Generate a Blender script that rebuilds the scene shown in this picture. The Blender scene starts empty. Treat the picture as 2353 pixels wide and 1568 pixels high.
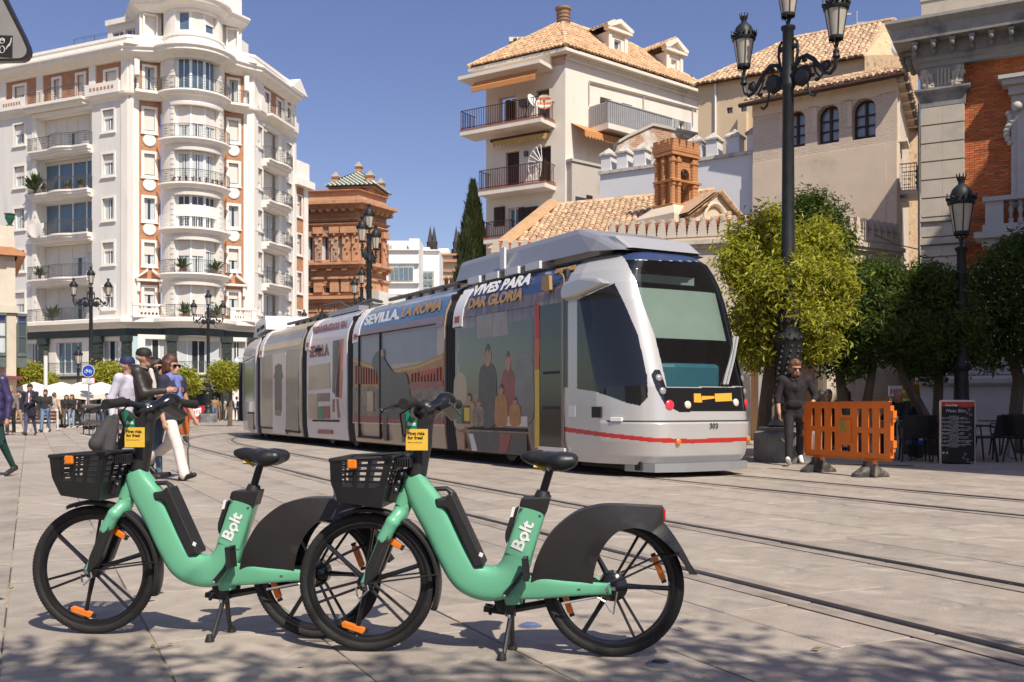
import bpy,bmesh,math,random
import numpy as np
from mathutils import Vector,Matrix
random.seed(7)
SC=bpy.context.scene
COL=SC.collection
PI=math.pi
R=math.radians
# ---- camera
FPX,CX,HY,EYE=2300.0,1176.5,934.0,1.0
cam_d=bpy.data.cameras.new('camera')
cam=bpy.data.objects.new('camera',cam_d)
COL.objects.link(cam)
cam.location=(0,0,EYE)
cam.rotation_euler=(PI/2,0,0)
cam_d.sensor_fit='HORIZONTAL'
cam_d.sensor_width=36.0
cam_d.lens=36.0*FPX/2353.0
cam_d.shift_y=(HY-784.0)/2353.0
cam_d.clip_start=0.05
cam_d.clip_end=2000.0
cam_d.dof.use_dof=True
cam_d.dof.focus_distance=5.2
cam_d.dof.aperture_fstop=14.0
SC.camera=cam
# ---- daylight
SUN=Vector((0.40,-0.70,1.0)).normalized()
sun_el=math.asin(SUN.z)
sun_az=math.atan2(SUN.x,SUN.y)
world=bpy.data.worlds.new('World')
SC.world=world
world.use_nodes=True
wn=world.node_tree.nodes
wl=world.node_tree.links
sky=wn.new('ShaderNodeTexSky')
sky.sky_type='NISHITA'
sky.sun_disc=False
sky.sun_elevation=sun_el
sky.sun_rotation=sun_az
sky.altitude=0
sky.air_density=1.0
sky.dust_density=0.8
sky.ozone_density=2.0
hs=wn.new('ShaderNodeHueSaturation')
hs.inputs['Saturation'].default_value=1.04
hs.inputs['Hue'].default_value=0.522
wl.new(sky.outputs[0],hs.inputs['Color'])
wl.new(hs.outputs[0],wn['Background'].inputs['Color'])
wn['Background'].inputs['Strength'].default_value=0.11
ld=bpy.data.lights.new('sun','SUN')
ld.energy=5.0
ld.angle=R(0.53)
ld.color=(1.0,0.915,0.79)
sun=bpy.data.objects.new('sun',ld)
COL.objects.link(sun)
sun.rotation_euler=(-SUN).to_track_quat('-Z','Y').to_euler()
sun.location=(20,-30,50)
SC.view_settings.view_transform='Standard'
SC.view_settings.look='None'
SC.view_settings.gamma=1.0
SC.view_settings.use_curve_mapping=False
SC.view_settings.exposure=0.16
# ---- where a pixel lies in the place
def at(u,v,y):
 return Vector(((u-CX)*y/FPX,y,EYE+(HY-v)*y/FPX))
def ground_at(u,v):
 y=EYE*FPX/(v-HY)
 return Vector(((u-CX)*y/FPX,y,0))
def xat(u,y):
 return(u-CX)*y/FPX
def zat(v,y):
 return EYE+(HY-v)*y/FPX
class Plane:
 """A vertical wall plane: origin on the ground, x along it to the right, y inward, z up."""
 def __init__(s,x,y,dx,dy):
  n=math.hypot(dx,dy)
  s.o=Vector((x,y,0));s.d=Vector((dx/n,dy/n,0))
  s.a=math.atan2(dy,dx)
  s.M=Matrix.Translation(s.o)@Matrix.Rotation(s.a,4,'Z')
 def t(s,u):
  k=(u-CX)/FPX
  return(k*s.o.y-s.o.x)/(s.d.x-k*s.d.y)
 def depth(s,t):
  return s.o.y+s.d.y*t
 def z(s,v,t):
  return zat(v,s.depth(t))
 def pt(s,u,v):
  t=s.t(u)
  return t,s.z(v,t)
 def w(s,t,inward=0,z=0):
  return s.M@Vector((t,inward,z))
  # ---- materials
_mats={}
def mat(name,col,rough=0.6,metal=0.0,var=0.08,scale=3.0,bump=0.0,bscale=40.0,island=0.0,stain=None,spec=0.5,coat=0.0,trans=0.0,emit=None,stripes=None,alpha=None,stretch=None,rvar=0.0,brick=None,inst=0.0):
 """Principled material: base colour varied by noise, optional stains, fine relief, per-piece variation, brick or stripe pattern."""
 if name in _mats:
  return _mats[name]
 m=bpy.data.materials.new(name)
 m.use_nodes=True
 nt=m.node_tree;N=nt.nodes;L=nt.links
 b=N['Principled BSDF']
 b.inputs['Roughness'].default_value=rough
 b.inputs['Metallic'].default_value=metal
 b.inputs['Specular IOR Level'].default_value=spec
 if coat:
  b.inputs['Coat Weight'].default_value=coat
  b.inputs['Coat Roughness'].default_value=0.06
 if trans:
  b.inputs['Transmission Weight'].default_value=trans
 if alpha is not None:
  b.inputs['Alpha'].default_value=alpha
 c4=(col[0],col[1],col[2],1)
 tc=N.new('ShaderNodeTexCoord')
 vec=tc.outputs['Object']
 if stretch:
  mp=N.new('ShaderNodeMapping');mp.inputs['Scale'].default_value=stretch
  L.new(vec,mp.inputs['Vector']);vecn=mp.outputs[0]
 else:
  vecn=vec
 cur=None
 def rgb(c):
  n=N.new('ShaderNodeRGB');n.outputs[0].default_value=(c[0],c[1],c[2],1);return n.outputs[0]
 def mix(mode,fac,a,bb):
  n=N.new('ShaderNodeMix');n.data_type='RGBA';n.blend_type=mode
  if isinstance(fac,(int,float)):n.inputs[0].default_value=fac
  else:L.new(fac,n.inputs[0])
  L.new(a,n.inputs[6]);L.new(bb,n.inputs[7]);return n.outputs[2]
 def noise(sc,detail=4,v=None,rgh=0.55):
  n=N.new('ShaderNodeTexNoise');n.inputs['Scale'].default_value=sc;n.inputs['Detail'].default_value=detail
  n.inputs['Roughness'].default_value=rgh
  L.new(v if v is not None else vecn,n.inputs['Vector']);return n.outputs['Fac']
 def rampf(f,lo,hi,a=0.0,bb=1.0):
  n=N.new('ShaderNodeMapRange');n.inputs[1].default_value=lo;n.inputs[2].default_value=hi
  n.inputs[3].default_value=a;n.inputs[4].default_value=bb;L.new(f,n.inputs[0]);return n.outputs[0]
 cur=rgb(c4)
 height=None
 if brick:
  c2,mortar,bw,bh=brick
  cmb=N.new('ShaderNodeSeparateXYZ');L.new(vec,cmb.inputs[0])
  cx=N.new('ShaderNodeCombineXYZ');L.new(cmb.outputs[0],cx.inputs[0]);L.new(cmb.outputs[2],cx.inputs[1])
  bt=N.new('ShaderNodeTexBrick');L.new(cx.outputs[0],bt.inputs['Vector'])
  bt.inputs['Scale'].default_value=1.0
  bt.inputs['Brick Width'].default_value=bw;bt.inputs['Row Height'].default_value=bh
  bt.inputs['Mortar Size'].default_value=bh*0.12
  bt.inputs['Color1'].default_value=c4;bt.inputs['Color2'].default_value=(*c2,1);bt.inputs['Mortar'].default_value=(*mortar,1)
  cur=bt.outputs['Color']
  height=rampf(bt.outputs['Fac'],0,1,1.0,0.0)
 if stripes:
  axis,period,c2,frac=stripes
  sx=N.new('ShaderNodeSeparateXYZ');L.new(vec,sx.inputs[0])
  w=N.new('ShaderNodeMath');w.operation='WRAP';w.inputs[1].default_value=period;w.inputs[2].default_value=0
  L.new(sx.outputs[axis],w.inputs[0])
  g=N.new('ShaderNodeMath');g.operation='LESS_THAN';g.inputs[1].default_value=period*frac;L.new(w.outputs[0],g.inputs[0])
  cur=mix('MIX',g.outputs[0],cur,rgb(c2))
 if stain:
  for(sc_,ssc,lo,hi)in(stain if isinstance(stain,list)else[stain]):
   f=rampf(noise(ssc,6,None,0.65),lo,hi)
   cur=mix('MIX',f,cur,rgb(sc_))
 if var:
  f=noise(scale,5)
  f2=rampf(f,0.3,0.7,1-var,1+var)
  hv=N.new('ShaderNodeHueSaturation');L.new(f2,hv.inputs['Value']);L.new(cur,hv.inputs['Color']);cur=hv.outputs[0]
 if island or inst:
  if island:
   g=N.new('ShaderNodeNewGeometry');src=g.outputs['Random Per Island'];am=island
  else:
   g=N.new('ShaderNodeObjectInfo');src=g.outputs['Random'];am=inst
  f2=rampf(src,0,1,1-am,1+am)
  hv=N.new('ShaderNodeHueSaturation');L.new(f2,hv.inputs['Value']);L.new(cur,hv.inputs['Color'])
  f3=N.new('ShaderNodeMath');f3.operation='MULTIPLY';f3.inputs[1].default_value=37.7;L.new(src,f3.inputs[0])
  f4=N.new('ShaderNodeMath');f4.operation='FRACT';L.new(f3.outputs[0],f4.inputs[0])
  L.new(rampf(f4.outputs[0],0,1,0.5-am*0.05,0.5+am*0.05),hv.inputs['Hue'])
  cur=hv.outputs[0]
 L.new(cur,b.inputs['Base Color'])
 if rvar:
  L.new(rampf(noise(scale*2.3,4),0.3,0.7,max(0.02,rough-rvar),min(1,rough+rvar)),b.inputs['Roughness'])
 if bump:
  bn=N.new('ShaderNodeBump');bn.inputs['Strength'].default_value=min(1,bump);bn.inputs['Distance'].default_value=0.02
  h=noise(bscale,5)
  if height is not None:
   ad=N.new('ShaderNodeMath');ad.operation='ADD';L.new(h,ad.inputs[0]);L.new(height,ad.inputs[1]);h=ad.outputs[0]
  L.new(h,bn.inputs['Height']);L.new(bn.outputs[0],b.inputs['Normal'])
 if emit:
  b.inputs['Emission Color'].default_value=(*emit[0],1);b.inputs['Emission Strength'].default_value=emit[1]
 _mats[name]=m
 return m
def glass_mat(name,tint,refl=0.12,rough=0.02):
 if name in _mats:return _mats[name]
 m=bpy.data.materials.new(name);m.use_nodes=True;nt=m.node_tree;N=nt.nodes
 N.remove(N['Principled BSDF']);out=N['Material Output']
 t=N.new('ShaderNodeBsdfTransparent');t.inputs[0].default_value=(*tint,1)
 g=N.new('ShaderNodeBsdfGlossy');g.inputs['Roughness'].default_value=rough
 lw=N.new('ShaderNodeFresnel');lw.inputs[0].default_value=1.5
 mr=N.new('ShaderNodeMath');mr.operation='MULTIPLY_ADD';mr.inputs[1].default_value=1.0;mr.inputs[2].default_value=refl-0.04
 nt.links.new(lw.outputs[0],mr.inputs[0])
 mx=N.new('ShaderNodeMixShader');nt.links.new(mr.outputs[0],mx.inputs[0]);nt.links.new(t.outputs[0],mx.inputs[1]);nt.links.new(g.outputs[0],mx.inputs[2]);nt.links.new(mx.outputs[0],out.inputs['Surface'])
 _mats[name]=m;return m
 # ---- objects
def tag(o,label=None,cat=None,group=None,kind=None):
 if label:o['label']=label
 if cat:o['category']=cat
 if group:o['group']=group
 if kind:o['kind']=kind
 return o
def thing(name,label,cat,loc=(0,0,0),rz=0.0,group=None):
 o=bpy.data.objects.new(name,None)
 o.empty_display_size=0.2
 COL.objects.link(o)
 o.location=loc;o.rotation_euler=(0,0,rz)
 return tag(o,label,cat,group)
def link_mesh(name,me,parent=None,M=None,kind=None,label=None):
 o=bpy.data.objects.new(name,me)
 COL.objects.link(o)
 if parent is not None:o.parent=parent
 if M is not None:o.matrix_local=M
 if kind:o['kind']=kind
 if label:o['label']=label
 return o
def copy_tree(o,parent=None):
 c=o.copy();COL.objects.link(c)
 if parent is not None:c.parent=parent
 for ch in o.children:
  copy_tree(ch,c)
 return c
def place(o,loc,rz=None):
 o.location=loc
 if rz is not None:o.rotation_euler=(0,0,rz)
 return o
class MB:
 """Collects shapes; build() links them as one mesh object."""
 def __init__(s,M=None):
  s.v=[];s.f=[];s.mi=[];s.M=M;s.cm=0
 def add(s,vs,fs,M=None):
  n=len(s.v)
  T=M
  if s.M is not None:T=s.M@M if M is not None else s.M
  if T is not None:vs=[T@Vector(p)for p in vs]
  s.v.extend([tuple(p)for p in vs])
  s.f.extend([tuple(i+n for i in f)for f in fs])
  s.mi.extend([s.cm]*len(fs))
  return s
 def box(s,x0,x1,y0,y1,z0,z1,M=None):
  return s.add([(x0,y0,z0),(x1,y0,z0),(x1,y1,z0),(x0,y1,z0),(x0,y0,z1),(x1,y0,z1),(x1,y1,z1),(x0,y1,z1)],[(0,3,2,1),(4,5,6,7),(0,1,5,4),(1,2,6,5),(2,3,7,6),(3,0,4,7)],M)
 def cbox(s,c,sx,sy,sz,M=None):
  return s.box(c[0]-sx/2,c[0]+sx/2,c[1]-sy/2,c[1]+sy/2,c[2]-sz/2,c[2]+sz/2,M)
 def prism(s,poly,y0,y1,M=None):
  """poly of (x, z) extruded from y0 to y1"""
  n=len(poly)
  vs=[(p[0],y0,p[1])for p in poly]+[(p[0],y1,p[1])for p in poly]
  fs=[tuple(range(n)),tuple(range(2*n-1,n-1,-1))]
  fs+=[(i,i+n,(i+1)%n+n,(i+1)%n)for i in range(n)]
  return s.add(vs,fs,M)
 def slab(s,poly,z0,z1,M=None):
  """poly of (x, y) extruded from z0 to z1"""
  n=len(poly)
  vs=[(p[0],p[1],z0)for p in poly]+[(p[0],p[1],z1)for p in poly]
  fs=[tuple(range(n-1,-1,-1)),tuple(range(n,2*n))]
  fs+=[(i,(i+1)%n,(i+1)%n+n,i+n)for i in range(n)]
  return s.add(vs,fs,M)
 def quad(s,a,b,c,d,M=None):
  return s.add([a,b,c,d],[(0,1,2,3)],M)
 def poly(s,pts,M=None):
  return s.add(pts,[tuple(range(len(pts)))],M)
 def tube(s,pts,r,n=8,cap=True,M=None,closed=False,flat=1.0):
  pts=[Vector(p)for p in pts]
  k=len(pts)
  rs=r if isinstance(r,(list,tuple))else[r]*k
  vs=[];fs=[]
  up=None
  for i,p in enumerate(pts):
   if closed:t=pts[(i+1)%k]-pts[i-1]
   else:t=pts[min(i+1,k-1)]-pts[max(i-1,0)]
   if t.length<1e-9:t=Vector((0,0,1))
   t.normalize()
   if up is None:
    up=Vector((0,0,1))if abs(t.z)<0.95 else Vector((1,0,0))
   x=t.cross(up)
   if x.length<1e-6:x=t.cross(Vector((0,1,0)))
   x.normalize();y=x.cross(t).normalized();up=y
   for j in range(n):
    a=2*PI*j/n
    vs.append(p+(x*math.cos(a)+y*math.sin(a)*flat)*rs[i])
  m=k if closed else k-1
  for i in range(m):
   for j in range(n):
    a=i*n+j;b=i*n+(j+1)%n;i2=(i+1)%k
    fs.append((a,b,i2*n+(j+1)%n,i2*n+j))
  if cap and not closed:
   fs.append(tuple(range(n-1,-1,-1)));fs.append(tuple(range((k-1)*n,k*n)))
  return s.add(vs,fs,M)
 def lathe(s,prof,n=12,M=None,a0=0.0,a1=2*PI,cap=True):
  """prof of (r, z) round the z axis"""
  full=abs(a1-a0-2*PI)<1e-6
  m=n if full else n+1
  vs=[];fs=[]
  for(r,z)in prof:
   for j in range(m):
    a=a0+(a1-a0)*j/n
    vs.append((r*math.cos(a),r*math.sin(a),z))
  for i in range(len(prof)-1):
   for j in range(n):
    j2=(j+1)%m
    fs.append((i*m+j,i*m+j2,(i+1)*m+j2,(i+1)*m+j))
  if full and cap:
   if prof[0][0]>1e-5:fs.append(tuple(range(m-1,-1,-1)))
   if prof[-1][0]>1e-5:fs.append(tuple(range((len(prof)-1)*m,len(prof)*m)))
  return s.add(vs,fs,M)
 def ball(s,c,r,n=10,sc=(1,1,1),M=None):
  prof=[(max(1e-6,math.sin(PI*i/(n//2)))*r,-math.cos(PI*i/(n//2))*r)for i in range(n//2+1)]
  T=Matrix.Translation(c)@Matrix.Diagonal((*sc,1))
  return s.lathe(prof,n,T if M is None else M@T)
 def sweep(s,prof,path,closed=False,M=None,cap=True):
  """prof of (out, z) carried along a plan path of (x, y); out is to the right of travel"""
  k=len(path);P=[Vector((p[0],p[1]))for p in path]
  n=len(prof);vs=[];fs=[]
  for i in range(k):
   a=P[i]-P[i-1]if(i>0 or closed)else None
   b=P[(i+1)%k]-P[i]if(i<k-1 or closed)else None
   if a is None:a=b
   if b is None:b=a
   a=a.normalized();b=b.normalized()
   na=Vector((a.y,-a.x));nb=Vector((b.y,-b.x))
   m=(na+nb)
   if m.length<1e-6:m=na
   m.normalize();m=m/max(0.35,m.dot(na))
   for(o,z)in prof:
    q=P[i]+m*o
    vs.append((q.x,q.y,z))
  for i in range(k if closed else k-1):
   i2=(i+1)%k
   for j in range(n-1):
    fs.append((i*n+j,i2*n+j,i2*n+j+1,i*n+j+1))
  if cap and not closed:
   fs.append(tuple(range(n)));fs.append(tuple(range(k*n-1,(k-1)*n-1,-1)))
  return s.add(vs,fs,M)
 def mesh(s,name,mats,smooth=False,angle=None):
  me=bpy.data.meshes.new(name)
  me.from_pydata(s.v,[],s.f)
  for m in(mats if isinstance(mats,(list,tuple))else[mats]):me.materials.append(m)
  if any(s.mi):me.polygons.foreach_set('material_index',s.mi)
  if smooth:
   me.polygons.foreach_set('use_smooth',[True]*len(s.f))
   me.update()
   try:me.set_sharp_from_angle(angle=R(angle or 38))
   except Exception:pass
  me.update()
  return me
 def fixed(s):
  me=bpy.data.meshes.new('tmp');me.from_pydata(s.v,[],s.f)
  bm=bmesh.new();bm.from_mesh(me);bmesh.ops.remove_doubles(bm,verts=bm.verts[:],dist=1e-5);bmesh.ops.recalc_face_normals(bm,faces=bm.faces[:])
  bm.verts.ensure_lookup_table()
  if len(bm.faces)!=len(s.f):s.mi=[0]*len(bm.faces)
  s.v=[tuple(v.co)for v in bm.verts];s.f=[tuple(x.index for x in f.verts)for f in bm.faces]
  bm.free();bpy.data.meshes.remove(me)
  return s
 def clusters(s):
  p=list(range(len(s.v)))
  def find(a):
   while p[a]!=a:p[a]=p[p[a]];a=p[a]
   return a
  for f in s.f:
   r=find(f[0])
   for i in f[1:]:p[find(i)]=r
  isl={}
  for k,f in enumerate(s.f):isl.setdefault(find(f[0]),[]).append(k)
  if len(isl)<2 or len(isl)>500:return None
  V=np.array(s.v);B=[]
  for fs in isl.values():
   q=V[list({i for k in fs for i in s.f[k]})];B.append([q.min(0)-.012,q.max(0)+.012,fs])
  again=True
  while again:
   again=False;out=[]
   for b in B:
    for o in out:
     if(b[0]<=o[1]).all()and(o[0]<=b[1]).all():
      o[0]=np.minimum(o[0],b[0]);o[1]=np.maximum(o[1],b[1]);o[2]=o[2]+b[2];again=True;break
    else:out.append(b)
   B=out
  return[b[2]for b in B]if 1<len(B)<=40 else None
 def build(s,name,mats,parent=None,M=None,smooth=False,angle=None,kind=None,label=None,bevel=0.0,fix=False,split=True):
  if not s.v:return None
  if fix:s.fixed()
  cl=s.clusters()if split and kind is None and parent is not None else None
  if cl:
   first=None
   for fs in sorted(cl,key=lambda q:-len(q)):
    m=MB();ids=sorted({i for k in fs for i in s.f[k]});mp={i:j for j,i in enumerate(ids)}
    m.v=[s.v[i]for i in ids];m.f=[tuple(mp[i]for i in s.f[k])for k in fs];m.mi=[s.mi[k]for k in fs]
    o=m.build(name,mats,parent,M,smooth,angle,None,label,bevel,False,False);first=first or o
   return first
  o=link_mesh(name,s.mesh(name,mats,smooth,angle),parent,M,kind,label)
  if bevel:
   bv=o.modifiers.new('bevel','BEVEL');bv.width=bevel;bv.segments=2;bv.limit_method='ANGLE';bv.angle_limit=R(35)
  return o
def flatten_poly(pts2,cls=MB):
 return pts2
def circle(cx,cz,r,n=20,a0=0.0,a1=2*PI):
 return[(cx+r*math.cos(a0+(a1-a0)*i/n),cz+r*math.sin(a0+(a1-a0)*i/n))for i in range(n+(0 if abs(a1-a0-2*PI)<1e-6 else 1))]
def arch(x0,x1,z0,z1,n=10):
 r=(x1-x0)/2;cx=(x0+x1)/2
 return[(x0,z0),(x1,z0)]+[(cx+r*math.cos(PI*i/n),z1-r+r*math.sin(PI*i/n))for i in range(n+1)]
def wall_holes(mb,x0,x1,z0,z1,holes,y0,y1,back=True):
 """A wall from (x0,z0) to (x1,z1), faces at y0 and (reveals to) y1, with openings that are rectangles (a,b,c,d) or arches (a,b,c,d,'a')."""
 xs=sorted({x0,x1,*[h[0]for h in holes],*[h[1]for h in holes]})
 xs=[x for x in xs if x0<=x<=x1]
 for i in range(len(xs)-1):
  a,b=xs[i],xs[i+1]
  if b-a<1e-5:continue
  m=(a+b)/2
  hs_=sorted([h for h in holes if h[0]<m<h[1]],key=lambda h:h[2])
  z=z0
  for h in hs_:
   if h[2]>z:mb.quad((a,y0,z),(b,y0,z),(b,y0,h[2]),(a,y0,h[2]))
   z=h[3]
  if z1>z:mb.quad((a,y0,z),(b,y0,z),(b,y0,z1),(a,y0,z1))
 for h in holes:
  a,b,c,d=h[:4]
  if len(h)>4:
   r=(b-a)/2;cx=(a+b)/2;n=12
   arc=[(cx-r*math.cos(PI*i/n),d-r+r*math.sin(PI*i/n))for i in range(n+1)]
   for i in range(n):
    (p,q),(p2,q2)=arc[i],arc[i+1]
    mb.quad((p,y0,q),(p2,y0,q2),(p2,y0,d),(p,y0,d))
    mb.quad((p,y0,q),(p,y1,q),(p2,y1,q2),(p2,y0,q2))
   s_=d-r
  else:
   s_=d
   mb.quad((a,y0,d),(a,y1,d),(b,y1,d),(b,y0,d))
  mb.quad((a,y0,c),(a,y1,c),(a,y1,s_),(a,y0,s_))
  mb.quad((b,y0,c),(b,y0,s_),(b,y1,s_),(b,y1,c))
  mb.quad((a,y0,c),(b,y0,c),(b,y1,c),(a,y1,c))
def pieces(name,mats,parent,items,limit=300,cam_local=None,smooth=False,Mp=None):
 """items: list of (mesh, Matrix).  The nearest `limit` become objects of their own that share meshes, the rest one part of kind stuff."""
 cl=cam_local
 items=sorted(items,key=lambda it:(it[1].translation-cl).length)if cl is not None else items
 for me,M in items[:limit]:
  link_mesh(name,me,parent,M)
 rest=items[limit:]
 if rest:
  mb=MB()
  cache={}
  for me,M in rest:
   if me.name not in cache:
    cache[me.name]=([v.co.copy()for v in me.vertices],[tuple(p.vertices)for p in me.polygons])
   vs,fs=cache[me.name]
   mb.add(vs,fs,M)
  mb.build(name,mats,parent,kind='stuff',smooth=smooth)
def text_mesh(txt,size,extrude=0.0,align='LEFT',shear=0.0,bold=0.0,space=1.0,sx=1.0):
 cu=bpy.data.curves.new('lettering','FONT')
 cu.body=txt;cu.size=size;cu.extrude=extrude;cu.align_x=align;cu.shear=shear;cu.offset=bold;cu.space_character=space
 cu.resolution_u=3
 o=bpy.data.objects.new('lettering',cu);COL.objects.link(o)
 dg=bpy.context.evaluated_depsgraph_get()
 me=bpy.data.meshes.new_from_object(o.evaluated_get(dg))
 bpy.data.objects.remove(o);bpy.data.curves.remove(cu)
 if sx!=1.0:me.transform(Matrix.Diagonal((sx,1,1,1)))
 return me
def lettering(txt,size,m,parent,M,extrude=0.002,align='LEFT',name='lettering',**k):
 me=text_mesh(txt,size,extrude,align,**k)
 me.materials.clear();me.materials.append(m)
 return link_mesh(name,me,parent,M)
UPRIGHT=Matrix.Rotation(PI/2,4,'X')
# ---- smooth bodies: round cones blended in a distance field, then surface nets
def crs(P,n):
 """smooth curve through tuples"""
 P=[np.array(p,float)for p in P];Q=[2*P[0]-P[1]]+P+[2*P[-1]-P[-2]];out=[]
 for i in range(len(P)-1):
  a,b,c,d=Q[i:i+4]
  for k in range(n):t=k/n;out.append(.5*(2*b+(c-a)*t+(2*a-5*b+4*c-d)*t*t+(3*b-a-3*c+d)*t**3))
 return out+[P[-1]]
def field_mesh(prims,res,k=0.02,cuts=None):
 """prims: (a, b, ra, rb[, (axis, squash)]) round cones.  Returns vertices, quads."""
 P=[]
 for p in prims:
  a=np.array(p[0],float);b=np.array(p[1],float)
  P.append((a,b,float(p[2]),float(p[3]),p[4]if len(p)>4 else None,p[5]if len(p)>5 else k))
 lo=np.min([np.minimum(a-ra,b-rb)for a,b,ra,rb,_,_ in P],axis=0)-3*res
 hi=np.max([np.maximum(a+ra,b+rb)for a,b,ra,rb,_,_ in P],axis=0)+3*res
 n=np.ceil((hi-lo)/res).astype(int)+1
 F_=np.full(n,1.0)
 for a,b,ra,rb,sq,kk in P:
  rm=max(ra,rb)+kk+2*res
  l=np.minimum(a,b)-rm;h=np.maximum(a,b)+rm
  i0=np.clip(np.floor((l-lo)/res).astype(int),0,n-1);i1=np.clip(np.ceil((h-lo)/res).astype(int)+1,1,n)
  ax=[lo[d]+res*np.arange(i0[d],i1[d])for d in range(3)]
  X,Y,Z=np.meshgrid(*ax,indexing='ij')
  p=np.stack([X,Y,Z],-1)
  ab=b-a;L2=max(ab.dot(ab),1e-12)
  pa=p-a
  t=np.clip((pa@ab)/L2,0,1)
  q=pa-t[...,None]*ab
  if sq is not None:
   axv=np.array(sq[0],float);axv/=np.linalg.norm(axv)
   q=q+(q@axv)[...,None]*axv*(sq[1]-1.0)
  d=np.sqrt((q*q).sum(-1))-(ra+(rb-ra)*t)
  sub=F_[i0[0]:i1[0],i0[1]:i1[1],i0[2]:i1[2]]
  hh=np.maximum(kk-np.abs(sub-d),0)
  sub[...]=np.minimum(sub,d)-hh*hh/(4*kk if kk>0 else 1)
 if cuts:
  for(pt,nr)in cuts:
   ax=[lo[d]+res*np.arange(n[d])for d in range(3)]
   X,Y,Z=np.meshgrid(*ax,indexing='ij')
   d=(X-pt[0])*nr[0]+(Y-pt[1])*nr[1]+(Z-pt[2])*nr[2]
   F_=np.maximum(F_,d)
 return surface_nets(F_,lo,res)
def surface_nets(F_,lo,res):
 S=F_<0
 nx,ny,nz=F_.shape
 acc=np.zeros((nx-1,ny-1,nz-1,3));cnt=np.zeros((nx-1,ny-1,nz-1))
 corners=[(i,j,k)for i in(0,1)for j in(0,1)for k in(0,1)]
 def sl(c):return tuple(slice(c[d],F_.shape[d]-1+c[d])for d in range(3))
 for c in corners:
  for d in range(3):
   if c[d]==0:
    e=list(c);e[d]=1
    A=F_[sl(c)];B=F_[sl(e)]
    m=(A<0)!=(B<0)
    t=np.where(m,A/np.where(m,A-B,1),0)
    for q in range(3):
     acc[...,q]+=np.where(m,c[q]+(t if q==d else 0),0)
    cnt+=m
 act=cnt>0
 idx=-np.ones(act.shape,int);idx[act]=np.arange(act.sum())
 ii=np.argwhere(act)
 V=lo+res*(ii+acc[act]/cnt[act][:,None])
 Q=[]
 for d in range(3):
  e=[0,0,0];e[d]=1
  A=S[:nx-e[0],:ny-e[1],:nz-e[2]];B=S[e[0]:,e[1]:,e[2]:]
  m=A!=B
  pos=np.argwhere(m)
  o1,o2=(d+1)%3,(d+2)%3
  ok=(pos[:,o1]>0)&(pos[:,o2]>0)&(pos[:,o1]<act.shape[o1])&(pos[:,o2]<act.shape[o2])&(pos[:,d]<act.shape[d])
  pos=pos[ok]
  fl=A[tuple(pos.T)]
  def g(da,db):
   q=pos.copy();q[:,o1]-=da;q[:,o2]-=db
   return idx[tuple(q.T)]
  q=np.stack([g(0,0),g(1,0),g(1,1),g(0,1)],1)
  q[~fl]=q[~fl][:,::-1]
  Q.append(q)
 return V,np.concatenate(Q)
def np_mesh(name,V,Q,mats,smooth=True,uv=None):
 me=bpy.data.meshes.new(name)
 V=np.asarray(V,np.float32);Q=np.asarray(Q,np.int32);w=Q.shape[1]
 me.vertices.add(len(V));me.vertices.foreach_set('co',V.ravel())
 me.loops.add(Q.size);me.loops.foreach_set('vertex_index',Q.ravel())
 me.polygons.add(len(Q));me.polygons.foreach_set('loop_start',np.arange(0,Q.size,w,dtype=np.int32))
 try:me.polygons.foreach_set('loop_total',np.full(len(Q),w,np.int32))
 except Exception:pass
 me.polygons.foreach_set('use_smooth',np.full(len(Q),smooth,bool))
 for m in(mats if isinstance(mats,(list,tuple))else[mats]):me.materials.append(m)
 me.update(calc_edges=True)
 return me
def blob(name,prims,res,m,parent=None,k=0.02,M=None,cuts=None):
 V,Q=field_mesh(prims,res,k,cuts)
 return link_mesh(name,np_mesh(name,V,Q,m),parent,M)
# ================================================================ ground
M_SLAB=mat('granite_slab',(0.355,0.305,0.252),0.75,var=0.13,scale=6,bump=0.3,bscale=60,inst=0.10,stain=[((0.255,0.22,0.185),1.1,0.50,0.68),((0.44,0.39,0.33),2.7,0.56,0.72),((0.16,0.145,0.13),26,0.64,0.70)])
M_SLAB2=mat('granite_slab_far',(0.355,0.305,0.252),0.75,var=0.14,scale=2,bump=0.2,bscale=60,island=0.11,stain=[((0.27,0.235,0.205),0.6,0.52,0.72),((0.43,0.385,0.335),1.9,0.56,0.75)])
M_SAND=mat('joint_sand',(0.075,0.06,0.045),0.95,var=0.3,scale=9,stain=((0.36,0.28,0.20),1.6,0.47,0.55))
M_STEEL=mat('rail_steel',(0.10,0.095,0.09),0.42,metal=0.8,var=0.25,scale=3)
M_GROOVE=mat('rail_groove',(0.022,0.02,0.018),0.7,var=0.3,scale=6)
M_GROUT=mat('rail_bedding',(0.29,0.245,0.205),0.85,var=0.2,scale=4,stain=((0.17,0.14,0.11),2.5,0.52,0.68))
g=MB();g.quad((-400,-200,-0.007),(400,-200,-0.007),(400,700,-0.007),(-400,700,-0.007))
tag(g.build('ground',M_SAND),kind='structure')
TD=Vector((-0.4346,0.9006));TN=Vector((0.9006,0.4346))
def slab_mesh(L,W):
 mb=MB();c=0.007;l,w=L/2,W/2
 o=[(-l,-w),(l,-w),(l,w),(-l,w)];i=[(-l+c,-w+c),(l-c,-w+c),(l-c,w-c),(-l+c,w-c)]
 mb.add([(*p,-0.012)for p in o]+[(*p,-0.003)for p in o]+[(*p,0)for p in i],[(0,1,5,4),(1,2,6,5),(2,3,7,6),(3,0,4,7),(4,5,9,8),(5,6,10,9),(6,7,11,10),(7,4,8,11),(8,9,10,11)])
 return mb
GAP=0.008
SL=[0.78,1.0,1.2,1.45]
SMB={(i,r):slab_mesh(SL[i]-GAP,r-GAP)for i in range(4)for r in(0.58,0.66)}
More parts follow.
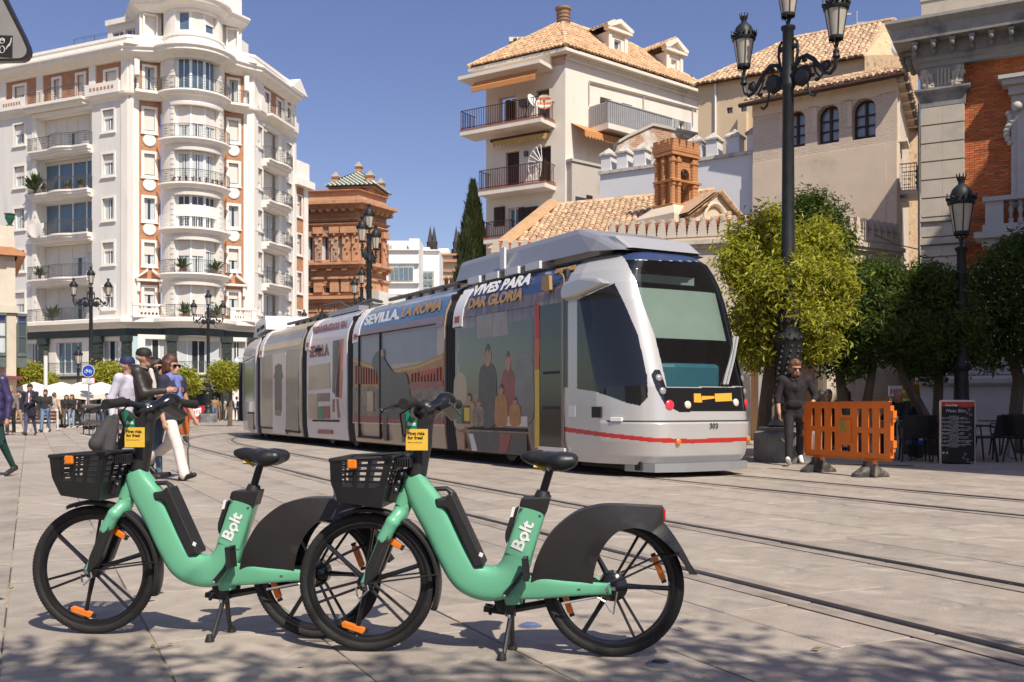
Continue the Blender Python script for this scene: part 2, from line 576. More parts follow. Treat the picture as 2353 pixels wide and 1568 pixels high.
SME={k:m.mesh('paving_slab',M_SLAB)for k,m in SMB.items()}
rng=random.Random(3)
rowsb=[]
b=-40.0
j=0
while b<46:
 w=(0.58,0.66,0.66)[j%3];rowsb.append((b,w));b+=w;j+=1
near=[];far=MB()
rot=math.atan2(TD.y,TD.x)
for(b,w)in rowsb:
 a=-30+rng.random()
 while a<82:
  i=rng.choice((0,1,1,2,2,3));L=SL[i]
  p=TD*(a+L/2)+TN*(b+w/2)
  a+=L
  if p.y<1.6 or p.y>74 or abs(p.x)>0.53*p.y+2.2:continue
  M=Matrix.Translation((p.x,p.y,rng.uniform(-0.0022,0.0012)))@Matrix.Rotation(rot,4,'Z')@Matrix.Rotation(rng.uniform(-.0012,.0012),4,'Y')
  if p.y<19:near.append((p.length+(3 if abs(p.x)>0.53*p.y+0.5 or p.y<2.6 else 0),(i,w),M))
  else:far.add(SMB[(i,w)].v,SMB[(i,w)].f[4:]if p.y<30 else[SMB[(i,w)].f[8]],M)
near.sort(key=lambda q:q[0])
pav=MB()
pav_o=bpy.data.objects.new('pavement',None);COL.objects.link(pav_o);tag(pav_o,kind='structure')
for d,k,M in near[:300]:
 link_mesh('paving_slab',SME[k],pav_o,M)
for d,k,M in near[300:]:
 far.add(SMB[k].v,SMB[k].f,M)
far.build('paving_slab',M_SLAB2,pav_o,kind='stuff')
# ---- tram rails: two straight pairs that bend to the right far off
def track_path(X0,slope,y_bend,rad,turn,offs):
 d=Vector((-slope,1)).normalized();n=Vector((d.y,-d.x))
 base=Vector((X0,0))
 pts=[]
 y=-4.0
 while y<y_bend:
  pts.append((base+d*(y/d.y),n));y+=1.0
 p0=base+d*(y_bend/d.y);c=p0+n*rad
 for i in range(0,31):
  a=turn*i/30
  r=Matrix.Rotation(-a,2)
  nn=r@n
  pts.append((c-nn*rad,nn))
 p1,n1=pts[-1];d1=Vector((-n1.y,n1.x))
 for i in range(1,20):pts.append((p1+d1*i*2.0,n1))
 return[(p+n_*offs)for p,n_ in pts]
def rail(X0,slope,y_bend,rad,turn,offs):
 path=track_path(X0,slope,y_bend,rad,turn,offs)
 e=0.0
 a=MB();a.sweep([(-0.15,0.002),(-0.15,0.0042),(-0.055,0.0046)],path,cap=False);a.sweep([(0.065,0.0046),(0.16,0.0042),(0.16,0.002)],path,cap=False)
 o=tag(a.build('tram_rail',[M_GROUT]),kind='structure')
 g_=MB();g_.sweep([(-0.055,0.0046),(-0.045,-0.004),(0.0,-0.004),(0.006,0.004)],path,cap=False)
 g_.build('groove',M_GROOVE,o)
 s_=MB();s_.sweep([(0.006,0.004),(0.01,0.0075),(0.06,0.0075),(0.065,0.0046)],path,cap=False)
 s_.build('rail_head',M_STEEL,o)
for off in(-0.70,0.66):
 rail(4.77/1.0,0.4826,25.0,26.0,R(75),off)
for off in(-0.70,0.72):
 rail(10.60,0.568,29.0,30.0,R(60),off)
M_ALU=mat('brushed_aluminium',(0.55,0.55,0.56),0.35,metal=0.9,var=0.1,scale=30)
M_BLUED=mat('stud_blue',(0.10,0.16,0.35),0.35,var=0.3,scale=60)
studs=[(1218,1440,'blue and steel road stud behind the kickstand of the nearer bicycle',True),(1517,1527,'bare steel road stud in front of the rear wheel of the nearer bicycle',False),(1968,1093.5,'small steel stud in the paving just right of the barrier feet',False),(1805,1073,'small steel stud in the paving beside the white shoes of the man in the hoodie',False)]
for u,v,lab,blue in studs:
 s=thing('road_stud',lab,'road stud',ground_at(u,v),0,'steel studs set into the paving')
 mb=MB();mb.lathe([(0.055,0.0),(0.055,0.004),(0.046,0.009),(0.030,0.012),(0.0001,0.0125)],20);mb.build('stud_body',M_ALU,s,smooth=True)
 mb=MB();mb.lathe([(0.034,0.0118),(0.03,0.0145),(0.0001,0.0155)],16);mb.build('stud_cap',M_BLUED if blue else M_STEEL,s,smooth=True)
c=ground_at(1952,1068.5)
o=thing('drain_grating','rusty slotted drain grating in the paving behind the orange barrier','drain',c,R(-19))
mb=MB()
for i in range(30):mb.box(-1.0+i*0.067,-1.0+i*0.067+0.035,-0.09,0.09,0.002,0.009)
mb.box(-1.02,1.02,-0.11,-0.09,0.002,0.008);mb.box(-1.02,1.02,0.09,0.11,0.002,0.008)
mb.build('grating_bars',mat('rusty_iron',(0.14,0.07,0.04),0.8,var=0.4,scale=20),o,kind='stuff')
lf=MB();rl=random.Random(5)
for i in range(46):
 if i<20:u,v=rl.uniform(1750,2353),rl.uniform(1072,1130)
 else:u,v=rl.uniform(0,2353),rl.uniform(1100,1560)
 p=ground_at(u,v);a=rl.uniform(0,6.28);s=rl.uniform(0.006,0.014)
 T=Matrix.Translation((p.x,p.y,0.006))@Matrix.Rotation(a,4,'Z')
 lf.add([(-s*2,0,0),(0,-s,0.004),(s*2,0,0.008),(0,s,0.006)],[(0,1,2,3)],T)
tag(lf.build('fallen_leaves',mat('dry_leaf',(0.30,0.22,0.06),0.7,var=0.3,scale=8,island=0.3)),kind='stuff')
# ================================================================ the white corner apartment block
M_WHITE=mat('white_render',(0.80,0.745,0.67),0.8,var=0.06,scale=0.8,bump=0.05,bscale=12,stretch=(1,1,.22),stain=((0.62,0.565,0.49),0.9,0.56,0.78))
M_CREAMW=mat('white_trim',(0.82,0.77,0.70),0.7,var=0.05,scale=1.2,stain=((0.64,0.585,0.51),1.4,0.6,0.78))
M_GREYW=mat('pale_grey_render',(0.70,0.675,0.635),0.8,var=0.06,scale=0.7,bump=0.04,bscale=12,stretch=(1,1,.22),stain=((0.56,0.53,0.49),1.0,0.56,0.76))
M_BRK=mat('orange_brick',(0.47,0.20,0.095),0.85,var=0.12,scale=2,bump=0.3,bscale=30,brick=((0.38,0.15,0.07),(0.5,0.33,0.22),0.26,0.075))
M_GREENST=mat('dark_green_stone',(0.028,0.038,0.032),0.35,var=0.5,scale=14,stain=((0.07,0.085,0.075),22,0.5,0.65))
M_GLASSD=mat('window_glass',(0.035,0.045,0.055),0.06,var=0.2,scale=0.6,spec=0.8)
M_GLASSB=mat('window_glass_blue',(0.10,0.16,0.22),0.05,var=0.35,scale=0.5,spec=0.8)
M_CURT=mat('net_curtain',(0.52,0.55,0.56),0.8,var=0.15,scale=4,stretch=(8,1,0.4))
M_SHUT=mat('roller_shutter',(0.69,0.645,0.59),0.7,var=0.04,scale=1,stripes=(2,0.06,(0.60,0.56,0.51),0.22))
M_FRAME=mat('white_window_frame',(0.80,0.79,0.77),0.5,var=0.02)
M_IRON=mat('grey_iron',(0.13,0.125,0.12),0.5,metal=0.4,var=0.2,scale=8)
M_DARKIN=mat('dark_interior',(0.02,0.018,0.016),0.9,var=0.2)
M_TERRA=mat('terracotta_pot',(0.40,0.15,0.07),0.8,var=0.15,scale=10)
M_PLANT=mat('plant_leaf',(0.07,0.11,0.03),0.6,var=0.3,scale=6,island=0.35)
M_ACUNIT=mat('aircon_casing',(0.68,0.66,0.62),0.5,var=0.05)
PL=Plane(-28.75,74.0,0.91,-0.415)
B0=Vector((-27.6,74.0));CD=Vector((0.884,0.467)).normalized()
PC=Plane(B0.x,B0.y,CD.x,CD.y)
CLEN=7.7
D0=B0+CD*CLEN
E0=D0+Vector((0.62,0.25))
PR=Plane(E0.x,E0.y,0.213,0.977)
RLEN=PR.t(674)
apt=thing('apartment_building','tall white corner apartment block with rounded balconied bay and brick strips','building',(B0.x,B0.y,0))
AI=Matrix.Translation((-B0.x,-B0.y,0))
ML,MC,MR=AI@PL.M,AI@PC.M,AI@PR.M
FL=[7.5,10.8,14.1,17.4,20.7];ATT=24.2;CORN=26.9
_wc={}
def window_unit(parent,M,x,z,w,h,y,shut=0.3,leaves=2,glass=None,curtain=True,name='window'):
 """A window part in an opening whose lower left corner is (x, z): frame with mullions, pane and roller shutter as sub-parts."""
 key=('f',round(w,2),round(h,2),leaves)
 if key not in _wc:
  mb=MB();t=0.05
  mb.box(0,t,-0.04,0.04,0,h);mb.box(w-t,w,-0.04,0.04,0,h);mb.box(t,w-t,-0.04,0.04,0,t);mb.box(t,w-t,-0.04,0.04,h-t,h)
  for i in range(1,leaves):mb.box(w*i/leaves-0.035,w*i/leaves+0.035,-0.037,0.037,t,h-t)
  _wc[key]=mb.mesh('window',M_FRAME)
 T=M@Matrix.Translation((x,y,z))
 f=link_mesh(name,_wc[key],parent,T)
 gm=glass or M_GLASSD
 key=('p',round(w,2),round(h,2),gm.name)
 if key not in _wc:
  mb=MB();mb.box(0.03,w-0.03,0.008,0.03,0.03,h-0.03);_wc[key]=mb.mesh('pane',gm)
 link_mesh('pane',_wc[key],f)
 if curtain:
  key=('c',round(w,2),round(h,2))
  if key not in _wc:
   mb=MB();n=14
   pts=[(0.05+(w-0.1)*i/n,0.004-0.003*(i%2))for i in range(n+1)]
   for i in range(n):
    if abs(i-n/2+.5)<1.6:continue
    mb.quad((pts[i][0],pts[i][1],0.05),(pts[i+1][0],pts[i+1][1],0.05),(pts[i+1][0],pts[i+1][1],h-0.05),(pts[i][0],pts[i][1],h-0.05))
   _wc[key]=mb.mesh('curtain',M_CURT)
  link_mesh('curtain',_wc[key],f)
 if shut>0:
  hh=round(h*shut*8)/8
  key=('s',round(w,2),hh)
  if key not in _wc:
   mb=MB();mb.box(0.02,w-0.02,-0.075,-0.045,-hh,0);mb.box(0.0,w,-0.10,-0.03,-0.12,0.0);_wc[key]=mb.mesh('roller_shutter',M_SHUT)
  link_mesh('roller_shutter',_wc[key],f,Matrix.Translation((0,0,h)))
 return f
def surround(mb,x0,x1,z0,z1,w=0.16,proud=0.06,sill=True):
 mb.box(x0-w,x0,-proud,0.1,z0-w,z1+w);mb.box(x1,x1+w,-proud,0.1,z0-w,z1+w)
 mb.box(x0,x1,-proud,0.1,z1,z1+w);mb.box(x0,x1,-proud,0.1,z0-w,z0)
 if sill:mb.box(x0-w-0.05,x1+w+0.05,-proud-0.07,0.0,z0-w-0.08,z0-w)
def railing(path,z,h=0.95,step=0.125,closed=False):
 """Iron railing along a plan path: rails, bars and scroll panels joined (bars a couple of pixels wide)."""
 mb=MB()
 P=[Vector((p[0],p[1]))for p in path]
 for zz,r in((z+h,0.022),(z+h-0.13,0.010),(z+0.07,0.012)):
  mb.tube([(p.x,p.y,zz)for p in P],r,4)
 d=0;tot=sum((P[i+1]-P[i]).length for i in range(len(P)-1));n=max(2,int(tot/step))
 for i in range(n+1):
  s=tot*i/n;acc=0
  for j in range(len(P)-1):
   l=(P[j+1]-P[j]).length
   if s<=acc+l+1e-6:
    q=P[j]+(P[j+1]-P[j])*((s-acc)/l);break
   acc+=l
  r=0.008 if i%12 else 0.018
  mb.box(q.x-r,q.x+r,q.y-r,q.y+r,z,z+h)
  if i%12 in(5,6,7):
   T=Matrix.Translation((q.x,q.y,0))
   for zz in(0.25,0.45,0.65):
    mb.lathe([(0.045,z+zz-0.012),(0.06,z+zz),(0.045,z+zz+0.012)],6,T)
 return mb
def potted(parent,M,x,y,z,r=0.16,h=0.5,seed=0,n=26):
 """a flower pot with a leafy plant on a balcony, a thing of its own under the building's frame"""
 rr=random.Random(seed)
 mb=MB();mb.lathe([(r*0.7,0),(r,r*1.5),(r*0.9,r*1.5),(0.001,r*1.3)],8)
 lf_=MB()
 for i in range(n):
  a=rr.uniform(0,6.28);e=rr.uniform(0.3,1.4);l=h*rr.uniform(0.5,1.0)
  d=Vector((math.cos(a)*math.cos(e),math.sin(a)*math.cos(e),math.sin(e)));s=Vector((-math.sin(a),math.cos(a),0))*l*0.14
  o_=Vector((0,0,r*1.4))
  m_=o_+d*l*0.6+Vector((0,0,0.05));t_=o_+d*l
  lf_.add([o_,m_-s,t_,m_+s],[(0,1,2,3)])
 return mb,lf_
_pots=[]
def add_pot(parent_plane,x,y,z,lab,r=0.16,h=0.5,seed=0,n=26):
 o=thing('potted_plant',lab,'potted plant',parent_plane.M@Vector((x,y,z)),0,'potted plants on the balconies')
 a,b_=potted(None,None,0,0,0,r,h,seed,n)
 a.build('pot',M_TERRA,o);b_.build('foliage',M_PLANT,o,kind='stuff')
 # ---- facade on the left
tL0,tL1=PL.t(-30),0.75
c1=(PL.t(33),PL.t(57));c2=(PL.t(236),PL.t(262));bal=(PL.t(84),PL.t(211))
holes=[]
for z in FL:
 holes+=[(c1[0],c1[1],z+0.85,z+2.4),(c2[0],c2[1],z+0.85,z+2.4),(bal[0],bal[1],z,z+2.65)]
wl_=MB();wall_holes(wl_,tL0,tL1,7.5,ATT,holes,0.0,0.28);wl_.build('wall',M_GREYW,apt,ML)
tr=MB()
for z in FL:
 for c in(c1,c2):surround(tr,c[0],c[1],z+0.85,z+2.4)
 tr.box(bal[0]-0.45,bal[0]-0.002,-0.05,0.2,z,z+2.8);tr.box(bal[0]-0.4,bal[1]+0.1,-0.12,0.1,z+2.66,z+2.95)
for q in range(5):
 for zz in(0.4,1.0,1.6,2.2):tr.box(bal[0]-0.15,bal[0]-0.003,-0.09,-0.05,FL[q]+zz,FL[q]+zz+0.3)
tr.build('moulding',M_CREAMW,apt,ML)
shL=[(0.55,0.5),(0.45,0.4),(0.0,0.0),(0.45,0.38),(0.45,0.4)]
cfg=[(4,[0.95,0.95,0.35,0.95],None),(4,[1.0,1.0,0.4,0.25],None),(4,[0,0,0,0],M_GLASSB),(4,[0.1,0.1,0.1,0.1],M_GLASSB),(5,[1,1,0.5,1,1],None)]
for q,z in enumerate(FL):
 window_unit(apt,ML,c1[0],z+0.85,c1[1]-c1[0],1.55,0.22,shL[q][0])
 window_unit(apt,ML,c2[0],z+0.85,c2[1]-c2[0],1.55,0.22,shL[q][1])
 n,sh,gl=cfg[q]
 w=(bal[1]-bal[0])/n
 for i in range(n):
  window_unit(apt,ML,bal[0]+w*i,z+0.02,w-0.01,2.6,0.9,sh[i],1,gl or M_GLASSD,curtain=(gl is None and sh[i]<0.6))
 rec=MB();rec.box(bal[0]-0.02,bal[0],0.28,0.95,z,z+2.65);rec.box(bal[1],bal[1]+0.02,0.28,0.95,z,z+2.65);rec.box(bal[0],bal[1],0.28,0.95,z+2.65,z+2.7)
 rec.build('balcony_recess',M_CREAMW,apt,ML)
 x0,x1=bal[0]-0.35,bal[1]+0.05;xm0,xm1=x0+(x1-x0)*0.34,x1
 path=[(x0,-0.02),(x0,-0.55),(xm0,-0.55)]+[(xm0+(xm1-xm0)*i/8*0.62,-0.55-0.35*math.sin(PI*i/8))for i in range(1,9)]+[(x1,-0.55),(x1,-0.02)]
 if q>0:
  sl=MB();sl.slab(path[::-1],z-0.16,z-0.02);sl.slab([(p[0],p[1]*0.85)for p in path][::-1],z-0.34,z-0.163);sl.slab([(p[0]*0.97+0.03*(x0+x1)/2,p[1]*0.6)for p in path][::-1],z-0.55,z-0.343)
  sl.build('balcony',M_CREAMW,apt,ML)
 railing(path,z-0.02).build('railing',M_IRON,apt,ML,kind='stuff')
ath=[(c1[0],c1[1],ATT+0.7,ATT+1.9),(PL.t(123),PL.t(137),ATT,ATT+1.9),(PL.t(177),PL.t(193),ATT,ATT+1.9),(c2[0]+0.25,c2[1]+0.25,ATT+0.55,ATT+1.75)]
wl_=MB();wall_holes(wl_,tL0,tL1,ATT,CORN-0.3,ath,0.05,0.3);wl_.build('brick_wall',M_BRK,apt,ML)
tr=MB()
for h in ath:surround(tr,h[0],h[1],h[2],h[3],0.2,0.03,False)
for u in(8,92,213,287):
 t=PL.t(u);tr.box(t-0.32,t+0.32,-0.08,0.1,ATT,CORN-0.3)
t0,t1=PL.t(12),PL.t(70);tr.box(t0-1.2,t1,-0.5,-0.3,ATT-0.05,ATT+0.8)
t0,t1=PL.t(207),PL.t(284);tr.box(t0,t1,-0.5,-0.3,ATT-0.05,ATT+0.8)
tr.build('moulding',M_CREAMW,apt,ML)
for q,h in enumerate(ath):window_unit(apt,ML,h[0],h[2],h[1]-h[0],h[3]-h[2],0.25,(0.5,0,0.95,0.9)[q],2)
vent=MB()
for(a,b_)in((PL.t(20),PL.t(62)),(PL.t(218),PL.t(276))):
 k=7
 for i in range(k):
  x=a+(b_-a)*i/k;vent.box(x,x+(b_-a)/k*0.55,-0.53,-0.5,ATT+0.3,ATT+0.5)
vent.build('parapet_vent',M_BRK,apt,ML,kind='stuff')
railing([(PL.t(70),-0.45),(PL.t(119),-0.45),(PL.t(122),-0.8),(PL.t(205),-0.8),(PL.t(205),-0.1)],ATT).build('railing',M_IRON,apt,ML,kind='stuff')
sl=MB();sl.box(PL.t(66),PL.t(207),-0.85,0,ATT-0.22,ATT-0.01);sl.box(PL.t(70),PL.t(204),-0.6,0,ATT-0.5,ATT-0.223);sl.build('balcony',M_CREAMW,apt,ML)
# ---- the long horizontal bands that wrap round the corner
def plan_path(off=0.0):
 pts=[PL.w(tL0,0),PL.w(tL1,0)]
 pts+=[PC.w(0.0,0)]
 return pts
bay_c=PC.w(CLEN/2,-0.25)
def bay_arc(r,n=18,a_half=R(86)):
 a_mid=math.atan2(-CD.x,CD.y)
 return[(bay_c.x+r*math.cos(a_mid+a_half*(2*i/n-1)),bay_c.y+r*math.sin(a_mid+a_half*(2*i/n-1)))for i in range(n+1)]
BR=2.25
def wrap(arc_r,arc_half=R(80)):
 p=[PL.w(tL0),PL.w(tL1-0.35),PC.w(0.12,-0.05)]
 pts=[(q.x,q.y)for q in p]+bay_arc(arc_r,14,arc_half)
 p2=[PC.w(CLEN-0.12,-0.05),PR.w(0.3),PR.w(RLEN)]
 return[(q.x-B0.x,q.y-B0.y)for q in[Vector(x)for x in pts]]+[(q.x-B0.x,q.y-B0.y)for q in p2]
bands=MB()
def band(z0,z1,outs,r=BR):
 n=len(outs)
 prof=[(-0.3,z0)]+[(o,z0+(z1-z0)*k)for o,k in outs]+[(-0.3,z1)]
 bands.sweep(prof,wrap(r))
band(CORN-0.35,CORN+0.5,[(0.15,0),(0.25,0.15),(0.75,0.45),(0.8,0.5),(0.8,0.7),(0.95,0.85),(0.95,1.0)])
band(CORN+0.5,CORN+1.5,[(0.05,0),(0.05,0.8),(0.12,0.82),(0.12,1.0)])
band(ATT-0.55,ATT-0.02,[(0.05,0),(0.1,0.4),(0.42,0.7),(0.46,1.0)])
band(6.75,7.5,[(0.3,0),(0.35,0.2),(0.75,0.5),(0.95,0.55),(0.95,0.9),(0.75,1.0)])
bands.build('cornice',M_CREAMW,apt)
bd=MB();bd.sweep([(-0.3,6.2),(0.12,6.2),(0.12,6.746),(-0.3,6.746)],wrap(BR));bd.build('stone_band',M_GREENST,apt)
bd=MB();bd.sweep([(-0.3,3.05),(0.55,3.05),(0.6,3.28),(-0.3,3.28)],wrap(BR));bd.build('stone_band',M_GREENST,apt)
# ---- chamfer with the brick strips and the round bay
cw=MB()
sw=1.55
strip=[]
for s0 in(0.0,CLEN-sw):
 x0,x1=s0+0.38,s0+sw-0.42
 for z in FL[1:]:strip.append((x0,x1,z+0.75,z+2.35))
 strip.append((x0,x1,FL[0]+0.75,FL[0]+2.3));strip.append((x0+0.05,x1-0.05,ATT,ATT+1.95))
wall_holes(cw,0.0,sw,7.5,CORN,[h for h in strip if h[1]<sw],0.0,0.28)
wall_holes(cw,CLEN-sw,CLEN,7.5,CORN,[h for h in strip if h[0]>3],0.0,0.28)
cw.build('brick_wall',M_BRK,apt,MC)
tr=MB();ov=MB()
for h in strip:surround(tr,h[0],h[1],h[2],h[3],0.2,0.06)
for s0 in(0.0,CLEN-sw):
 for z in FL[1:]:
  T=Matrix.Translation((s0+sw/2-0.02,-0.03,z+0.05))@Matrix.Rotation(PI/2,4,'X')
  if z>FL[1]+0.1:ov.lathe([(0.42,-0.05),(0.46,0.03),(0.40,0.06),(0.36,0.05),(0.001,0.07)],20,T)
 xm=s0+sw/2-0.02;z=FL[0]+2.75
 tr.box(xm-0.95,xm+0.95,-0.4,0,z,z+0.16)
 tr.prism([(xm-1.05,z+0.163),(xm-0.95,z+0.163),(xm-0.15,z+0.75),(xm-0.15,z+0.98)],-0.4,0)
 tr.prism([(xm+1.05,z+0.163),(xm+0.15,z+0.98),(xm+0.15,z+0.75),(xm+0.95,z+0.163)],-0.4,0)
 for sx in(-0.78,0.78):
  tr.box(xm+sx-0.1,xm+sx+0.1,-0.28,0,z-0.75,z-0.003)
 z=CORN+0.503
 tr.prism([(xm-1.9,z),(xm+1.6,z),(xm-0.15,z+1.15)],-1.0,0.2)
 tr.box(xm-1.1,xm-0.75,-0.45,0,ATT+1.2,CORN-0.36);tr.box(xm+0.75,xm+1.1,-0.45,0,ATT+1.2,CORN-0.36)
tr.build('moulding',M_CREAMW,apt,MC);ov.build('oval_medallion',M_CREAMW,apt,MC,smooth=True)
for q,h in enumerate(strip):
 window_unit(apt,MC,h[0],h[2],h[1]-h[0],h[3]-h[2],0.22,(0.55,0.0,0.95,0.9,0.3,0.0)[q%6],1)
for s0,sgn in((0.0,-1),(CLEN-sw,1)):
 bl=MB();x0,x1=s0-0.55,s0+sw+0.2
 if sgn>0:x0,x1=s0+0.3,s0+sw+0.7
 bl.box(x0,x1,-1.1,-0.85,FL[0],FL[0]+0.2);bl.box(x0,x1,-1.14,-0.81,FL[0]+0.85,FL[0]+1.02)
 bl.box(x0,x0+0.35,-1.1,-0.85,FL[0]+0.2,FL[0]+0.85);bl.box(x1-0.35,x1,-1.1,-0.85,FL[0]+0.2,FL[0]+0.85)
 bo=bl.build('balustrade',M_CREAMW,apt,MC)
 me=MB().lathe([(0.07,0),(0.05,0.1),(0.1,0.25),(0.05,0.5),(0.07,0.65)],8).mesh('baluster',M_CREAMW,True)
 for i in range(6):link_mesh('baluster',me,bo,Matrix.Translation((x0+0.5+i*(x1-x0-1.0)/5,-0.97,FL[0]+0.2)))
pr=MB()
p0=PL.w(tL1-0.9);p1=PL.w(tL1-0.1);p2=PC.w(-0.02)
pr.slab([(p.x-B0.x,p.y-B0.y)for p in(p0+PL.M.to_3x3()@Vector((0,-0.1,0)),PL.w(tL1-0.25,-0.1),PL.w(tL1+0.2,0.02),PC.w(0.02,-0.06),PC.w(0.02,0.8),PL.w(tL1-0.9,1.0))],7.5,ATT-0.55)
pr.slab([(p.x-B0.x,p.y-B0.y)for p in(PC.w(CLEN-0.03,-0.08),PC.w(CLEN+0.25,-0.08),PR.w(0.05,-0.1),PR.w(0.75,-0.1),PR.w(0.75,0.8),PC.w(CLEN-0.03,0.8))],7.5,CORN-0.3)
pr.slab([(p.x-B0.x,p.y-B0.y)for p in(PL.w(tL1-0.7,0.0),PL.w(tL1,0.0),PC.w(0.02,-0.02),PC.w(0.02,0.8),PL.w(tL1-0.7,1.0))],ATT-0.55,CORN-0.3)
pr.build('corner_pier',M_WHITE,apt)
def arc_local(r,a0,a1,n=10):
 a_mid=math.atan2(-CD.x,CD.y)
 return[(bay_c.x-B0.x+r*math.cos(a_mid+a0+(a1-a0)*i/n),bay_c.y-B0.y+r*math.sin(a_mid+a0+(a1-a0)*i/n))for i in range(n+1)]
by=MB()
HA=R(47)
pierL=arc_local(BR,-R(88),-HA,5);pierR=arc_local(BR,HA,R(88),5)
inner=arc_local(BR-0.42,-HA,HA,12)
for pp in(pierL,pierR):
 q=[(bay_c.x-B0.x,bay_c.y-B0.y)]
 by.slab((pp+q),7.5,CORN)
quo=MB()
for z in FL+[ATT]:
 for e0,e1 in((-HA-R(7),-HA),(HA,HA+R(7))):
  for k in range(6):quo.sweep([(0,z+0.2+k*0.4),(0.05,z+0.2+k*0.4),(0.05,z+0.5+k*0.4),(0,z+0.5+k*0.4)],arc_local(BR,e0,e1,3))
 top=CORN if z==ATT else z+3.3
 by.sweep([(-0.5,z+2.45),(0,z+2.45),(0,top+0.02),(-0.5,top+0.02)],arc_local(BR,-HA-0.02,HA+0.02,12))
 quo.sweep([(-0.1,z+2.42),(0.12,z+2.42),(0.16,z+2.62),(0.02,z+2.72),(-0.1,z+2.72)],arc_local(BR,-HA-0.1,HA+0.1,12))
by.build('bay_wall',M_WHITE,apt);quo.build('moulding',M_CREAMW,apt)
bayg={0:[0.9,0.9,0.45],1:[0.45,0.45,0.3],2:[0,0,0],3:[0.1,0.1,0.1],4:[0.55,0.5,0.55],5:[0,0,0]}
for q,z in enumerate(FL+[ATT]):
 pts=arc_local(BR-0.40,-HA+0.02,HA-0.02,3)
 for i in range(3):
  a,b_=Vector(pts[i]),Vector(pts[i+1]);d=b_-a
  T=Matrix.Translation((a.x,a.y,0))@Matrix.Rotation(math.atan2(d.y,d.x),4,'Z')
  window_unit(apt,T,0.05,z+0.02,d.length-0.1,2.4,0.0,bayg[q][i],2,M_GLASSB if q==5 else M_GLASSD,curtain=(q not in(2,5)))
  mb=MB();mb.box(-0.07,0.07,-0.08,0.05,z,z+2.45);mb.build('mullion',M_FRAME,apt,T)
 if q==2:
  mb=MB();mb.sweep([(0.02,z+0.9),(0.06,z+0.9),(0.06,z+1.75),(0.02,z+1.75)],arc_local(BR-0.3,-HA,HA,10));mb.build('white_awning',M_CREAMW,apt)
 ro=BR+0.42
 arcb=arc_local(ro,-R(72),R(72),16)
 if q>0:
  sb=MB();sb.sweep([(-0.9,z-0.02),(0.12,z-0.02),(0.14,z-0.14),(0.0,z-0.2),(-0.1,z-0.38),(-0.35,z-0.42),(-0.9,z-0.44)],arcb)
  sb.build('balcony',M_CREAMW,apt)
 railing(arcb,z-0.02).build('railing',M_FRAME if q==2 else M_IRON,apt,kind='stuff')
for u_,q,lab in((-0.5,1,'red pot with leafy shrub, left end of the second lowest round balcony'),(0.55,1,'red pot with leafy shrub, right end of the second lowest round balcony'),(-0.42,0,'bushy pale plant at the left of the lowest balcony of the round bay'),(0.6,0,'broad leaved plant at the right of the lowest balcony of the round bay')):
 a_mid=math.atan2(-CD.x,CD.y);r=BR+0.2
 p=Vector((bay_c.x+r*math.cos(a_mid+u_),bay_c.y+r*math.sin(a_mid+u_),FL[q]))
 o=thing('potted_plant',lab,'potted plant',p,0,'potted plants on the balconies')
 a,b_=potted(None,None,0,0,0,0.2,1.0,int(u_*10)+q,40)
 a.build('pot',M_TERRA,o);b_.build('foliage',M_PLANT,o,kind='stuff')
for i in range(9):
 a_mid=math.atan2(-CD.x,CD.y);r=BR+0.25;u_=-0.75+i*0.19
 p=Vector((bay_c.x+r*math.cos(a_mid+u_),bay_c.y+r*math.sin(a_mid+u_),FL[3]))
 o=thing('potted_plant','small terracotta pot %s from the left in the row on the round bay railing'%('first','second','third','fourth','fifth','sixth','seventh','eighth','ninth')[i],'potted plant',p,0,'small pots along the bay railing')
 a,b_=potted(None,None,0,0,0,0.12,0.35,40+i,16)
 a.build('pot',M_TERRA,o);b_.build('foliage',M_PLANT,o,kind='stuff')
for i,(u,q,s,lab)in enumerate([(90,3,1.6,'tall yellowish climbing plant at the left end of the glazed balcony'),(110,3,.6,'terracotta pot behind the railing below the glazed balcony window, nearest the climber'),(165,3,.6,'terracotta pot with flowers in the middle of the glazed balcony'),(195,3,.6,'terracotta pot with flowers at the right end of the glazed balcony'),(100,1,.9,'reddish plant in a pot behind the railing left of the lamp post'),(128,0,1.3,'spiky yucca plants in the lowest wide balcony')]):
 add_pot(PL,PL.t(u),-0.35,FL[q],lab,0.15,s,i,40)
for s0 in(0.0,CLEN-sw):
 railing([(s0-.3,-.1),(s0-.3,-.95),(s0+sw+.2,-.95),(s0+sw+.2,-.3)],ATT).build('railing',M_IRON,apt,MC,kind='stuff')
 sl=MB();sl.box(s0-.35,s0+sw+.25,-1.0,0,ATT-.2,ATT-.01);sl.build('balcony',M_CREAMW,apt,MC)
TOP=30.6
tw=MB()
wins=[(0.45,1.25,CORN+1.75,CORN+3.2)]
wall_holes(tw,0.3,sw+0.1,CORN+1.0,TOP,wins,0.3,0.6)
wall_holes(tw,CLEN-sw-0.1,CLEN-0.3,CORN+1.0,TOP,[(CLEN-1.2,CLEN-0.5,CORN+1.75,CORN+3.2)],0.3,0.6)
tw.box(0.1,0.298,0.3,6,CORN+1.0,TOP);tw.box(CLEN-0.298,CLEN-0.1,0.3,5,CORN+1.0,TOP)
tw.build('wall',M_WHITE,apt,MC)
tr=MB();surround(tr,0.45,1.25,CORN+1.75,CORN+3.2,0.14,-0.24,False);surround(tr,CLEN-1.2,CLEN-0.5,CORN+1.75,CORN+3.2,0.14,-0.24,False);tr.build('moulding',M_CREAMW,apt,MC)
window_unit(apt,MC,0.45,CORN+1.75,0.8,1.45,0.45,1.0,1);window_unit(apt,MC,CLEN-1.2,CORN+1.75,0.7,1.45,0.45,1.0,1)
tb=MB()
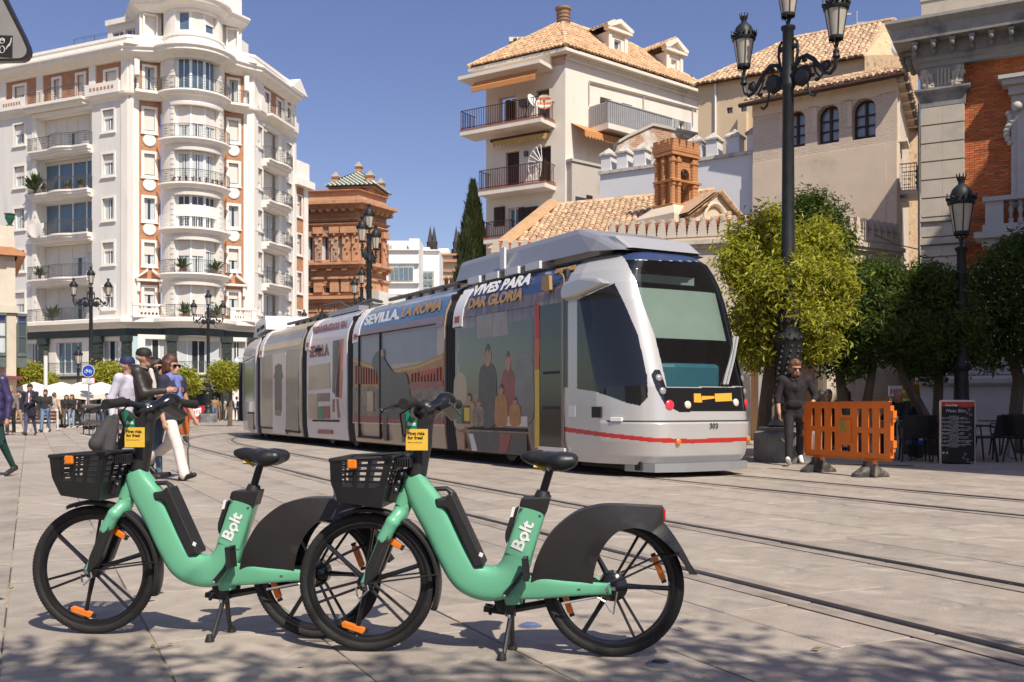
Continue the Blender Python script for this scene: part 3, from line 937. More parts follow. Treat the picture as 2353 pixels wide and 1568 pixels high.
for pp in(arc_local(BR-0.1,-R(88),-HA,4),arc_local(BR-0.1,HA,R(88),4)):
 tb.slab(pp+[(bay_c.x-B0.x,bay_c.y-B0.y)],CORN+1.0,TOP)
tb.sweep([(-0.5,CORN+1.0),(0,CORN+1.0),(0,CORN+1.75),(-0.5,CORN+1.75)],arc_local(BR-0.1,-HA,HA,10));tb.sweep([(-0.5,CORN+3.2),(0,CORN+3.2),(0,TOP),(-0.5,TOP)],arc_local(BR-0.1,-HA,HA,10))
tb.sweep([(0,CORN+1.2),(0.06,CORN+1.22),(0.06,CORN+1.55),(0,CORN+1.57)],arc_local(BR-0.1,-HA,HA,10))
tb.build('bay_wall',M_WHITE,apt)
pts=arc_local(BR-0.45,-HA+0.02,HA-0.02,3)
for i in range(3):
 a,b_=Vector(pts[i]),Vector(pts[i+1]);d=b_-a
 T=Matrix.Translation((a.x,a.y,0))@Matrix.Rotation(math.atan2(d.y,d.x),4,'Z')
 window_unit(apt,T,0.08,CORN+1.77,d.length-0.16,1.42,0.0,(0,0.95,0.55)[i],1,M_GLASSB,False)
 mb=MB();mb.box(-0.1,0.1,-0.06,0.05,CORN+1.7,CORN+3.25);mb.build('mullion',M_FRAME,apt,T)
def wrap2(off0=0.0):
 p=[PC.w(0.15,6),PC.w(0.15,0.3)]
 r=[(q.x-B0.x,q.y-B0.y)for q in p]+arc_local(BR-0.1,-R(78),R(78),14)
 p2=[PC.w(CLEN-0.2,0.3),PC.w(CLEN-0.2,5)]
 return r+[(q.x-B0.x,q.y-B0.y)for q in p2]
tb=MB();tb.sweep([(-0.4,TOP-0.3),(0.1,TOP-0.3),(0.2,TOP-0.15),(0.5,TOP+0.05),(0.55,TOP+0.2),(0.7,TOP+0.35),(0.7,TOP+0.5),(-0.4,TOP+0.5)],wrap2())
tb.sweep([(-0.4,TOP+0.5),(0.1,TOP+0.5),(0.1,TOP+2.0),(0.18,TOP+2.02),(0.18,TOP+2.2),(-0.4,TOP+2.2)],wrap2());tb.build('cornice',M_CREAMW,apt)
tp=MB();tp.slab([(PC.w(x,y).x-B0.x,PC.w(x,y).y-B0.y)for x,y in((0.3,0.5),(2.4,-1.0),(CLEN-2.4,-1.0),(CLEN-0.4,0.5),(CLEN-0.4,6),(0.3,6))],TOP+0.3,TOP+1.5)
tp.build('roof',M_CREAMW,apt)
sb=MB();wn_=[(PL.t(217)-0.0,PL.t(217)+1.35,CORN+1.75,CORN+3.0),(PL.t(217)+1.6,PL.t(217)+2.9,CORN+1.75,CORN+3.0)]
SBM=ML@Matrix.Translation((0,2.2,0))
off=-0.6
wn_=[(PL.t(219)+off,PL.t(219)+1.2+off,CORN+1.8,CORN+3.0),(PL.t(219)+1.35+off,PL.t(219)+2.55+off,CORN+1.8,CORN+3.0)]
wall_holes(sb,PL.t(195),tL1+0.3,CORN+0.9,CORN+3.5,wn_,0.0,0.25);sb.box(PL.t(195),tL1+0.3,-0.25,0.3,CORN+3.502,CORN+3.9);sb.build('wall',M_WHITE,apt,SBM)
for h in wn_:window_unit(apt,SBM,h[0],h[2],h[1]-h[0],h[3]-h[2],0.18,0,2,M_GLASSB,False)
sb=MB();sb.box(tL0,PL.t(195)-0.003,1.2,1.6,CORN+0.9,CORN+2.6);sb.box(tL0,PL.t(195)-0.003,0.9,1.65,CORN+2.603,CORN+2.95);sb.build('wall',M_WHITE,apt,SBM)
sb=MB();sb.box(PL.t(70),PL.t(138),0.6,0.8,CORN+1.4,CORN+2.2);sb.build('brick_wall',M_BRK,apt,SBM)
sb=MB();sb.slab([(p.x-B0.x,p.y-B0.y)for p in(PL.w(tL0,2),PL.w(tL1,2),PC.w(CLEN,3),PR.w(RLEN,3),PR.w(RLEN,12),PL.w(tL0,14))],CORN-0.2,CORN+0.9);sb.build('roof',M_GREYW,apt)
rt=MB()
for(u0,u1,h)in((92,140,0.9),(140,255,0.85)):
 railing([(PL.t(u0)+off,1.6),(PL.t(u1)+off,1.6)],CORN+3.0,h,1.6).build('railing',M_IRON,apt,SBM,kind='stuff')
kx=MB();kx.box(PL.t(210),PL.t(262),2.5,4.5,CORN+2.9,CORN+5.2);kx.box(PL.t(170),PL.t(183),2.0,3.2,CORN+2.9,CORN+4.0);kx.box(PL.t(194),PL.t(212),2.2,3.0,CORN+2.9,CORN+4.6)
kx.build('roof_hut',M_WHITE,apt,SBM)
an=thing('antenna_mast','thin mobile phone antenna masts on the roof of the white apartment block','antenna',PL.w(PL.t(236),5.5,CORN+5.2))
mb=MB()
for dx,h in((-0.5,1.8),(0,2.6),(0.25,1.9),(1.0,2.4)):mb.tube([(dx,0,-0.5),(dx,0,h)],0.05,5);mb.box(dx-0.11,dx+0.11,-0.1,0.1,h*0.3,h*0.9)
for k in range(3):mb.tube([(0.5+0.3*math.sin(i*.5+k),0,-0.4+i*0.22)for i in range(10)],0.04,5)
mb.build('mast',M_IRON,an)
# ---- facade on the right
rwins=[];colA=(PR.t(586),PR.t(602));colB=(PR.t(657),PR.t(670));rb=(PR.t(606),PR.t(640))
for z in FL:rwins+=[(colA[0],colA[1],z+0.85,z+2.35),(colB[0],colB[1],z+0.85,z+2.35),(rb[0],rb[1],z,z+2.6)]
rw=MB();wall_holes(rw,0.7,RLEN,7.5,ATT,rwins,0.0,0.3);rw.build('wall',M_GREYW,apt,MR)
tr=MB()
for z in FL:
 surround(tr,colA[0],colA[1],z+0.85,z+2.35,0.14);surround(tr,colB[0],colB[1],z+0.85,z+2.35,0.14)
 tr.box(rb[0]-0.2,rb[1]+0.3,-0.1,0.05,z+2.62,z+2.9);tr.box(rb[1]+0.005,rb[1]+0.45,-0.08,0.05,z,z+2.6)
for t in(colA[0]-0.9,rb[1]+0.55):pass
tr.build('moulding',M_CREAMW,apt,MR)
for q,z in enumerate(FL):
 window_unit(apt,MR,colA[0],z+0.85,colA[1]-colA[0],1.5,0.25,0.7,1);window_unit(apt,MR,colB[0],z+0.85,colB[1]-colB[0],1.5,0.25,0.5,1)
 w=(rb[1]-rb[0])/2
 for i in range(2):window_unit(apt,MR,rb[0]+w*i,z+0.02,w-0.01,2.55,0.6,(0.0,0.4,0.05,1.0,0.8)[q],2,M_GLASSB if q in(2,)else M_GLASSD)
 x0,x1=rb[0]-0.3,rb[1]+1.1
 path=[(x0,-0.02),(x0,-0.75),(x0+1.2,-0.8),(x0+1.6,-1.0),((x0+x1)/2+0.4,-1.1),(x1-0.7,-1.0),(x1,-0.75),(x1,-0.02)]
 sl=MB();sl.slab(path[::-1],z-0.16,z-0.02);sl.slab([(p[0],p[1]*0.8)for p in path][::-1],z-0.36,z-0.163);sl.slab([(p[0],p[1]*0.5)for p in path][::-1],z-0.6,z-0.363)
 sl.build('balcony',M_CREAMW,apt,MR)
 railing(path,z-0.02).build('railing',M_IRON,apt,MR,kind='stuff')
ath=[(colA[0],colA[1],ATT+0.5,ATT+1.9),(rb[0]+0.2,rb[0]+1.0,ATT,ATT+1.95),(rb[1]-0.2,rb[1]+0.6,ATT,ATT+1.95),(colB[0],colB[1],ATT+0.5,ATT+1.9)]
rw=MB();wall_holes(rw,0.7,RLEN,ATT,CORN-0.3,ath,0.05,0.3);rw.build('brick_wall',M_BRK,apt,MR)
tr=MB()
for h in ath:surround(tr,h[0],h[1],h[2],h[3],0.2,0.03,False)
for t in(0.9,rb[0]-0.4,rb[1]+1.3,RLEN-0.3):tr.box(t-0.3,t+0.3,-0.08,0.1,ATT,CORN-0.3)
tr.box(0.5,rb[0]-0.3,-0.5,-0.3,ATT-0.05,ATT+0.8);tr.box(rb[1]+1.2,RLEN,-0.5,-0.3,ATT-0.05,ATT+0.8)
tr.prism([(RLEN-2.4,CORN+0.503),(RLEN+0.8,CORN+0.503),(RLEN-0.8,CORN+1.6)],-1.0,0.2)
tr.build('moulding',M_CREAMW,apt,MR)
for h in ath:window_unit(apt,MR,h[0],h[2],h[1]-h[0],h[3]-h[2],0.25,0.0,1)
railing([(rb[0]-0.3,-0.1),(rb[0]-0.3,-0.7),(rb[1]+1.2,-0.9),(rb[1]+1.2,-0.1)],ATT).build('railing',M_IRON,apt,MR,kind='stuff')
sl=MB();sl.box(rb[0]-0.4,rb[1]+1.3,-0.95,0,ATT-0.2,ATT-0.01);sl.build('balcony',M_CREAMW,apt,MR)
rw=MB();rw.box(RLEN+0.003,RLEN+0.4,-0.1,3,7.5,CORN-0.3);rw.build('corner_pier',M_WHITE,apt,MR)
sb=MB();sb.box(0.9,4.2,2.5,6.0,CORN+0.9,CORN+3.9);sb.build('wall',M_WHITE,apt,MR)
nb=thing('apartment_building','narrow white and brick block at the far right end of the corner apartment building','building',PR.w(RLEN+0.6,0.1))
NP=Plane(*PR.w(RLEN+0.6,0.1).xy,0.36,0.933)
NM=Matrix.Rotation(NP.a,4,'Z')
nh=[(0.25,0.95,z+0.8,z+2.5)for z in(3.4,6.7,10.0,13.3,16.6)]
w_=MB();wall_holes(w_,0.0,1.25,0,19.9,nh,0.0,0.3);w_.build('brick_wall',M_BRK,nb,NM)
w_=MB();w_.box(-0.5,-0.003,-0.15,2,0,19.9);w_.box(1.252,1.85,-0.12,3,0,19.9)
for h in nh:surround(w_,h[0],h[1],h[2],h[3],0.13,0.06)
w_.box(-0.5,2.2,-0.6,3,19.902,20.5);w_.box(-0.1,1.9,-0.2,3,20.503,22.1);w_.build('moulding',M_CREAMW,nb,NM)
for h in nh:window_unit(nb,NM,h[0],h[2],h[1]-h[0],h[3]-h[2],0.25,0.4,1)
# ---- mezzanine with green pillars, ground floor and the club shop
gf=MB()
mez=[]
for(a,b_,n)in((PL.t(55),PL.t(92),2),(PL.t(128),PL.t(188),4),(PL.t(232),PL.t(272),3)):mez.append((a,b_,3.5,5.9,n))
wall_holes(gf,tL0,tL1,3.28,6.2,[m[:4]for m in mez],0.0,0.35);wall_holes(gf,tL0,tL1,0.0,3.05,[(PL.t(150),PL.t(185),0.0,2.6),(PL.t(215),PL.t(255),0,2.5)],0.0,0.4)
gf.build('wall',M_WHITE,apt,ML)
for i,m in enumerate(mez):window_unit(apt,ML,m[0],m[2],m[1]-m[0],m[3]-m[2],0.3,0,m[4],M_GLASSB if i==1 else M_GLASSD,i!=1)
for(a,b_)in((PL.t(150),PL.t(185)),(PL.t(215),PL.t(255))):window_unit(apt,ML,a,0.0,b_-a,2.5,0.38,0,3,None,False)
cg=MB();mzc=[(0.3,1.5,3.5,5.95)]
wall_holes(cg,-0.3,CLEN+0.3,3.28,6.2,[(0.2,1.7,3.45,5.9),(2.4,5.6,3.45,5.9),(6.2,7.4,3.45,5.9)],-1.9,-1.4);wall_holes(cg,-0.3,CLEN+0.3,0,3.05,[(2.2,5.7,0.0,2.75)],-1.9,-1.3)
cg.build('wall',M_WHITE,apt,MC)
window_unit(apt,MC,0.2,3.45,1.5,2.45,-1.5,0,3);window_unit(apt,MC,2.4,3.45,3.2,2.45,-1.5,0.0,4);window_unit(apt,MC,6.2,3.45,1.2,2.45,-1.5,0,2)
cr=MB();cr.box(0.7,RLEN,-0.3,0.1,0,6.2);cr.build('wall',M_WHITE,apt,MR)
pil=MB()
def pillar(mb,x,y):
 mb.box(x-0.42,x+0.42,y-0.25,y+0.2,5.75,6.198);mb.box(x-0.34,x+0.34,y-0.16,y+0.2,5.4,5.748)
 for k in range(13):mb.box(x-0.34,x+0.34,y-0.2,y+0.2,0.05+k*0.41,0.05+k*0.41+0.37)
 mb.box(x-0.3,x+0.3,y-0.15,y+0.2,0,5.398)
for u in(107,232,298):
 m_=MB();pillar(m_,PL.t(u),-0.3);m_.build('stone_pillar',M_GREENST,apt,ML)
for x in(2.0,5.95,7.9):
 m_=MB();pillar(m_,x,-2.15);m_.build('stone_pillar',M_GREENST,apt,MC)
railing([(tL0,-0.55),(tL1-0.2,-0.55)],3.28,1.0).build('railing',M_IRON,apt,ML,kind='stuff')
railing([(-0.2,-2.45),(CLEN+0.2,-2.45)],3.28,1.0).build('railing',M_IRON,apt,MC,kind='stuff')
railing([(0.7,-0.8),(RLEN,-0.8)],3.28,1.0).build('railing',M_IRON,apt,MR,kind='stuff')
ac=thing('air_conditioner','white air conditioning unit on the mezzanine balcony behind the leather jacket man','air conditioner',PL.w(PL.t(252),-0.5,3.28),PL.a)
mb=MB();mb.box(-0.45,0.45,-0.15,0.15,0.08,0.75);mb.build('casing',M_ACUNIT,ac);mb=MB();mb.lathe([(0.27,0),(0.27,0.02),(0.05,0.03)],16,Matrix.Translation((-0.1,-0.15,0.41))@Matrix.Rotation(PI/2,4,'X'));mb.build('fan_grille',M_IRON,ac)
M_RED=mat('club_red',(0.42,0.02,0.03),0.4,var=0.1,scale=2)
M_LETTER=mat('white_letter',(0.82,0.81,0.79),0.5,var=0.0)
sh=MB();sh.box(2.2,5.7,-1.32,-1.28,0,2.75);sh.build('shop_window',M_GLASSD,apt,MC)
sh=MB();sh.box(2.15,5.75,-1.98,-1.86,2.05,2.75);sh.build('shop_fascia',M_DARKIN,apt,MC)
sh=MB();sh.box(2.2,4.6,-1.5,-1.45,0.02,1.05);sh.box(2.15,5.75,-1.8,-1.4,0.0,0.06);sh.build('red_panel',M_RED,apt,MC)
lettering('SEVILLA FC',0.42,M_LETTER,apt,MC@Matrix.Translation((3.1,-2.0,2.25))@UPRIGHT,0.02,bold=0.012)
def crest(x,z,s,y):
 sp=[(-.5,.55),(.0,.42),(.5,.55),(.5,.0),(.3,-.35),(0,-.6),(-.3,-.35),(-.5,0)]
 mb=MB();mb.prism([(x+p[0]*s,z+p[1]*s)for p in sp],y,y+0.03);mb.build('club_crest',M_LETTER,apt,MC,fix=True)
 st=MB()
 for k in(-0.3,-0.02,0.26):st.box(x+(k-0.05)*s,x+(k+0.06)*s,y-0.012,y-0.003,z-0.28*s,z+0.05*s)
 st.box(x-0.42*s,x+0.42*s,y-0.012,y-0.003,z+0.1*s,z+0.16*s)
 st.build('crest_stripe',M_RED,apt,MC,kind='stuff')
crest(2.62,2.38,0.62,-2.02);crest(3.9,0.58,0.6,-1.54)
cl=thing('banner_cloth','white cloth hung over the railing of the middle wide balcony','cloth',PL.w(PL.t(97),-0.6,FL[2]),PL.a)
mb=MB();n=10
for i in range(n):
 a,b_=i/n,(i+1)/n
 def q_(s,t):return((s-0.5)*1.9,-0.03-0.05*math.sin(s*9)*(0.3+t),0.93-t*(0.35+0.75*math.sin(PI*s)))
 for j in range(5):mb.quad(q_(a,j/5),q_(b_,j/5),q_(b_,(j+1)/5),q_(a,(j+1)/5))
mb.build('cloth',M_CREAMW,cl,smooth=True)
# ---- the older house cut by the left edge of the picture
M_OLDCREAM=mat('cream_stucco',(0.62,0.55,0.44),0.8,var=0.06,scale=1.2,bump=0.1,bscale=15,stain=((0.50,0.43,0.33),0.8,0.55,0.75))
M_GREENFR=mat('grey_green_joinery',(0.10,0.125,0.11),0.5,var=0.15,scale=6)
M_CHINA=mat('blue_stained_glass',(0.02,0.015,0.16),0.15,var=0.2,scale=3)
oh=thing('old_house','cream old house with glazed bay window and tiled eave, left edge','building',(xat(34,47),47,0))
OM=Matrix.Rotation(R(29),4,'Z')
def oz(v):return zat(v,47)
w_=MB();w_.box(-4,0,0,8,oz(712),oz(548));w_.box(-4,0.12,-0.12,8,oz(590),oz(575));w_.box(-4,-0.05,0.02,8,0,oz(712));w_.build('wall',M_OLDCREAM,oh,OM)
w_=MB();w_.box(-4,0.15,-0.15,8,oz(720),oz(703));w_.box(-0.35,0.02,-0.06,0.3,oz(703),oz(600));w_.box(-4,-0.06,0.1,8,oz(548),oz(520));w_.box(-0.3,-0.03,0.02,0.5,oz(590)+0.8,oz(520));w_.box(-4,0.08,-0.06,8,oz(885),oz(872));w_.box(-0.5,0.06,-0.03,1,0,oz(722));w_.build('moulding',M_OLDCREAM,oh,OM)
w_=MB();w_.prism([(-4,oz(590)),(0.45,oz(590)),(0.5,oz(584)),(-0.1,oz(572)),(-4,oz(572))],-0.5,8);w_.build('tiled_eave',mat('orange_tile',(0.52,0.24,0.12),0.8,var=0.15,scale=5),oh,OM)
w_=MB();w_.prism([(-4,oz(872)),(0.3,oz(872)),(0.3,oz(866)),(-4,oz(858))],-0.7,3);w_.build('awning_roof',mat('dull_red_trim',(0.20,0.05,0.05),0.6),oh,OM)
bw=MB()
for(x0,x1)in((-1.2,-0.36),(0.08,0.5)):
 bw.box(x0,x1,-0.5,0.4,oz(728),oz(722));bw.box(x0,x1,-0.45,0.35,oz(820),oz(812))
 for x in(x0,x1-0.06):bw.box(x,x+0.06,-0.45,-0.39,oz(811),oz(729))
 bw.box(x0,x1,-0.44,-0.4,oz(742),oz(740));bw.box(x0,x1,-0.44,-0.4,oz(776),oz(774))
 bw.box(x0,x1,-0.4,0.3,oz(845),oz(820.5))
bw.build('bay_window',M_GREENFR,oh,OM)
bw=MB();bw.box(-1.2,-0.36,-0.40,-0.36,oz(740),oz(729));bw.box(0.08,0.5,-0.40,-0.36,oz(740),oz(729));bw.build('stained_pane',M_CHINA,oh,OM)
bw=MB();bw.box(-1.2,-0.36,-0.38,-0.34,oz(812),oz(742));bw.build('curtain',M_CURT,oh,OM)
bw=MB();bw.box(0.08,0.5,-0.38,0.3,oz(812),oz(742));bw.build('pane',M_GLASSD,oh,OM)
ur=thing('garden_urn','green glazed urn on the parapet of the cream house','urn',OM@Vector((-0.2,0.25,0))+Vector((xat(34,47),47,oz(520))))
mb=MB();mb.lathe([(0.14,0),(0.16,0.05),(0.08,0.1),(0.22,0.4),(0.2,0.5),(0.27,0.58),(0.25,0.6),(0.001,0.5)],12);mb.build('urn',mat('green_glaze',(0.02,0.10,0.07),0.2),ur,smooth=True)
# ================================================================ brick tower, white modern block, arcaded house, cypress
M_BRICKT=mat('tower_brick',(0.50,0.265,0.15),0.85,var=0.10,scale=0.8,bump=0.3,bscale=20,stain=((0.58,0.36,0.22),0.7,0.5,0.7),brick=((0.43,0.21,0.115),(0.52,0.34,0.22),0.5,0.16))
M_BRICKM=mat('moulded_brick',(0.50,0.265,0.15),0.85,var=0.15,scale=1.5,stain=((0.30,0.15,0.09),1.6,0.55,0.7))
M_CERAM=mat('painted_ceramic',(0.35,0.30,0.22),0.4,var=0.4,scale=6,stain=[((0.12,0.16,0.22),5,0.5,0.6),((0.40,0.12,0.06),3,0.6,0.66)])
M_TILEW=mat('white_glazed_tile',(0.66,0.64,0.56),0.35,var=0.1,scale=3)
M_TILEG=mat('green_glazed_tile',(0.055,0.10,0.065),0.35,var=0.2,scale=3)
TY=100.0
cT=Vector((xat(822,TY),TY,0))
PTL=Plane(cT.x,cT.y,0.985,-0.17)
PTR=Plane(cT.x,cT.y,0.50,0.866)
tow=thing('brick_tower','ornate orange brick tower with arched windows and a green and white tiled pyramid roof','tower',cT)
TI=Matrix.Translation(-cT);TL,TR=TI@PTL.M,TI@PTR.M
tl=PTL.t(700);trr=PTR.t(888)
def tz(v):return zat(439+(v-524)*.84 if v>524 else v-85,TY)
zc={k:tz(v)for k,v in dict(par=524,corn=556,cornb=575,ent=605,arch=643,spring=690,sill=716,c2=722,c2b=745,win=768,winb=788,base=934).items()}
hl=[]
for u in(712,747,785):
 hl.append((PTL.t(u)-.45,PTL.t(u)+.45,tz(716)+0.2,tz(646),'a'))
hs2=[(PTL.t(u)-.35,PTL.t(u)+.35,zat(672,TY),zat(657,TY))for u in(714,751,787)]
w_=MB();wall_holes(w_,tl,0,0,tz(524),hl+hs2,0,0.5);w_.build('wall',M_BRICKT,tow,TL)
hr=[(PTR.t(u),PTR.t(u)+2.3,tz(716)+0.2,tz(650),'a')for u in(838,862)]
w_=MB();wall_holes(w_,0,trr,0,tz(524),hr,0,0.6);w_.build('wall',M_BRICKT,tow,TR)
for h in hl+hs2:
 window_unit(tow,TL,h[0],h[2],h[1]-h[0],h[3]-h[2],0.42,0,1,M_GLASSD,len(h)>4)
for h in hr:
 mb=MB();mb.box(h[0],h[1],0.5,0.6,h[2],h[3]);mb.build('blind_panel',M_BRICKM,tow,TR)
plan=[(PTL.w(tl)-cT).xy,(0,0),(PTR.w(trr)-cT).xy]
cn=MB()
def cb(z0,z1,out):cn.sweep([(-0.2,z0),(out*0.5,z0),(out*0.6,z0+(z1-z0)*0.5),(out,z0+(z1-z0)*0.55),(out,z1),(-0.2,z1)],plan)
cb(tz(575),tz(556),1.5);cb(tz(607),tz(600),0.5);cb(tz(735),tz(721),1.0);cb(tz(618),tz(611),0.4);cb(tz(760),tz(757),0.3);cb(tz(830),tz(812),0.7);cb(tz(524),tz(521),0.35)
cn.build('cornice',M_BRICKM,tow)
dn=MB()
for(P,M,t0,t1)in((PTL,TL,tl,0),(PTR,TR,0,trr)):
 k=int((t1-t0)/0.75)
 for i in range(k):
  x=t0+(t1-t0)*(i+0.5)/k
  if M is TL:dn.box(x-0.2,x+0.2,-1.0,0,tz(582),tz(575)-0.003,TL)
  else:dn.box(x-0.2,x+0.2,-1.0,0,tz(582),tz(575)-0.003,TR)
  if i%2:dn.box(x-0.25,x+0.25,-0.7,0,tz(742),tz(735)-0.003,TL if M is TL else TR)
dn.build('corbel',M_BRICKM,tow,kind='stuff')
cap=MB()
for(M,ts)in((TL,[PTL.t(u)for u in(733,770)]+[-1.2,-0.2]),(TR,[0.8,trr*0.42,trr-0.5])):
 for t in ts:
  cap.box(t-0.35,t+0.35,-0.22,0,tz(716),tz(640),M);cap.box(t-0.5,t+0.5,-0.45,0,tz(640)+0.003,tz(622),M)
  for k in range(5):cap.ball((t+0.25*math.sin(k*2.1),-0.3,tz(640)-0.1-k*0.45),0.17 if k<3 else 0.12,6,M=M)
  cap.box(t-0.45,t+0.45,-0.3,0,tz(800),tz(757)-0.003,M);cap.box(t-0.62,t+0.62,-0.5,0,tz(765),tz(760)-0.003,M)
cap.build('carved_pilaster',M_BRICKM,tow,kind='stuff')
ah=MB()
for h in hl:
 cx=(h[0]+h[1])/2;r=(h[1]-h[0])/2
 for(r0,r1,o)in((r+0.02,r+0.28,-0.14),(r+0.3,r+0.5,-0.08)):
  n=12
  for i in range(n):
   a,b_=PI*i/n,PI*(i+1)/n;zc_=h[3]-r
   p=[(cx+r0*math.cos(a),zc_+r0*math.sin(a)),(cx+r1*math.cos(a),zc_+r1*math.sin(a)),(cx+r1*math.cos(b_),zc_+r1*math.sin(b_)),(cx+r0*math.cos(b_),zc_+r0*math.sin(b_))]
   ah.prism(p,o,0,TL)
ah.build('arch_moulding',M_BRICKM,tow,kind='stuff')
ce=MB()
for u0,u1 in((737,764),(774,802)):ce.box(PTL.t(u0),PTL.t(u1),-0.05,0,tz(638),tz(622),TL)
for u in(735,771):ce.box(PTL.t(u)-0.2,PTL.t(u)+0.2,-0.26,-0.225,tz(714),tz(656),TL)
ce.build('ceramic_panel',M_CERAM,tow,kind='stuff')
fr=MB()
for h in hs2:
 for k,o in((0.18,-0.1),(0.5,-0.05)):
  surround(fr,h[0]-k+0.14,h[1]+k-0.14,h[2]-k+0.14,h[3]+k-0.14,0.16,-o,False)
for u in(714,751,787):surround(fr,PTL.t(u)-.6,PTL.t(u)+.6,zat(712,TY),zat(684,TY),0.15,0.12,False)
fr.build('moulding',M_BRICKM,tow,TL,kind='stuff')
ux0,ux1=PTL.t(757),PTL.t(757)+5.6
up=MB();UM=TL@Matrix.Translation((PTL.t(734)+.6,2.0,0))
W_=3.9
up.box(0.4,W_,0.4,W_,tz(524)-0.6,zat(437,102));up.box(0.1,W_+0.3,0.1,W_+0.3,zat(437,102)+0.003,zat(433,102));up.box(-0.3,W_+0.7,-0.3,W_+0.7,zat(433,102)+0.003,zat(429,102))
up.build('upper_stage',M_BRICKT,tow,UM)
ra,rb_=-0.55,W_+0.95;zb,zt=zat(428,102),zat(393,104);cm=(ra+rb_)/2
rf=MB();rf.add([(ra,ra,zb),(rb_,ra,zb),(rb_,rb_,zb),(ra,rb_,zb),(cm,cm,zt)],[(0,1,4),(1,2,4),(2,3,4),(3,0,4),(3,2,1,0)]);rf.build('roof',M_TILEG,tow,UM)
tg,tw_=MB(),MB()
for f in range(4):
 T=Matrix.Translation((cm,cm,0))@Matrix.Rotation(f*PI/2,4,'Z')
 hw=(rb_-ra)/2;nr=13
 for r_ in range(nr):
  k0,k1=r_/nr,(r_+1)/nr
  w0=hw*(1-k0);n=max(1,int(w0/0.12))|1
  for i in range(n):
   x=(i-n//2)*.24;h_=0.11
   y0,y1=-hw*(1-k0),-hw*(1-k1);z0,z1=zb+(zt-zb)*k0+0.05,zb+(zt-zb)*k1+0.03
   (tw_ if(i-n//2+r_)%2 else tg).add([(x-h_,y0,z0),(x,y0-0.04,z0+0.13),(x+h_,y0,z0),(x-h_,y1,z1),(x,y1,z1+0.1),(x+h_,y1,z1)],[(0,1,4,3),(1,2,5,4),(0,2,1)],T)
tg.build('roof_tile',M_TILEG,tow,UM,kind='stuff');tw_.build('roof_tile',M_TILEW,tow,UM,kind='stuff')
M_FIN=mat('grey_finial',(0.36,0.32,0.27),0.8,var=0.15,scale=3)
def finial(x,y,z,s):
 b_=MB();b_.box(x-s*0.4,x+s*0.4,y-s*0.4,y+s*0.4,z-1.0,z+s*0.8);b_.box(x-s*0.5,x+s*0.5,y-s*0.5,y+s*0.5,z+s*0.803,z+s*0.95)
 o=b_.build('finial',M_BRICKM,tow,UM)
 b_=MB();b_.add([(x-s*.55,y-s*.55,z+s*.953),(x+s*.55,y-s*.55,z+s*.953),(x+s*.55,y+s*.55,z+s*.953),(x-s*.55,y+s*.55,z+s*.953),(x,y,z+s*1.75)],[(0,1,4),(1,2,4),(2,3,4),(3,0,4),(3,2,1,0)]);b_.build('finial_cap',M_FIN,o)
finial(cm,cm,zt-0.25,.75);finial(0.3,0.3,zb+0.3,.8);finial(W_+0.1,0.3,zb+0.3,.8);finial(W_+0.1,W_,zb+0.3,.8)
lr=MB();lr.prism([(0.2,tz(800)),(trr+3,tz(812)),(trr+3,tz(838)),(0.2,tz(838))],-2.5,-0.5,TR);lr.build('lower_roof',M_TILEW,tow,kind='stuff')
# ---- white modern block
M_WMOD=mat('white_modern_wall',(0.80,0.78,0.75),0.75,var=0.03,scale=0.3,stain=((0.66,0.63,0.58),0.12,0.6,0.85))
M_WGLASS=mat('blue_grey_glass',(0.16,0.23,0.28),0.15,var=0.2,scale=0.6)
M_CONC=mat('concrete_grid',(0.42,0.40,0.36),0.85,var=0.08,scale=1)
YM=140.0
def mx(u):return xat(u,YM)
def mz(v):return zat(v,YM)
mod=thing('modern_building','white modern office block with blue windows and rooftop railing behind the brick tower','building',(mx(870),YM,0))
MM=Matrix.Translation((-mx(870),-YM,0))
def mbox(mb,u0,u1,v0,v1,y0,y1):mb.box(mx(u0),mx(u1),YM+y0,YM+y1,mz(v1),mz(v0),MM)
w_=MB();mbox(w_,855,962,575,960,0,8);mbox(w_,866,945,532,560,8.0,14);mbox(w_,855,932,556,575.05,1,8);mbox(w_,938,962,545,575.05,1.2,8);mbox(w_,930,1000,556,960,8.003,16);mbox(w_,905,975,545,556,9,15)
mbox(w_,855,964,573.5,576,-0.4,0);mbox(w_,855,964,604,607,-0.5,0);mbox(w_,855,964,649,652,-0.5,0);mbox(w_,855,964,675,678,-0.5,0);mbox(w_,928,1002,554,557,7.6,8)
w_.build('wall',M_WMOD,mod)
for(v0,v1)in((614,645),(684,714)):
 for i in range(5):
  u0=897+i*10.8
  f=MB();mbox(f,u0-.8,u0+11,v0,v1,-0.35,-0.2);fo=f.build('window',M_FRAME,mod)
  f=MB();mbox(f,u0+1,u0+9.4,v0+1.5,v1-8,-0.42,-0.353);mbox(f,u0+1,u0+9.4,v1-6.5,v1-1,-0.42,-0.353);f.build('pane',M_WGLASS,fo)
gr=MB();mbox(gr,962.2,987,607,725,7.2,8.0);gr.build('concrete_grid',M_CONC,mod)
for r_ in range(6):
 for c_ in range(2):
  f=MB();mbox(f,964.5+c_*11.5,973+c_*11.5,611+r_*19,623+r_*19,7.0,7.19);f.build('window',M_WGLASS,mod)
f=MB()
for v in(529,535):f.tube([(mx(875)-mx(870),14,mz(v-6)),(mx(945)-mx(870),13,mz(v+3))],0.12,4)
for i in range(9):x=mx(877+i*8.4)-mx(870);f.box(x-.06,x+.06,13,13.2,mz(536+i*.7),mz(524+i))
f.build('roof_railing',M_FRAME,mod,kind='stuff')
f=MB();mbox(f,893,899,562,572,0.8,0.95);f.build('vent_window',M_CONC,mod)
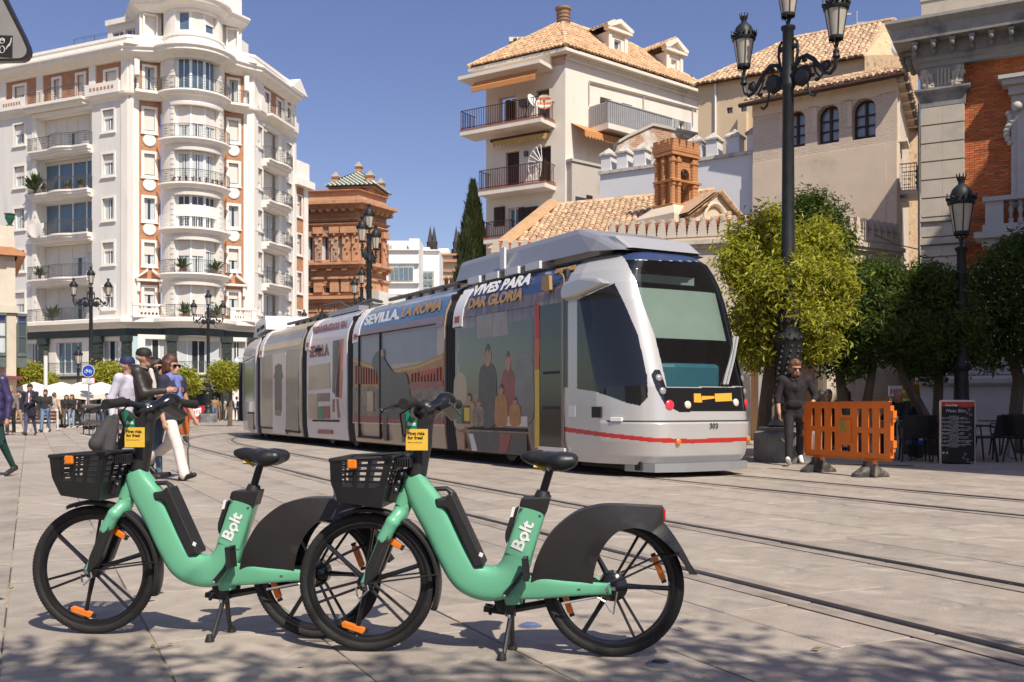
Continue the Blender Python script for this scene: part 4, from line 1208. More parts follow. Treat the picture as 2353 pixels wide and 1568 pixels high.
# ---- arcaded brick and cream house further off
YA=165.0
def ax_(u):return xat(u,YA)
def az(v):return zat(v,YA)
M_ARC=mat('cream_arcade',(0.60,0.50,0.38),0.85,var=0.06,scale=0.4)
arc=thing('arcade_building','cream and brick house with an arched gallery and dark spires left of the cypress','building',(ax_(1000),YA,0))
AM=Matrix.Translation((-ax_(1000),-YA,0))
hh=[(ax_(1009+i*12),ax_(1018+i*12),az(668),az(637),'a')for i in range(5)]
w_=MB();wall_holes(w_,ax_(975),ax_(1075),0,az(588),hh,YA,YA+1.2);w_.build('wall',M_ARC,arc,AM)
w_=MB();w_.box(ax_(975),ax_(1075),YA+3,YA+3.2,0,az(620));w_.build('gallery_back',M_BRICKM,arc,AM)
w_=MB()
for v0,v1,o in((604,598,.8),(626,621,.4),(588,584,.5),(678,674,.6),(640,638,.15)):w_.box(ax_(975),ax_(1075),YA-o,YA,az(v0),az(v1))
w_.build('brick_band',M_BRICKM,arc,AM)
for h in hh:
 cx,r=(h[0]+h[1])/2,(h[1]-h[0])/2;b_=MB();n=10
 for i in range(n):
  a,c_=PI*i/n,PI*(i+1)/n
  b_.prism([(cx+q*math.cos(t),h[3]-r+q*math.sin(t))for q,t in((r,a),(r*1.4,a),(r*1.4,c_),(r,c_))],YA-0.2,YA-0.003)
 b_.build('arch_moulding',M_BRICKM,arc,AM)
M_SPIRE=mat('dark_spire',(0.05,0.035,0.04),0.6,var=0.2)
for u in(988,997,1048):
 b_=MB();b_.lathe([(0.5,0),(0.6,1.2),(0.45,1.3),(0.001,4.0)],6,Matrix.Translation((ax_(u)-ax_(1000),0.5,az(572))));b_.lathe([(0.8,-2.2),(0.8,0)],6,Matrix.Translation((ax_(u)-ax_(1000),0.5,az(572))));b_.build('spire',M_SPIRE,arc)
w_=MB();w_.box(ax_(1003),ax_(1030),YA+4,YA+9,az(590),az(568));w_.box(ax_(1001),ax_(1026),YA+6,YA+9,az(568),az(558));w_.build('rear_wall',M_WMOD,arc,AM)
# ---- cypress
def leaf_cloud(n,pos,nrm,size,rs,aspect=0.45,fold=0.25):
 """n bent leaf quads at pos facing nrm (arrays)"""
 rng_=np.random.RandomState(rs)
 t=rng_.normal(size=(n,3));t-=(t*nrm).sum(1)[:,None]*nrm;t/=np.linalg.norm(t,axis=1)[:,None]+1e-9
 s=np.cross(nrm,t);L=(size*rng_.uniform(0.65,1.3,n))[:,None];W_l=L*aspect
 b0=pos-t*L*0.5;tip=pos+t*L*0.5-nrm*L*0.12;l=pos-s*W_l*0.5+nrm*L*fold*0.3;r=pos+s*W_l*0.5+nrm*L*fold*0.3
 V=np.stack([b0,r,tip,l],1).reshape(-1,3);Q=np.arange(4*n).reshape(n,4)
 return V,Q
M_CYP=mat('cypress_foliage',(0.14,0.165,0.05),0.8,spec=.2,var=0.2,scale=1.5,island=0.45)
M_BARK=mat('bark',(0.11,0.085,0.065),0.9,var=0.3,scale=9,bump=0.6,bscale=25,stretch=(1,1,0.3))
YC=52.0
cyp=thing('cypress_tree','tall slender dark green cypress left of the white house','tree',(xat(1087,YC),YC,0))
zt_=zat(424,YC);rr=np.random.RandomState(4);n=9000
z_=rr.uniform(0,1,n)**0.8;prof=np.interp(z_,[0,.15,.4,.62,.8,.93,1],[0.75,1.05,0.95,0.80,.48,.21,0.02])*0.92
ang=rr.uniform(0,2*PI,n);lump=1+0.16*np.sin(ang*5+z_*23)+0.12*np.sin(ang*3-z_*41)
rad=prof*lump*rr.uniform(0.72,1.04,n)**0.5
pos=np.stack([rad*np.cos(ang),rad*np.sin(ang),3.0+z_*(zt_-3.0)],1)
nr_=np.stack([np.cos(ang),np.sin(ang),rr.uniform(-.2,.5,n)],1)+rr.normal(0,.45,(n,3));nr_/=np.linalg.norm(nr_,axis=1)[:,None]
tdir=np.tile(np.array([0,0,1.0]),(n,1))+rr.normal(0,.25,(n,3))
s_=np.cross(nr_,tdir);s_/=np.linalg.norm(s_,axis=1)[:,None];L=rr.uniform(0.22,0.55,n)[:,None]
V=np.stack([pos-tdir*L*.5,pos+s_*L*.16,pos+tdir*L*.6+nr_*L*.15,pos-s_*L*.16],1).reshape(-1,3)
link_mesh('crown',np_mesh('crown',V,np.arange(4*n).reshape(n,4),M_CYP,False),cyp,kind='stuff')
mb=MB();mb.tube([(0,0,0),(0,0,8),(0,0,zt_*0.93)],[0.3,0.22,0.03],8);mb.build('trunk',M_BARK,cyp)
# ================================================================ the white house with tiled roof, church, walls, arched-window house
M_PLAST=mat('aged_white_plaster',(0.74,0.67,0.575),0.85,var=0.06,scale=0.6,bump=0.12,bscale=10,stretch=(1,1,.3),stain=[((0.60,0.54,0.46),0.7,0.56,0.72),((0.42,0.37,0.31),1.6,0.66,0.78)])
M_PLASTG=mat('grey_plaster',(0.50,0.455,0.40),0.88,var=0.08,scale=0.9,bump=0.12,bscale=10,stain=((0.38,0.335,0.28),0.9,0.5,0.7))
M_TILE=mat('clay_tile',(0.56,0.355,0.20),0.85,var=0.12,scale=3,island=0.20,stain=((0.40,0.24,0.13),1.2,0.55,0.72))
M_TILEO=mat('clay_tile_piece',(0.56,0.385,0.24),0.85,var=0.15,scale=7,inst=0.26,stain=((0.22,0.16,0.11),5,0.55,0.68))
M_TILEOS=mat('clay_tile_old',(0.56,0.385,0.24),0.85,var=0.15,scale=7,island=0.26,stain=((0.22,0.16,0.11),5,0.55,0.68))
M_BROWNW=mat('dark_brown_wood',(0.055,0.025,0.016),0.6,var=0.2,scale=6)
M_REDTR=mat('red_trim',(0.40,0.13,0.07),0.8,var=0.1)
M_AWN=mat('orange_awning',(0.52,0.23,0.08),0.8,var=0.08,scale=4)
M_AWN2=mat('ochre_awning',(0.50,0.31,0.10),0.8,var=0.15,scale=4)
M_GREYM=mat('grey_metal_fence',(0.34,0.34,0.34),0.5,var=0.08,scale=3)
YH=46.0
cH=Vector((xat(1299,YH),YH,0))
PHL=Plane(cH.x,cH.y,0.841,-0.541)
PHR=Plane(cH.x,cH.y,0.764,0.645)
hou=thing('white_house','tall white plaster house with orange tiled hip roof, dormers and balconies in the centre','building',cH)
HI=Matrix.Translation(-cH);HL,HR=HI@PHL.M,HI@PHR.M
tl=PHL.t(1117);tr_=PHR.t(1608)
ez=zat(112,YH)
BZ={'b1':zat(291,YH)-0.1,'b2':zat(432,YH)-0.1,'can':zat(172,YH)}
dl=[PHL.pt(1190,275)]
def hx(u):return PHL.t(u)
def hz(u,v):return PHL.z(v,PHL.t(u))
holesL=[(hx(1146),hx(1185),hz(1165,292)+0.05,hz(1165,222)),(hx(1232),hx(1262),hz(1245,285),hz(1245,206)),(hx(1162),hx(1193),hz(1178,428),hz(1178,349)),(hx(1232),hx(1266),hz(1250,420),hz(1250,337)),(hx(1168),hx(1192),hz(1180,523),hz(1180,478))]
w_=MB();wall_holes(w_,tl,0,0,ez-0.15,holesL,0,0.35);w_.build('wall',M_PLAST,hou,HL)
def shutter_door(parent,M,x0,x1,z0,z1,y,m,open_=False):
 mb=MB();mb.box(x0,x1,y,y+0.05,z0,z1)
 for xx in(x0,(x0+x1)/2):
  w=(x1-x0)/2;k=int((z1-z0)/0.09)
  for i in range(k):mb.box(xx+0.05,xx+w-0.05,y-0.03,y-0.003,z0+0.03+i*0.09,z0+0.03+i*0.09+0.055)
 return mb.build('shutter',m,parent,M)
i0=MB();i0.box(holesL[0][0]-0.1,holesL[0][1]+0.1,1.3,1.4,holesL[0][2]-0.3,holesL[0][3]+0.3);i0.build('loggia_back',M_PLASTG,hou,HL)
mb=MB();mb.box(holesL[0][0]+0.05,holesL[0][0]+0.3,0.5,1.2,holesL[0][2],holesL[0][3]);mb.build('column',M_BROWNW,hou,HL)
shutter_door(hou,HL,holesL[1][0],holesL[1][1],holesL[1][2],holesL[1][3],0.2,M_GREENFR)
shutter_door(hou,HL,holesL[2][0],holesL[2][1],holesL[2][2],holesL[2][3],0.2,M_BROWNW)
shutter_door(hou,HL,holesL[3][0],holesL[3][1],holesL[3][2],holesL[3][3],0.2,M_BROWNW)
h=holesL[4];window_unit(hou,HL,h[0],h[2],h[1]-h[0],h[3]-h[2],0.2,0,2,M_GLASSB,False)
for(u0,u1)in((1137,1161),(1193,1206),(1207,1236)):shutter_door(hou,HL,hx(u0),hx(u1),hz(u0,522 if u0<1190 else 510),hz(u0,478),-0.08,M_BROWNW)
def hbalcony(x0,x1,z,out,h,m,step=0.13):
 sl=MB();sl.box(x0,x1,-out,0,z-0.22,z);o=sl.build('balcony',M_PLAST,hou,HL)
 sl=MB();sl.box(x0-0.02,x1+0.02,-out-0.02,0,z+0.002,z+0.05);sl.build('balcony_edge',M_REDTR,hou,HL)
 mb=MB()
 for zz in(z+h,z+0.12):mb.tube([(x0+.03,0,zz),(x0+.03,-out+0.04,zz),(x1-.03,-out+0.04,zz),(x1-.03,0,zz)],0.02,4)
 k=int((x1-x0)/step)
 for i in range(k+1):
  x=x0+.03+(x1-x0-.06)*i/k;mb.box(x-.011,x+.011,-out+0.03,-out+0.052,z,z+h)
 for s in(x0+.03,x1-.03):
  for j in range(int(out/step)):mb.box(s-.011,s+.011,-out+0.04+j*step,-out+0.062+j*step,z,z+h)
 mb.build('railing',m,hou,HL,kind='stuff')
x_l,x_r=hx(1105)-0.35,hx(1275)
hbalcony(x_l,x_r,hz(1180,300),1.25,0.95,M_IRON if False else M_BROWNW)
hbalcony(hx(1126),hx(1277),hz(1200,438),1.0,0.95,M_GREYM if False else M_BROWNW)
hbalcony(hx(1127),hx(1186),hz(1150,552),0.6,0.8,M_BROWNW)
cn=MB();cn.box(x_l-0.05,x_r,-1.35,0,hz(1180,183),hz(1180,175));cn.box(tl,x_r-0.1,-0.25,0,hz(1180,174)+0.02,hz(1180,152));cn.build('canopy_slab',M_PLAST,hou,HL)
cn=MB();cn.box(tl-0.1,0.05,-0.12,0,hz(1200,150),hz(1200,140));cn.box(tl-0.05,0,-0.05,0,hz(1200,168),hz(1200,151));cn.build('red_band',mat('pinkish_band',(0.50,0.30,0.23),0.85,var=0.1),hou,HL)
aw=MB();z=hz(1180,190);aw.add([(hx(1117),-1.0,z),(hx(1262),-1.0,z),(hx(1262),-1.25,z-0.32),(hx(1117),-1.25,z-0.32)],[(0,1,2,3)]);aw.box(hx(1117),hx(1262),-1.28,-1.24,z-0.55,z-0.32);aw.build('awning',M_AWN,hou,HL)
def valance(P,M,x0,x1,y,z,drop,m,name='awning'):
 mb=MB();k=max(4,int((x1-x0)/0.2))
 for i in range(k):
  a,b_=x0+(x1-x0)*i/k,x0+(x1-x0)*(i+1)/k
  mb.add([(a,y,z),(b_,y,z),(b_,y-0.02,z-drop*0.7),((a+b_)/2,y-0.03,z-drop),(a,y-0.02,z-drop*0.7)],[(0,1,2,3,4)])
 return mb.build(name,m,hou,M)
z=hz(1200,322);valance(PHL,HL,hx(1146),hx(1270),-0.5,z,0.3,M_AWN2)
mb=MB();mb.tube([(hx(1140),-0.45,z+0.05),(hx(1275),-0.45,z+0.05)],0.08,6);mb.build('awning_roller',M_BROWNW,hou,HL)
fan=MB();fx,fz=hx(1270),hz(1270,385)
for i in range(10):
 a=R(95+i*18);fan.tube([(fx,-0.95,fz),(fx+0.75*math.cos(a),-0.95,fz+0.85*math.sin(a))],0.018,4)
fan.tube([(fx+0.75*math.cos(R(95+i*6)),-0.95,fz+0.85*math.sin(R(95+i*6)))for i in range(28)],0.015,4)
fan.build('fan_grille',M_FRAME,hou,HL,kind='stuff')
lt=MB();lt.box(hx(1207),hx(1214),-0.15,0,hz(1210,360),hz(1210,349));lt.box(hx(1200),hx(1211),-0.3,0,hz(1205,248),hz(1205,232));lt.build('wall_lantern',M_IRON,hou,HL,kind='stuff')
def rx(u):return PHR.t(u)
def rz(u,v):return PHR.z(v,PHR.t(u))
hr=[(rx(1379),rx(1402),rz(1390,261),rz(1390,227)),(rx(1428),rx(1450),rz(1440,272),rz(1440,241)),(rx(1518),rx(1532),rz(1525,291),rz(1525,266)),(rx(1560),rx(1574),rz(1567,303),rz(1567,278))]
w_=MB();wall_holes(w_,0,tr_,0,ez-0.15,hr,0,0.25);w_.build('wall',M_PLAST,hou,HR)
for i,h in enumerate(hr):
 window_unit(hou,HR,h[0],h[2],h[1]-h[0],h[3]-h[2],0.2,0,2,M_GLASSD,False)
 if i<2:
  b_=MB()
  for k in range(6):x=h[0]+(h[1]-h[0])*k/5;b_.box(x-.012,x+.012,-0.06,-0.035,h[2],h[3])
  for k in range(4):zz=h[2]+(h[3]-h[2])*k/3;b_.box(h[0],h[1],-0.055,-0.03,zz-.012,zz+.012)
  b_.build('window_grille',M_BROWNW,hou,HR,kind='stuff')
 else:
  for s in(-1,1):
   x0=h[0]-0.42 if s<0 else h[1]+0.03
   mb=MB();mb.box(x0,x0+0.38,-0.05,0,h[2],h[3])
   for k in range(9):mb.box(x0+.03,x0+.35,-0.075,-0.053,h[2]+.05+k*(h[3]-h[2]-.1)/9,h[2]+.05+k*(h[3]-h[2]-.1)/9+.05)
   mb.build('shutter',M_GREYM,hou,HR)
x0,x1=rx(1352),rx(1500);zf=rz(1352,296)
fb=MB();fb.box(x0,x1,-1.3,0,zf-0.25,zf);fb.build('balcony',M_PLAST,hou,HR)
fb=MB();zt=zf+1.0
for i in range(34):x=x0+(x1-x0)*i/34;fb.box(x+.02,x+(x1-x0)/34-.02,-1.3,-1.26,zf+.02,zt)
for i in range(9):y=-1.28+i*0.14;fb.box(x0-.01,x0+.03,y,y+.1,zf+.02,zt)
fb.box(x0-.03,x1,-1.33,-1.23,zt,zt+.05);fb.build('railing',M_GREYM,hou,HR,kind='stuff')
valance(PHR,HR,rx(1312),rx(1420),-0.9,rz(1312,300)-0.15,0.35,M_AWN)
aw=MB();x0,x1=rx(1312),rx(1420);z=rz(1312,300);aw.quad((x0,0,z+0.35),(x0,-0.9,z-0.15),(x1,-0.9,z-0.15),(x1,0,z+0.35));aw.build('awning',M_AWN,hou,HR)
pp=MB()
pp.tube([(rx(1352),-0.08,rz(1352,188)),(rx(1470),-0.08,rz(1470,218)),(rx(1600),-0.08,rz(1600,252))],0.05,5);pp.tube([(rx(1352),-0.06,rz(1352,188)),(rx(1352),-0.06,rz(1352,240))],0.03,5)
pp.tube([(rx(1477),-0.06,rz(1477,220)),(rx(1477),-0.06,rz(1477,265))],0.03,5);pp.tube([(rx(1590),-0.06,rz(1590,250)),(rx(1590),-0.06,rz(1590,290))],0.03,5)
pp.build('wall_pipe',M_PLASTG,hou,HR,kind='stuff')
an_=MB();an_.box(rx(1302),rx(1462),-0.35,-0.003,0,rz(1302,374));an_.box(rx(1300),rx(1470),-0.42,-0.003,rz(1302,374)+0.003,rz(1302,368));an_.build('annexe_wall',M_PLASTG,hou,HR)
for u0,u1,s in((1272,1287,0),(1290,1310,1),(1320,1338,0)):
 h0=zat(488,46.5);h1=zat(462,46.5)
for(u0,u1)in((1310,1334),):
 mb=MB();mb.box(rx(u0),rx(u1),-0.37,-0.352,rz(1320,482),rz(1320,456));mb.build('window',M_GLASSD,hou,HR)
 shutter_door(hou,HR,rx(1335),rx(1348),rz(1340,480),rz(1340,452),-0.4,M_BROWNW)
cn=MB();cn.box(0,tr_,-0.14,0,ez-0.5,ez-0.3);cn.box(-0.02,tr_,-0.3,0,ez-0.297,ez-0.15);k=52
for i in range(k):x=tr_*i/k;cn.box(x,x+tr_/k*0.5,-0.27,0,ez-0.38,ez-0.3)
cn.build('cornice',M_PLAST,hou,HR,kind='stuff')
# ---- tiled roofs
def tile_mesh(w,l,r):
 mb=MB();n=5
 for k,(y,s)in enumerate(((0,1.0),(l,0.82))):
  for i in range(n+1):
   a=PI*i/n;mb.v.append((-math.cos(a)*r*s,y,math.sin(a)*r*s*0.75+(0.0 if k==0 else-0.02)))
 for i in range(n):mb.f.append((i,i+1,n+1+i+1,n+1+i));mb.mi.append(0)
 mb.f.append(tuple(range(n,-1,-1)));mb.mi.append(0)
 return mb
def tile_roof(parent,quad,w,l,r,limit,mat_piece,mat_rest,cam_l,base_mat=None,eave_lift=0.0,seed=1):
 """Tiles over a quad (eave left, eave right, ridge right, ridge left); rows run up the slope; pieces outside a slanted edge are dropped."""
 A,B,C,D=[Vector(p)for p in quad]
 ex=(B-A).normalized();W_=(B-A).length
 nrm=(B-A).cross(D-A).normalized();ey=nrm.cross(ex).normalized()
 def loc(p):return((p-A).dot(ex),(p-A).dot(ey))
 c,d=loc(C),loc(D);Hh=max(c[1],d[1])
 mb=MB();mb.poly([A-nrm*0.03,B-nrm*0.03,C-nrm*0.03,D-nrm*0.03]);mb.poly([D-nrm*0.1,C-nrm*0.1,B-nrm*0.1,A-nrm*0.1])
 mb.build('roof',base_mat or M_TILE,parent)
 tm=tile_mesh(w,l*1.12,r).mesh('roof_tile',[mat_piece],True)
 rr_=random.Random(seed);items=[]
 Rm=Matrix((ex,ey,nrm)).transposed().to_4x4()
 nx=int(W_/w);ny=int(Hh/l)
 for j in range(ny):
  y=j*l
  k=(y+l*0.5)/Hh
  xl=d[0]*((y+l*.5)/d[1])if d[1]>0 else 0;xr=W_+(c[0]-W_)*((y+l*.5)/c[1])
  for i in range(nx):
   x=(i+0.5)*W_/nx
   if x<xl or x>xr:continue
   p=A+ex*(x+rr_.uniform(-.012,.012))+ey*(y-0.04+rr_.uniform(-.02,.02))+nrm*(0.02+rr_.uniform(0,.015))
   items.append((tm,Matrix.Translation(p)@Rm@Matrix.Rotation(rr_.uniform(-.04,.04),4,'Z')@Matrix.Rotation(0.035,4,'X')))
 if limit==0:
  mm=MB();vs=[v.co.copy()for v in tm.vertices];fs=[tuple(p.vertices)for p in tm.polygons]
  for _,M in items:mm.add(vs,fs,M)
  mm.build('roof_tile',mat_rest,parent,kind='stuff',smooth=True)
 else:
  its=sorted(items,key=lambda q:(q[1].translation-cam_l).length)
  for me,M in its[:limit]:link_mesh('roof_tile',me,parent,M)
  if its[limit:]:
   mm=MB();vs=[v.co.copy()for v in tm.vertices];fs=[tuple(p.vertices)for p in tm.polygons]
   for _,M in its[limit:]:mm.add(vs,fs,M)
   mm.build('roof_tile',mat_rest,parent,kind='stuff',smooth=True)
 return items
def ridge(parent,pts,r,m=None):
 mb=MB()
 P=[Vector(p)for p in pts]
 for a,b_ in zip(P,P[1:]):
  n=max(1,int((b_-a).length/0.33))
  for i in range(n):mb.tube([a+(b_-a)*(i/n),a+(b_-a)*((i+1.1)/n)],[r,r*0.85],6,cap=True)
 mb.build('ridge_tile',m or M_TILEOS,parent,kind='stuff',smooth=True)
oh_=0.55
def hp(tL,tR,z):
 p=PHL.w(tL)+PHR.d*tR;return Vector((p.x-cH.x,p.y-cH.y,z))
Lw=-tl
e0=hp(oh_*0.9,-oh_,ez-0.05);eL=hp(tl-oh_,-oh_,ez-0.05);eR=hp(oh_*0.9,tr_+oh_,ez-0.05);eB=hp(tl-oh_,tr_+oh_,ez-0.05)
ap=hp(-Lw*0.5,Lw*0.55,zat(47,48.6));ap2=hp(-Lw*0.5,tr_-Lw*0.5,zat(47,48.6))
CL=-cH+Vector((0,0,EYE))
tile_roof(hou,(eL,e0,ap,ap),0.21,0.34,0.105,0,M_TILE,M_TILE,CL)
tile_roof(hou,(e0,eR,ap2,ap),0.21,0.34,0.105,0,M_TILE,M_TILE,CL)
tile_roof(hou,(eR,eB,ap2,ap2),0.3,0.4,0.14,0,M_TILE,M_TILE,CL)
ridge(hou,[e0,ap],0.12);ridge(hou,[eL,ap],0.12);ridge(hou,[ap,ap2],0.12);ridge(hou,[eR,ap2],0.12)
ev=MB();ev.slab([(p.x,p.y)for p in(eL,e0,eR,eB)],ez-0.28,ez-0.14);ev.build('eave_soffit',M_PLAST,hou)
ch=MB();ch.lathe([(0.32,0),(0.32,0.15),(0.36,0.18),(0.32,0.21),(0.32,0.32),(0.36,0.35),(0.32,0.38),(0.32,0.5),(0.36,0.53),(0.32,0.56),(0.33,0.7),(0.4,0.75),(0.4,0.85),(0.001,0.86)],14,Matrix.Translation(ap+Vector((0.05,0,-0.2))));ch.build('chimney',mat('brown_pipe',(0.27,0.17,0.10),0.7,var=0.15),hou,smooth=True)
def dormer(tR,wid,z0,z1,zp,depth,inn=0.7):
 DM=HR@Matrix.Translation((tR,inn,0))
 hw=wid/2
 mb=MB();hole=(-hw*0.36,hw*0.36,z0+(z1-z0)*0.28,z1-(z1-z0)*0.18)
 wall_holes(mb,-hw,hw,z0,z1,[hole],0,0.2);mb.quad((-hw,0,z0),(-hw,0,z1),(-hw,depth,z1),(-hw,depth,z0));mb.quad((hw,0,z0),(hw,depth,z0),(hw,depth,z1),(hw,0,z1))
 mb.box(-hw-.04,-hw*0.72,-0.07,0,z0,z1);mb.box(hw*0.72,hw+.04,-0.07,0,z0,z1)
 o=mb.build('dormer',M_PLAST,hou,DM)
 mb=MB();mb.box(-hw-0.22,hw+0.22,-0.22,0.1,z1+.002,z1+0.14);mb.prism([(-hw*0.9,z1+.143),(hw*0.9,z1+.143),(0,zp-0.22)],-0.02,0.1)
 for s in(-1,1):mb.prism([(s*(hw+0.28),z1+0.143),(s*(hw+0.3),z1+0.28),(0,zp),(0,zp-0.22),(s*(hw+0.02),z1+.143)],-0.24,0.1)
 mb.build('pediment',M_PLAST,o,fix=True)
 window_unit(hou,DM,hole[0],hole[2],hole[1]-hole[0],hole[3]-hole[2],0.15,0.0,1,M_GLASSB if tR<6 else M_FRAME,False)
 P_=lambda x,y,z:DM@Vector((x,y,z))
 tile_roof(hou,(P_(-hw-0.25,depth,z1+0.2),P_(-hw-0.25,-0.2,z1+0.2),P_(0,-0.2,zp+.02),P_(0,depth,zp+.02)),0.21,0.34,0.1,0,M_TILE,M_TILE,CL)
 tile_roof(hou,(P_(hw+0.25,-0.2,z1+0.2),P_(hw+0.25,depth,z1+0.2),P_(0,depth,zp+.02),P_(0,-0.2,zp+.02)),0.21,0.34,0.1,0,M_TILE,M_TILE,CL)
t1=rx(1438);t2=rx(1566)
dormer(t1,1.25,rz(1438,152),rz(1438,70),rz(1440,40),3.2,0.55);dormer(t2,1.2,rz(1566,192),rz(1566,118),rz(1568,84),3.2,0.5)
ld_=MB();q=hp(tl+0.5,2.6,0);ld_.box(q.x-1.1,q.x-0.55,q.y-0.4,q.y+0.6,ez-0.5,zat(92,49));ld_.box(q.x-1.3,q.x-0.5,q.y-0.6,q.y+0.7,zat(92,49)+.003,zat(82,49));ld_.build('dormer',M_PLAST,hou)
tile_roof(hou,((q.x-1.1,q.y-0.7,zat(90,49)),(q.x+1.6,q.y-0.7,zat(90,49)),(q.x+1.6,q.y+0.3,zat(78,49)),(q.x-1.1,q.y+0.3,zat(78,49))),0.21,0.34,0.1,0,M_TILE,M_TILE,CL)
M_DISH=mat('dish_white',(0.78,0.77,0.75),0.5,var=0.03)
def dish(lab,loc,r,yaw,m,tilt=-0.35):
 o=thing('satellite_dish',lab,'satellite dish',loc,yaw,'satellite dishes on the white house')
 T=Matrix.Rotation(PI/2+tilt,4,'X')
 mb=MB();mb.lathe([(0.001,0),(r*.5,r*.06),(r*.85,r*.16),(r,r*.25),(r*.97,r*.27),(r*.5,r*.1),(0.001,r*.04)],20,T);mb.build('reflector',m,o,smooth=True)
 mb=MB();mb.tube([T@Vector((0,-r*.9,r*.2)),T@Vector((0,-r*.2,r*.9))],0.02,5);mb.tube([T@Vector((0,0,0)),T@Vector((0,-0.1,-0.3)),(0,0.4,-0.8)],0.025,5);mb.ball(T@Vector((0,-r*.15,r*.95)),0.06,6);mb.build('feed_arm',M_IRON,o)
dish('round white satellite dish above the awning, left of the ruined brick wall',PHR.w(rx(1415),-1.2,0)+Vector((0,0,rz(1415,337))),0.42,R(15),M_DISH,-0.2)
dish('white satellite dish on the top balcony railing, left of the painted one',PHL.w(hx(1252),-1.2,hz(1252,248)),0.32,R(50),M_DISH)
o_=PHL.w(hx(1279),-1.1,hz(1279,250));dish('orange and white striped satellite dish at the right end of the top balcony',o_,0.34,R(-5),mat('orange_painted_dish',(0.62,0.20,0.06),0.5,stripes=(2,0.22,(0.75,0.66,0.55),0.45),var=0.05),-0.05)
at_=thing('tv_antenna','dark rooftop television aerial left of the first dormer','antenna',hp(-Lw*0.5,Lw*0.55+1.5,zat(48,49)))
mb=MB();mb.tube([(0,0,-0.3),(0,0,1.0)],0.025,5);mb.tube([(-1.0,0,0.45),(0.05,0,0.95)],0.02,4)
for i in range(9):mb.tube([(-1.0+i*.12,-.18,.45+i*.057),(-1.0+i*.12,.18,.45+i*.057)],0.012,4)
mb.build('aerial',M_IRON,at_)
# ---- ruined brick gable between house and church wall
M_RUIN=mat('ruined_brick',(0.46,0.25,0.14),0.9,var=0.15,scale=3,bump=0.5,bscale=18,stain=[((0.66,0.58,0.49),1.1,0.46,0.56),((0.33,0.29,0.23),1.7,0.58,0.68)],brick=((0.36,0.17,0.09),(0.52,0.43,0.34),0.28,0.085))
YR=43.0
def px(u,y):return xat(u,y)
ru=thing('ruined_wall','crumbling exposed brick gable wall with patches of white plaster right of the balcony fence','wall',(xat(1500,YR),YR,0))
RP=Plane(xat(1500,YR),YR,0.97,0.25);RI=Matrix.Rotation(RP.a,4,'Z')
pts=[RP.pt(u,v)for u,v in((1408,520),(1408,372),(1420,330),(1440,318),(1500,290),(1618,316),(1618,520))]
mb=MB();mb.prism(pts,0,0.5);mb.build('brickwork',M_RUIN,ru,RI,fix=True)
cp=MB()
for a,b_ in zip(pts[2:5],pts[3:6]):cp.prism([(a[0],a[1]),(b_[0],b_[1]),(b_[0],b_[1]+0.12),(a[0],a[1]+0.12)],-0.08,0.6)
cp.build('coping',M_PLASTG,ru,RI,fix=True)
# ---- white crenellated church wall
M_WWALL=mat('whitewashed_wall',(0.70,0.70,0.71),0.85,var=0.04,scale=0.8,bump=0.12,bscale=8,stain=[((0.40,0.35,0.29),0.75,0.66,0.71),((0.60,0.59,0.58),1.3,0.6,0.75)])
M_CAPST=mat('weathered_cap',(0.56,0.52,0.46),0.9,var=0.12,scale=3,stain=((0.25,0.225,0.19),4,0.5,0.66))
WP=Plane(xat(1723,37.5),37.5,0.85,-0.53)
cw_=thing('white_church_wall','whitewashed wall topped with capped merlons behind the brick belfry','wall',WP.o)
WM=Matrix.Rotation(WP.a,4,'Z')
def wt(u):return WP.t(u)
tA,tB=wt(1379),wt(1738)
zw=lambda u,v:WP.z(v,WP.t(u))
ztop=zw(1602,372)
mb=MB();mb.box(tA,tB,0,0.6,0,ztop);mb.build('wall',M_WWALL,cw_,WM)
mb=MB();mb.box(tA-.06,tB,-0.09,0.68,ztop+.002,ztop+.13);mb.build('coping',M_CAPST,cw_,WM)
for(u0,u1)in((1381,1403),(1417,1440),(1457,1482),(1499,1525),(1604,1612),(1622,1648),(1668,1698),(1716,1740)):
 a,b_=wt(u0),wt(u1);z=ztop+.133
 if b_-a<0.4:a=b_-0.6
 mb=MB();mb.box(a,b_,0.0,0.6,z,z+0.62);mo=mb.build('merlon',M_WWALL,cw_,WM)
 mb=MB();c=(a+b_)/2;mb.add([(a-.06,-.06,z+.622),(b_+.06,-.06,z+.622),(b_+.06,.66,z+.622),(a-.06,.66,z+.622),(a-.06,-.06,z+.69),(b_+.06,-.06,z+.69),(b_+.06,.66,z+.69),(a-.06,.66,z+.69),(c,.3,z+1.0)],[(3,2,1,0),(0,1,5,4),(1,2,6,5),(2,3,7,6),(3,0,4,7),(4,5,8),(5,6,8),(6,7,8),(7,4,8)]);mb.build('merlon_cap',M_CAPST,mo)
 # ---- church nave roof with the belfry
M_BELF=mat('belfry_brick',(0.50,0.24,0.10),0.85,var=0.12,scale=3,bump=0.5,bscale=30,stripes=(2,0.095,(0.36,0.15,0.06),0.25))
M_CHURCH=mat('church_plaster',(0.62,0.53,0.41),0.9,var=0.06,scale=1.2,bump=0.15,bscale=10,stain=[((0.47,0.40,0.31),1.4,0.52,0.68),((0.30,0.26,0.21),2.6,0.64,0.74)])
YB=31.5
chp=thing('church','small old church with mottled tile roof and plaster gable behind the tram','building',(xat(1540,YB),YB,0))
CPc=Vector((xat(1540,YB),YB,0));CI=Matrix.Translation(-CPc)
CLc=-CPc+Vector((0,0,EYE))
A=at(1165,572,30.5)-CPc;B=at(1700,520,29.0)-CPc;C=at(1640,438,33.6)-CPc;D=at(1283,473,35.2)-CPc
tile_roof(chp,(A,B,C,D),0.19,0.30,0.095,300,M_TILEO,M_TILEOS,CLc,M_TILEOS)
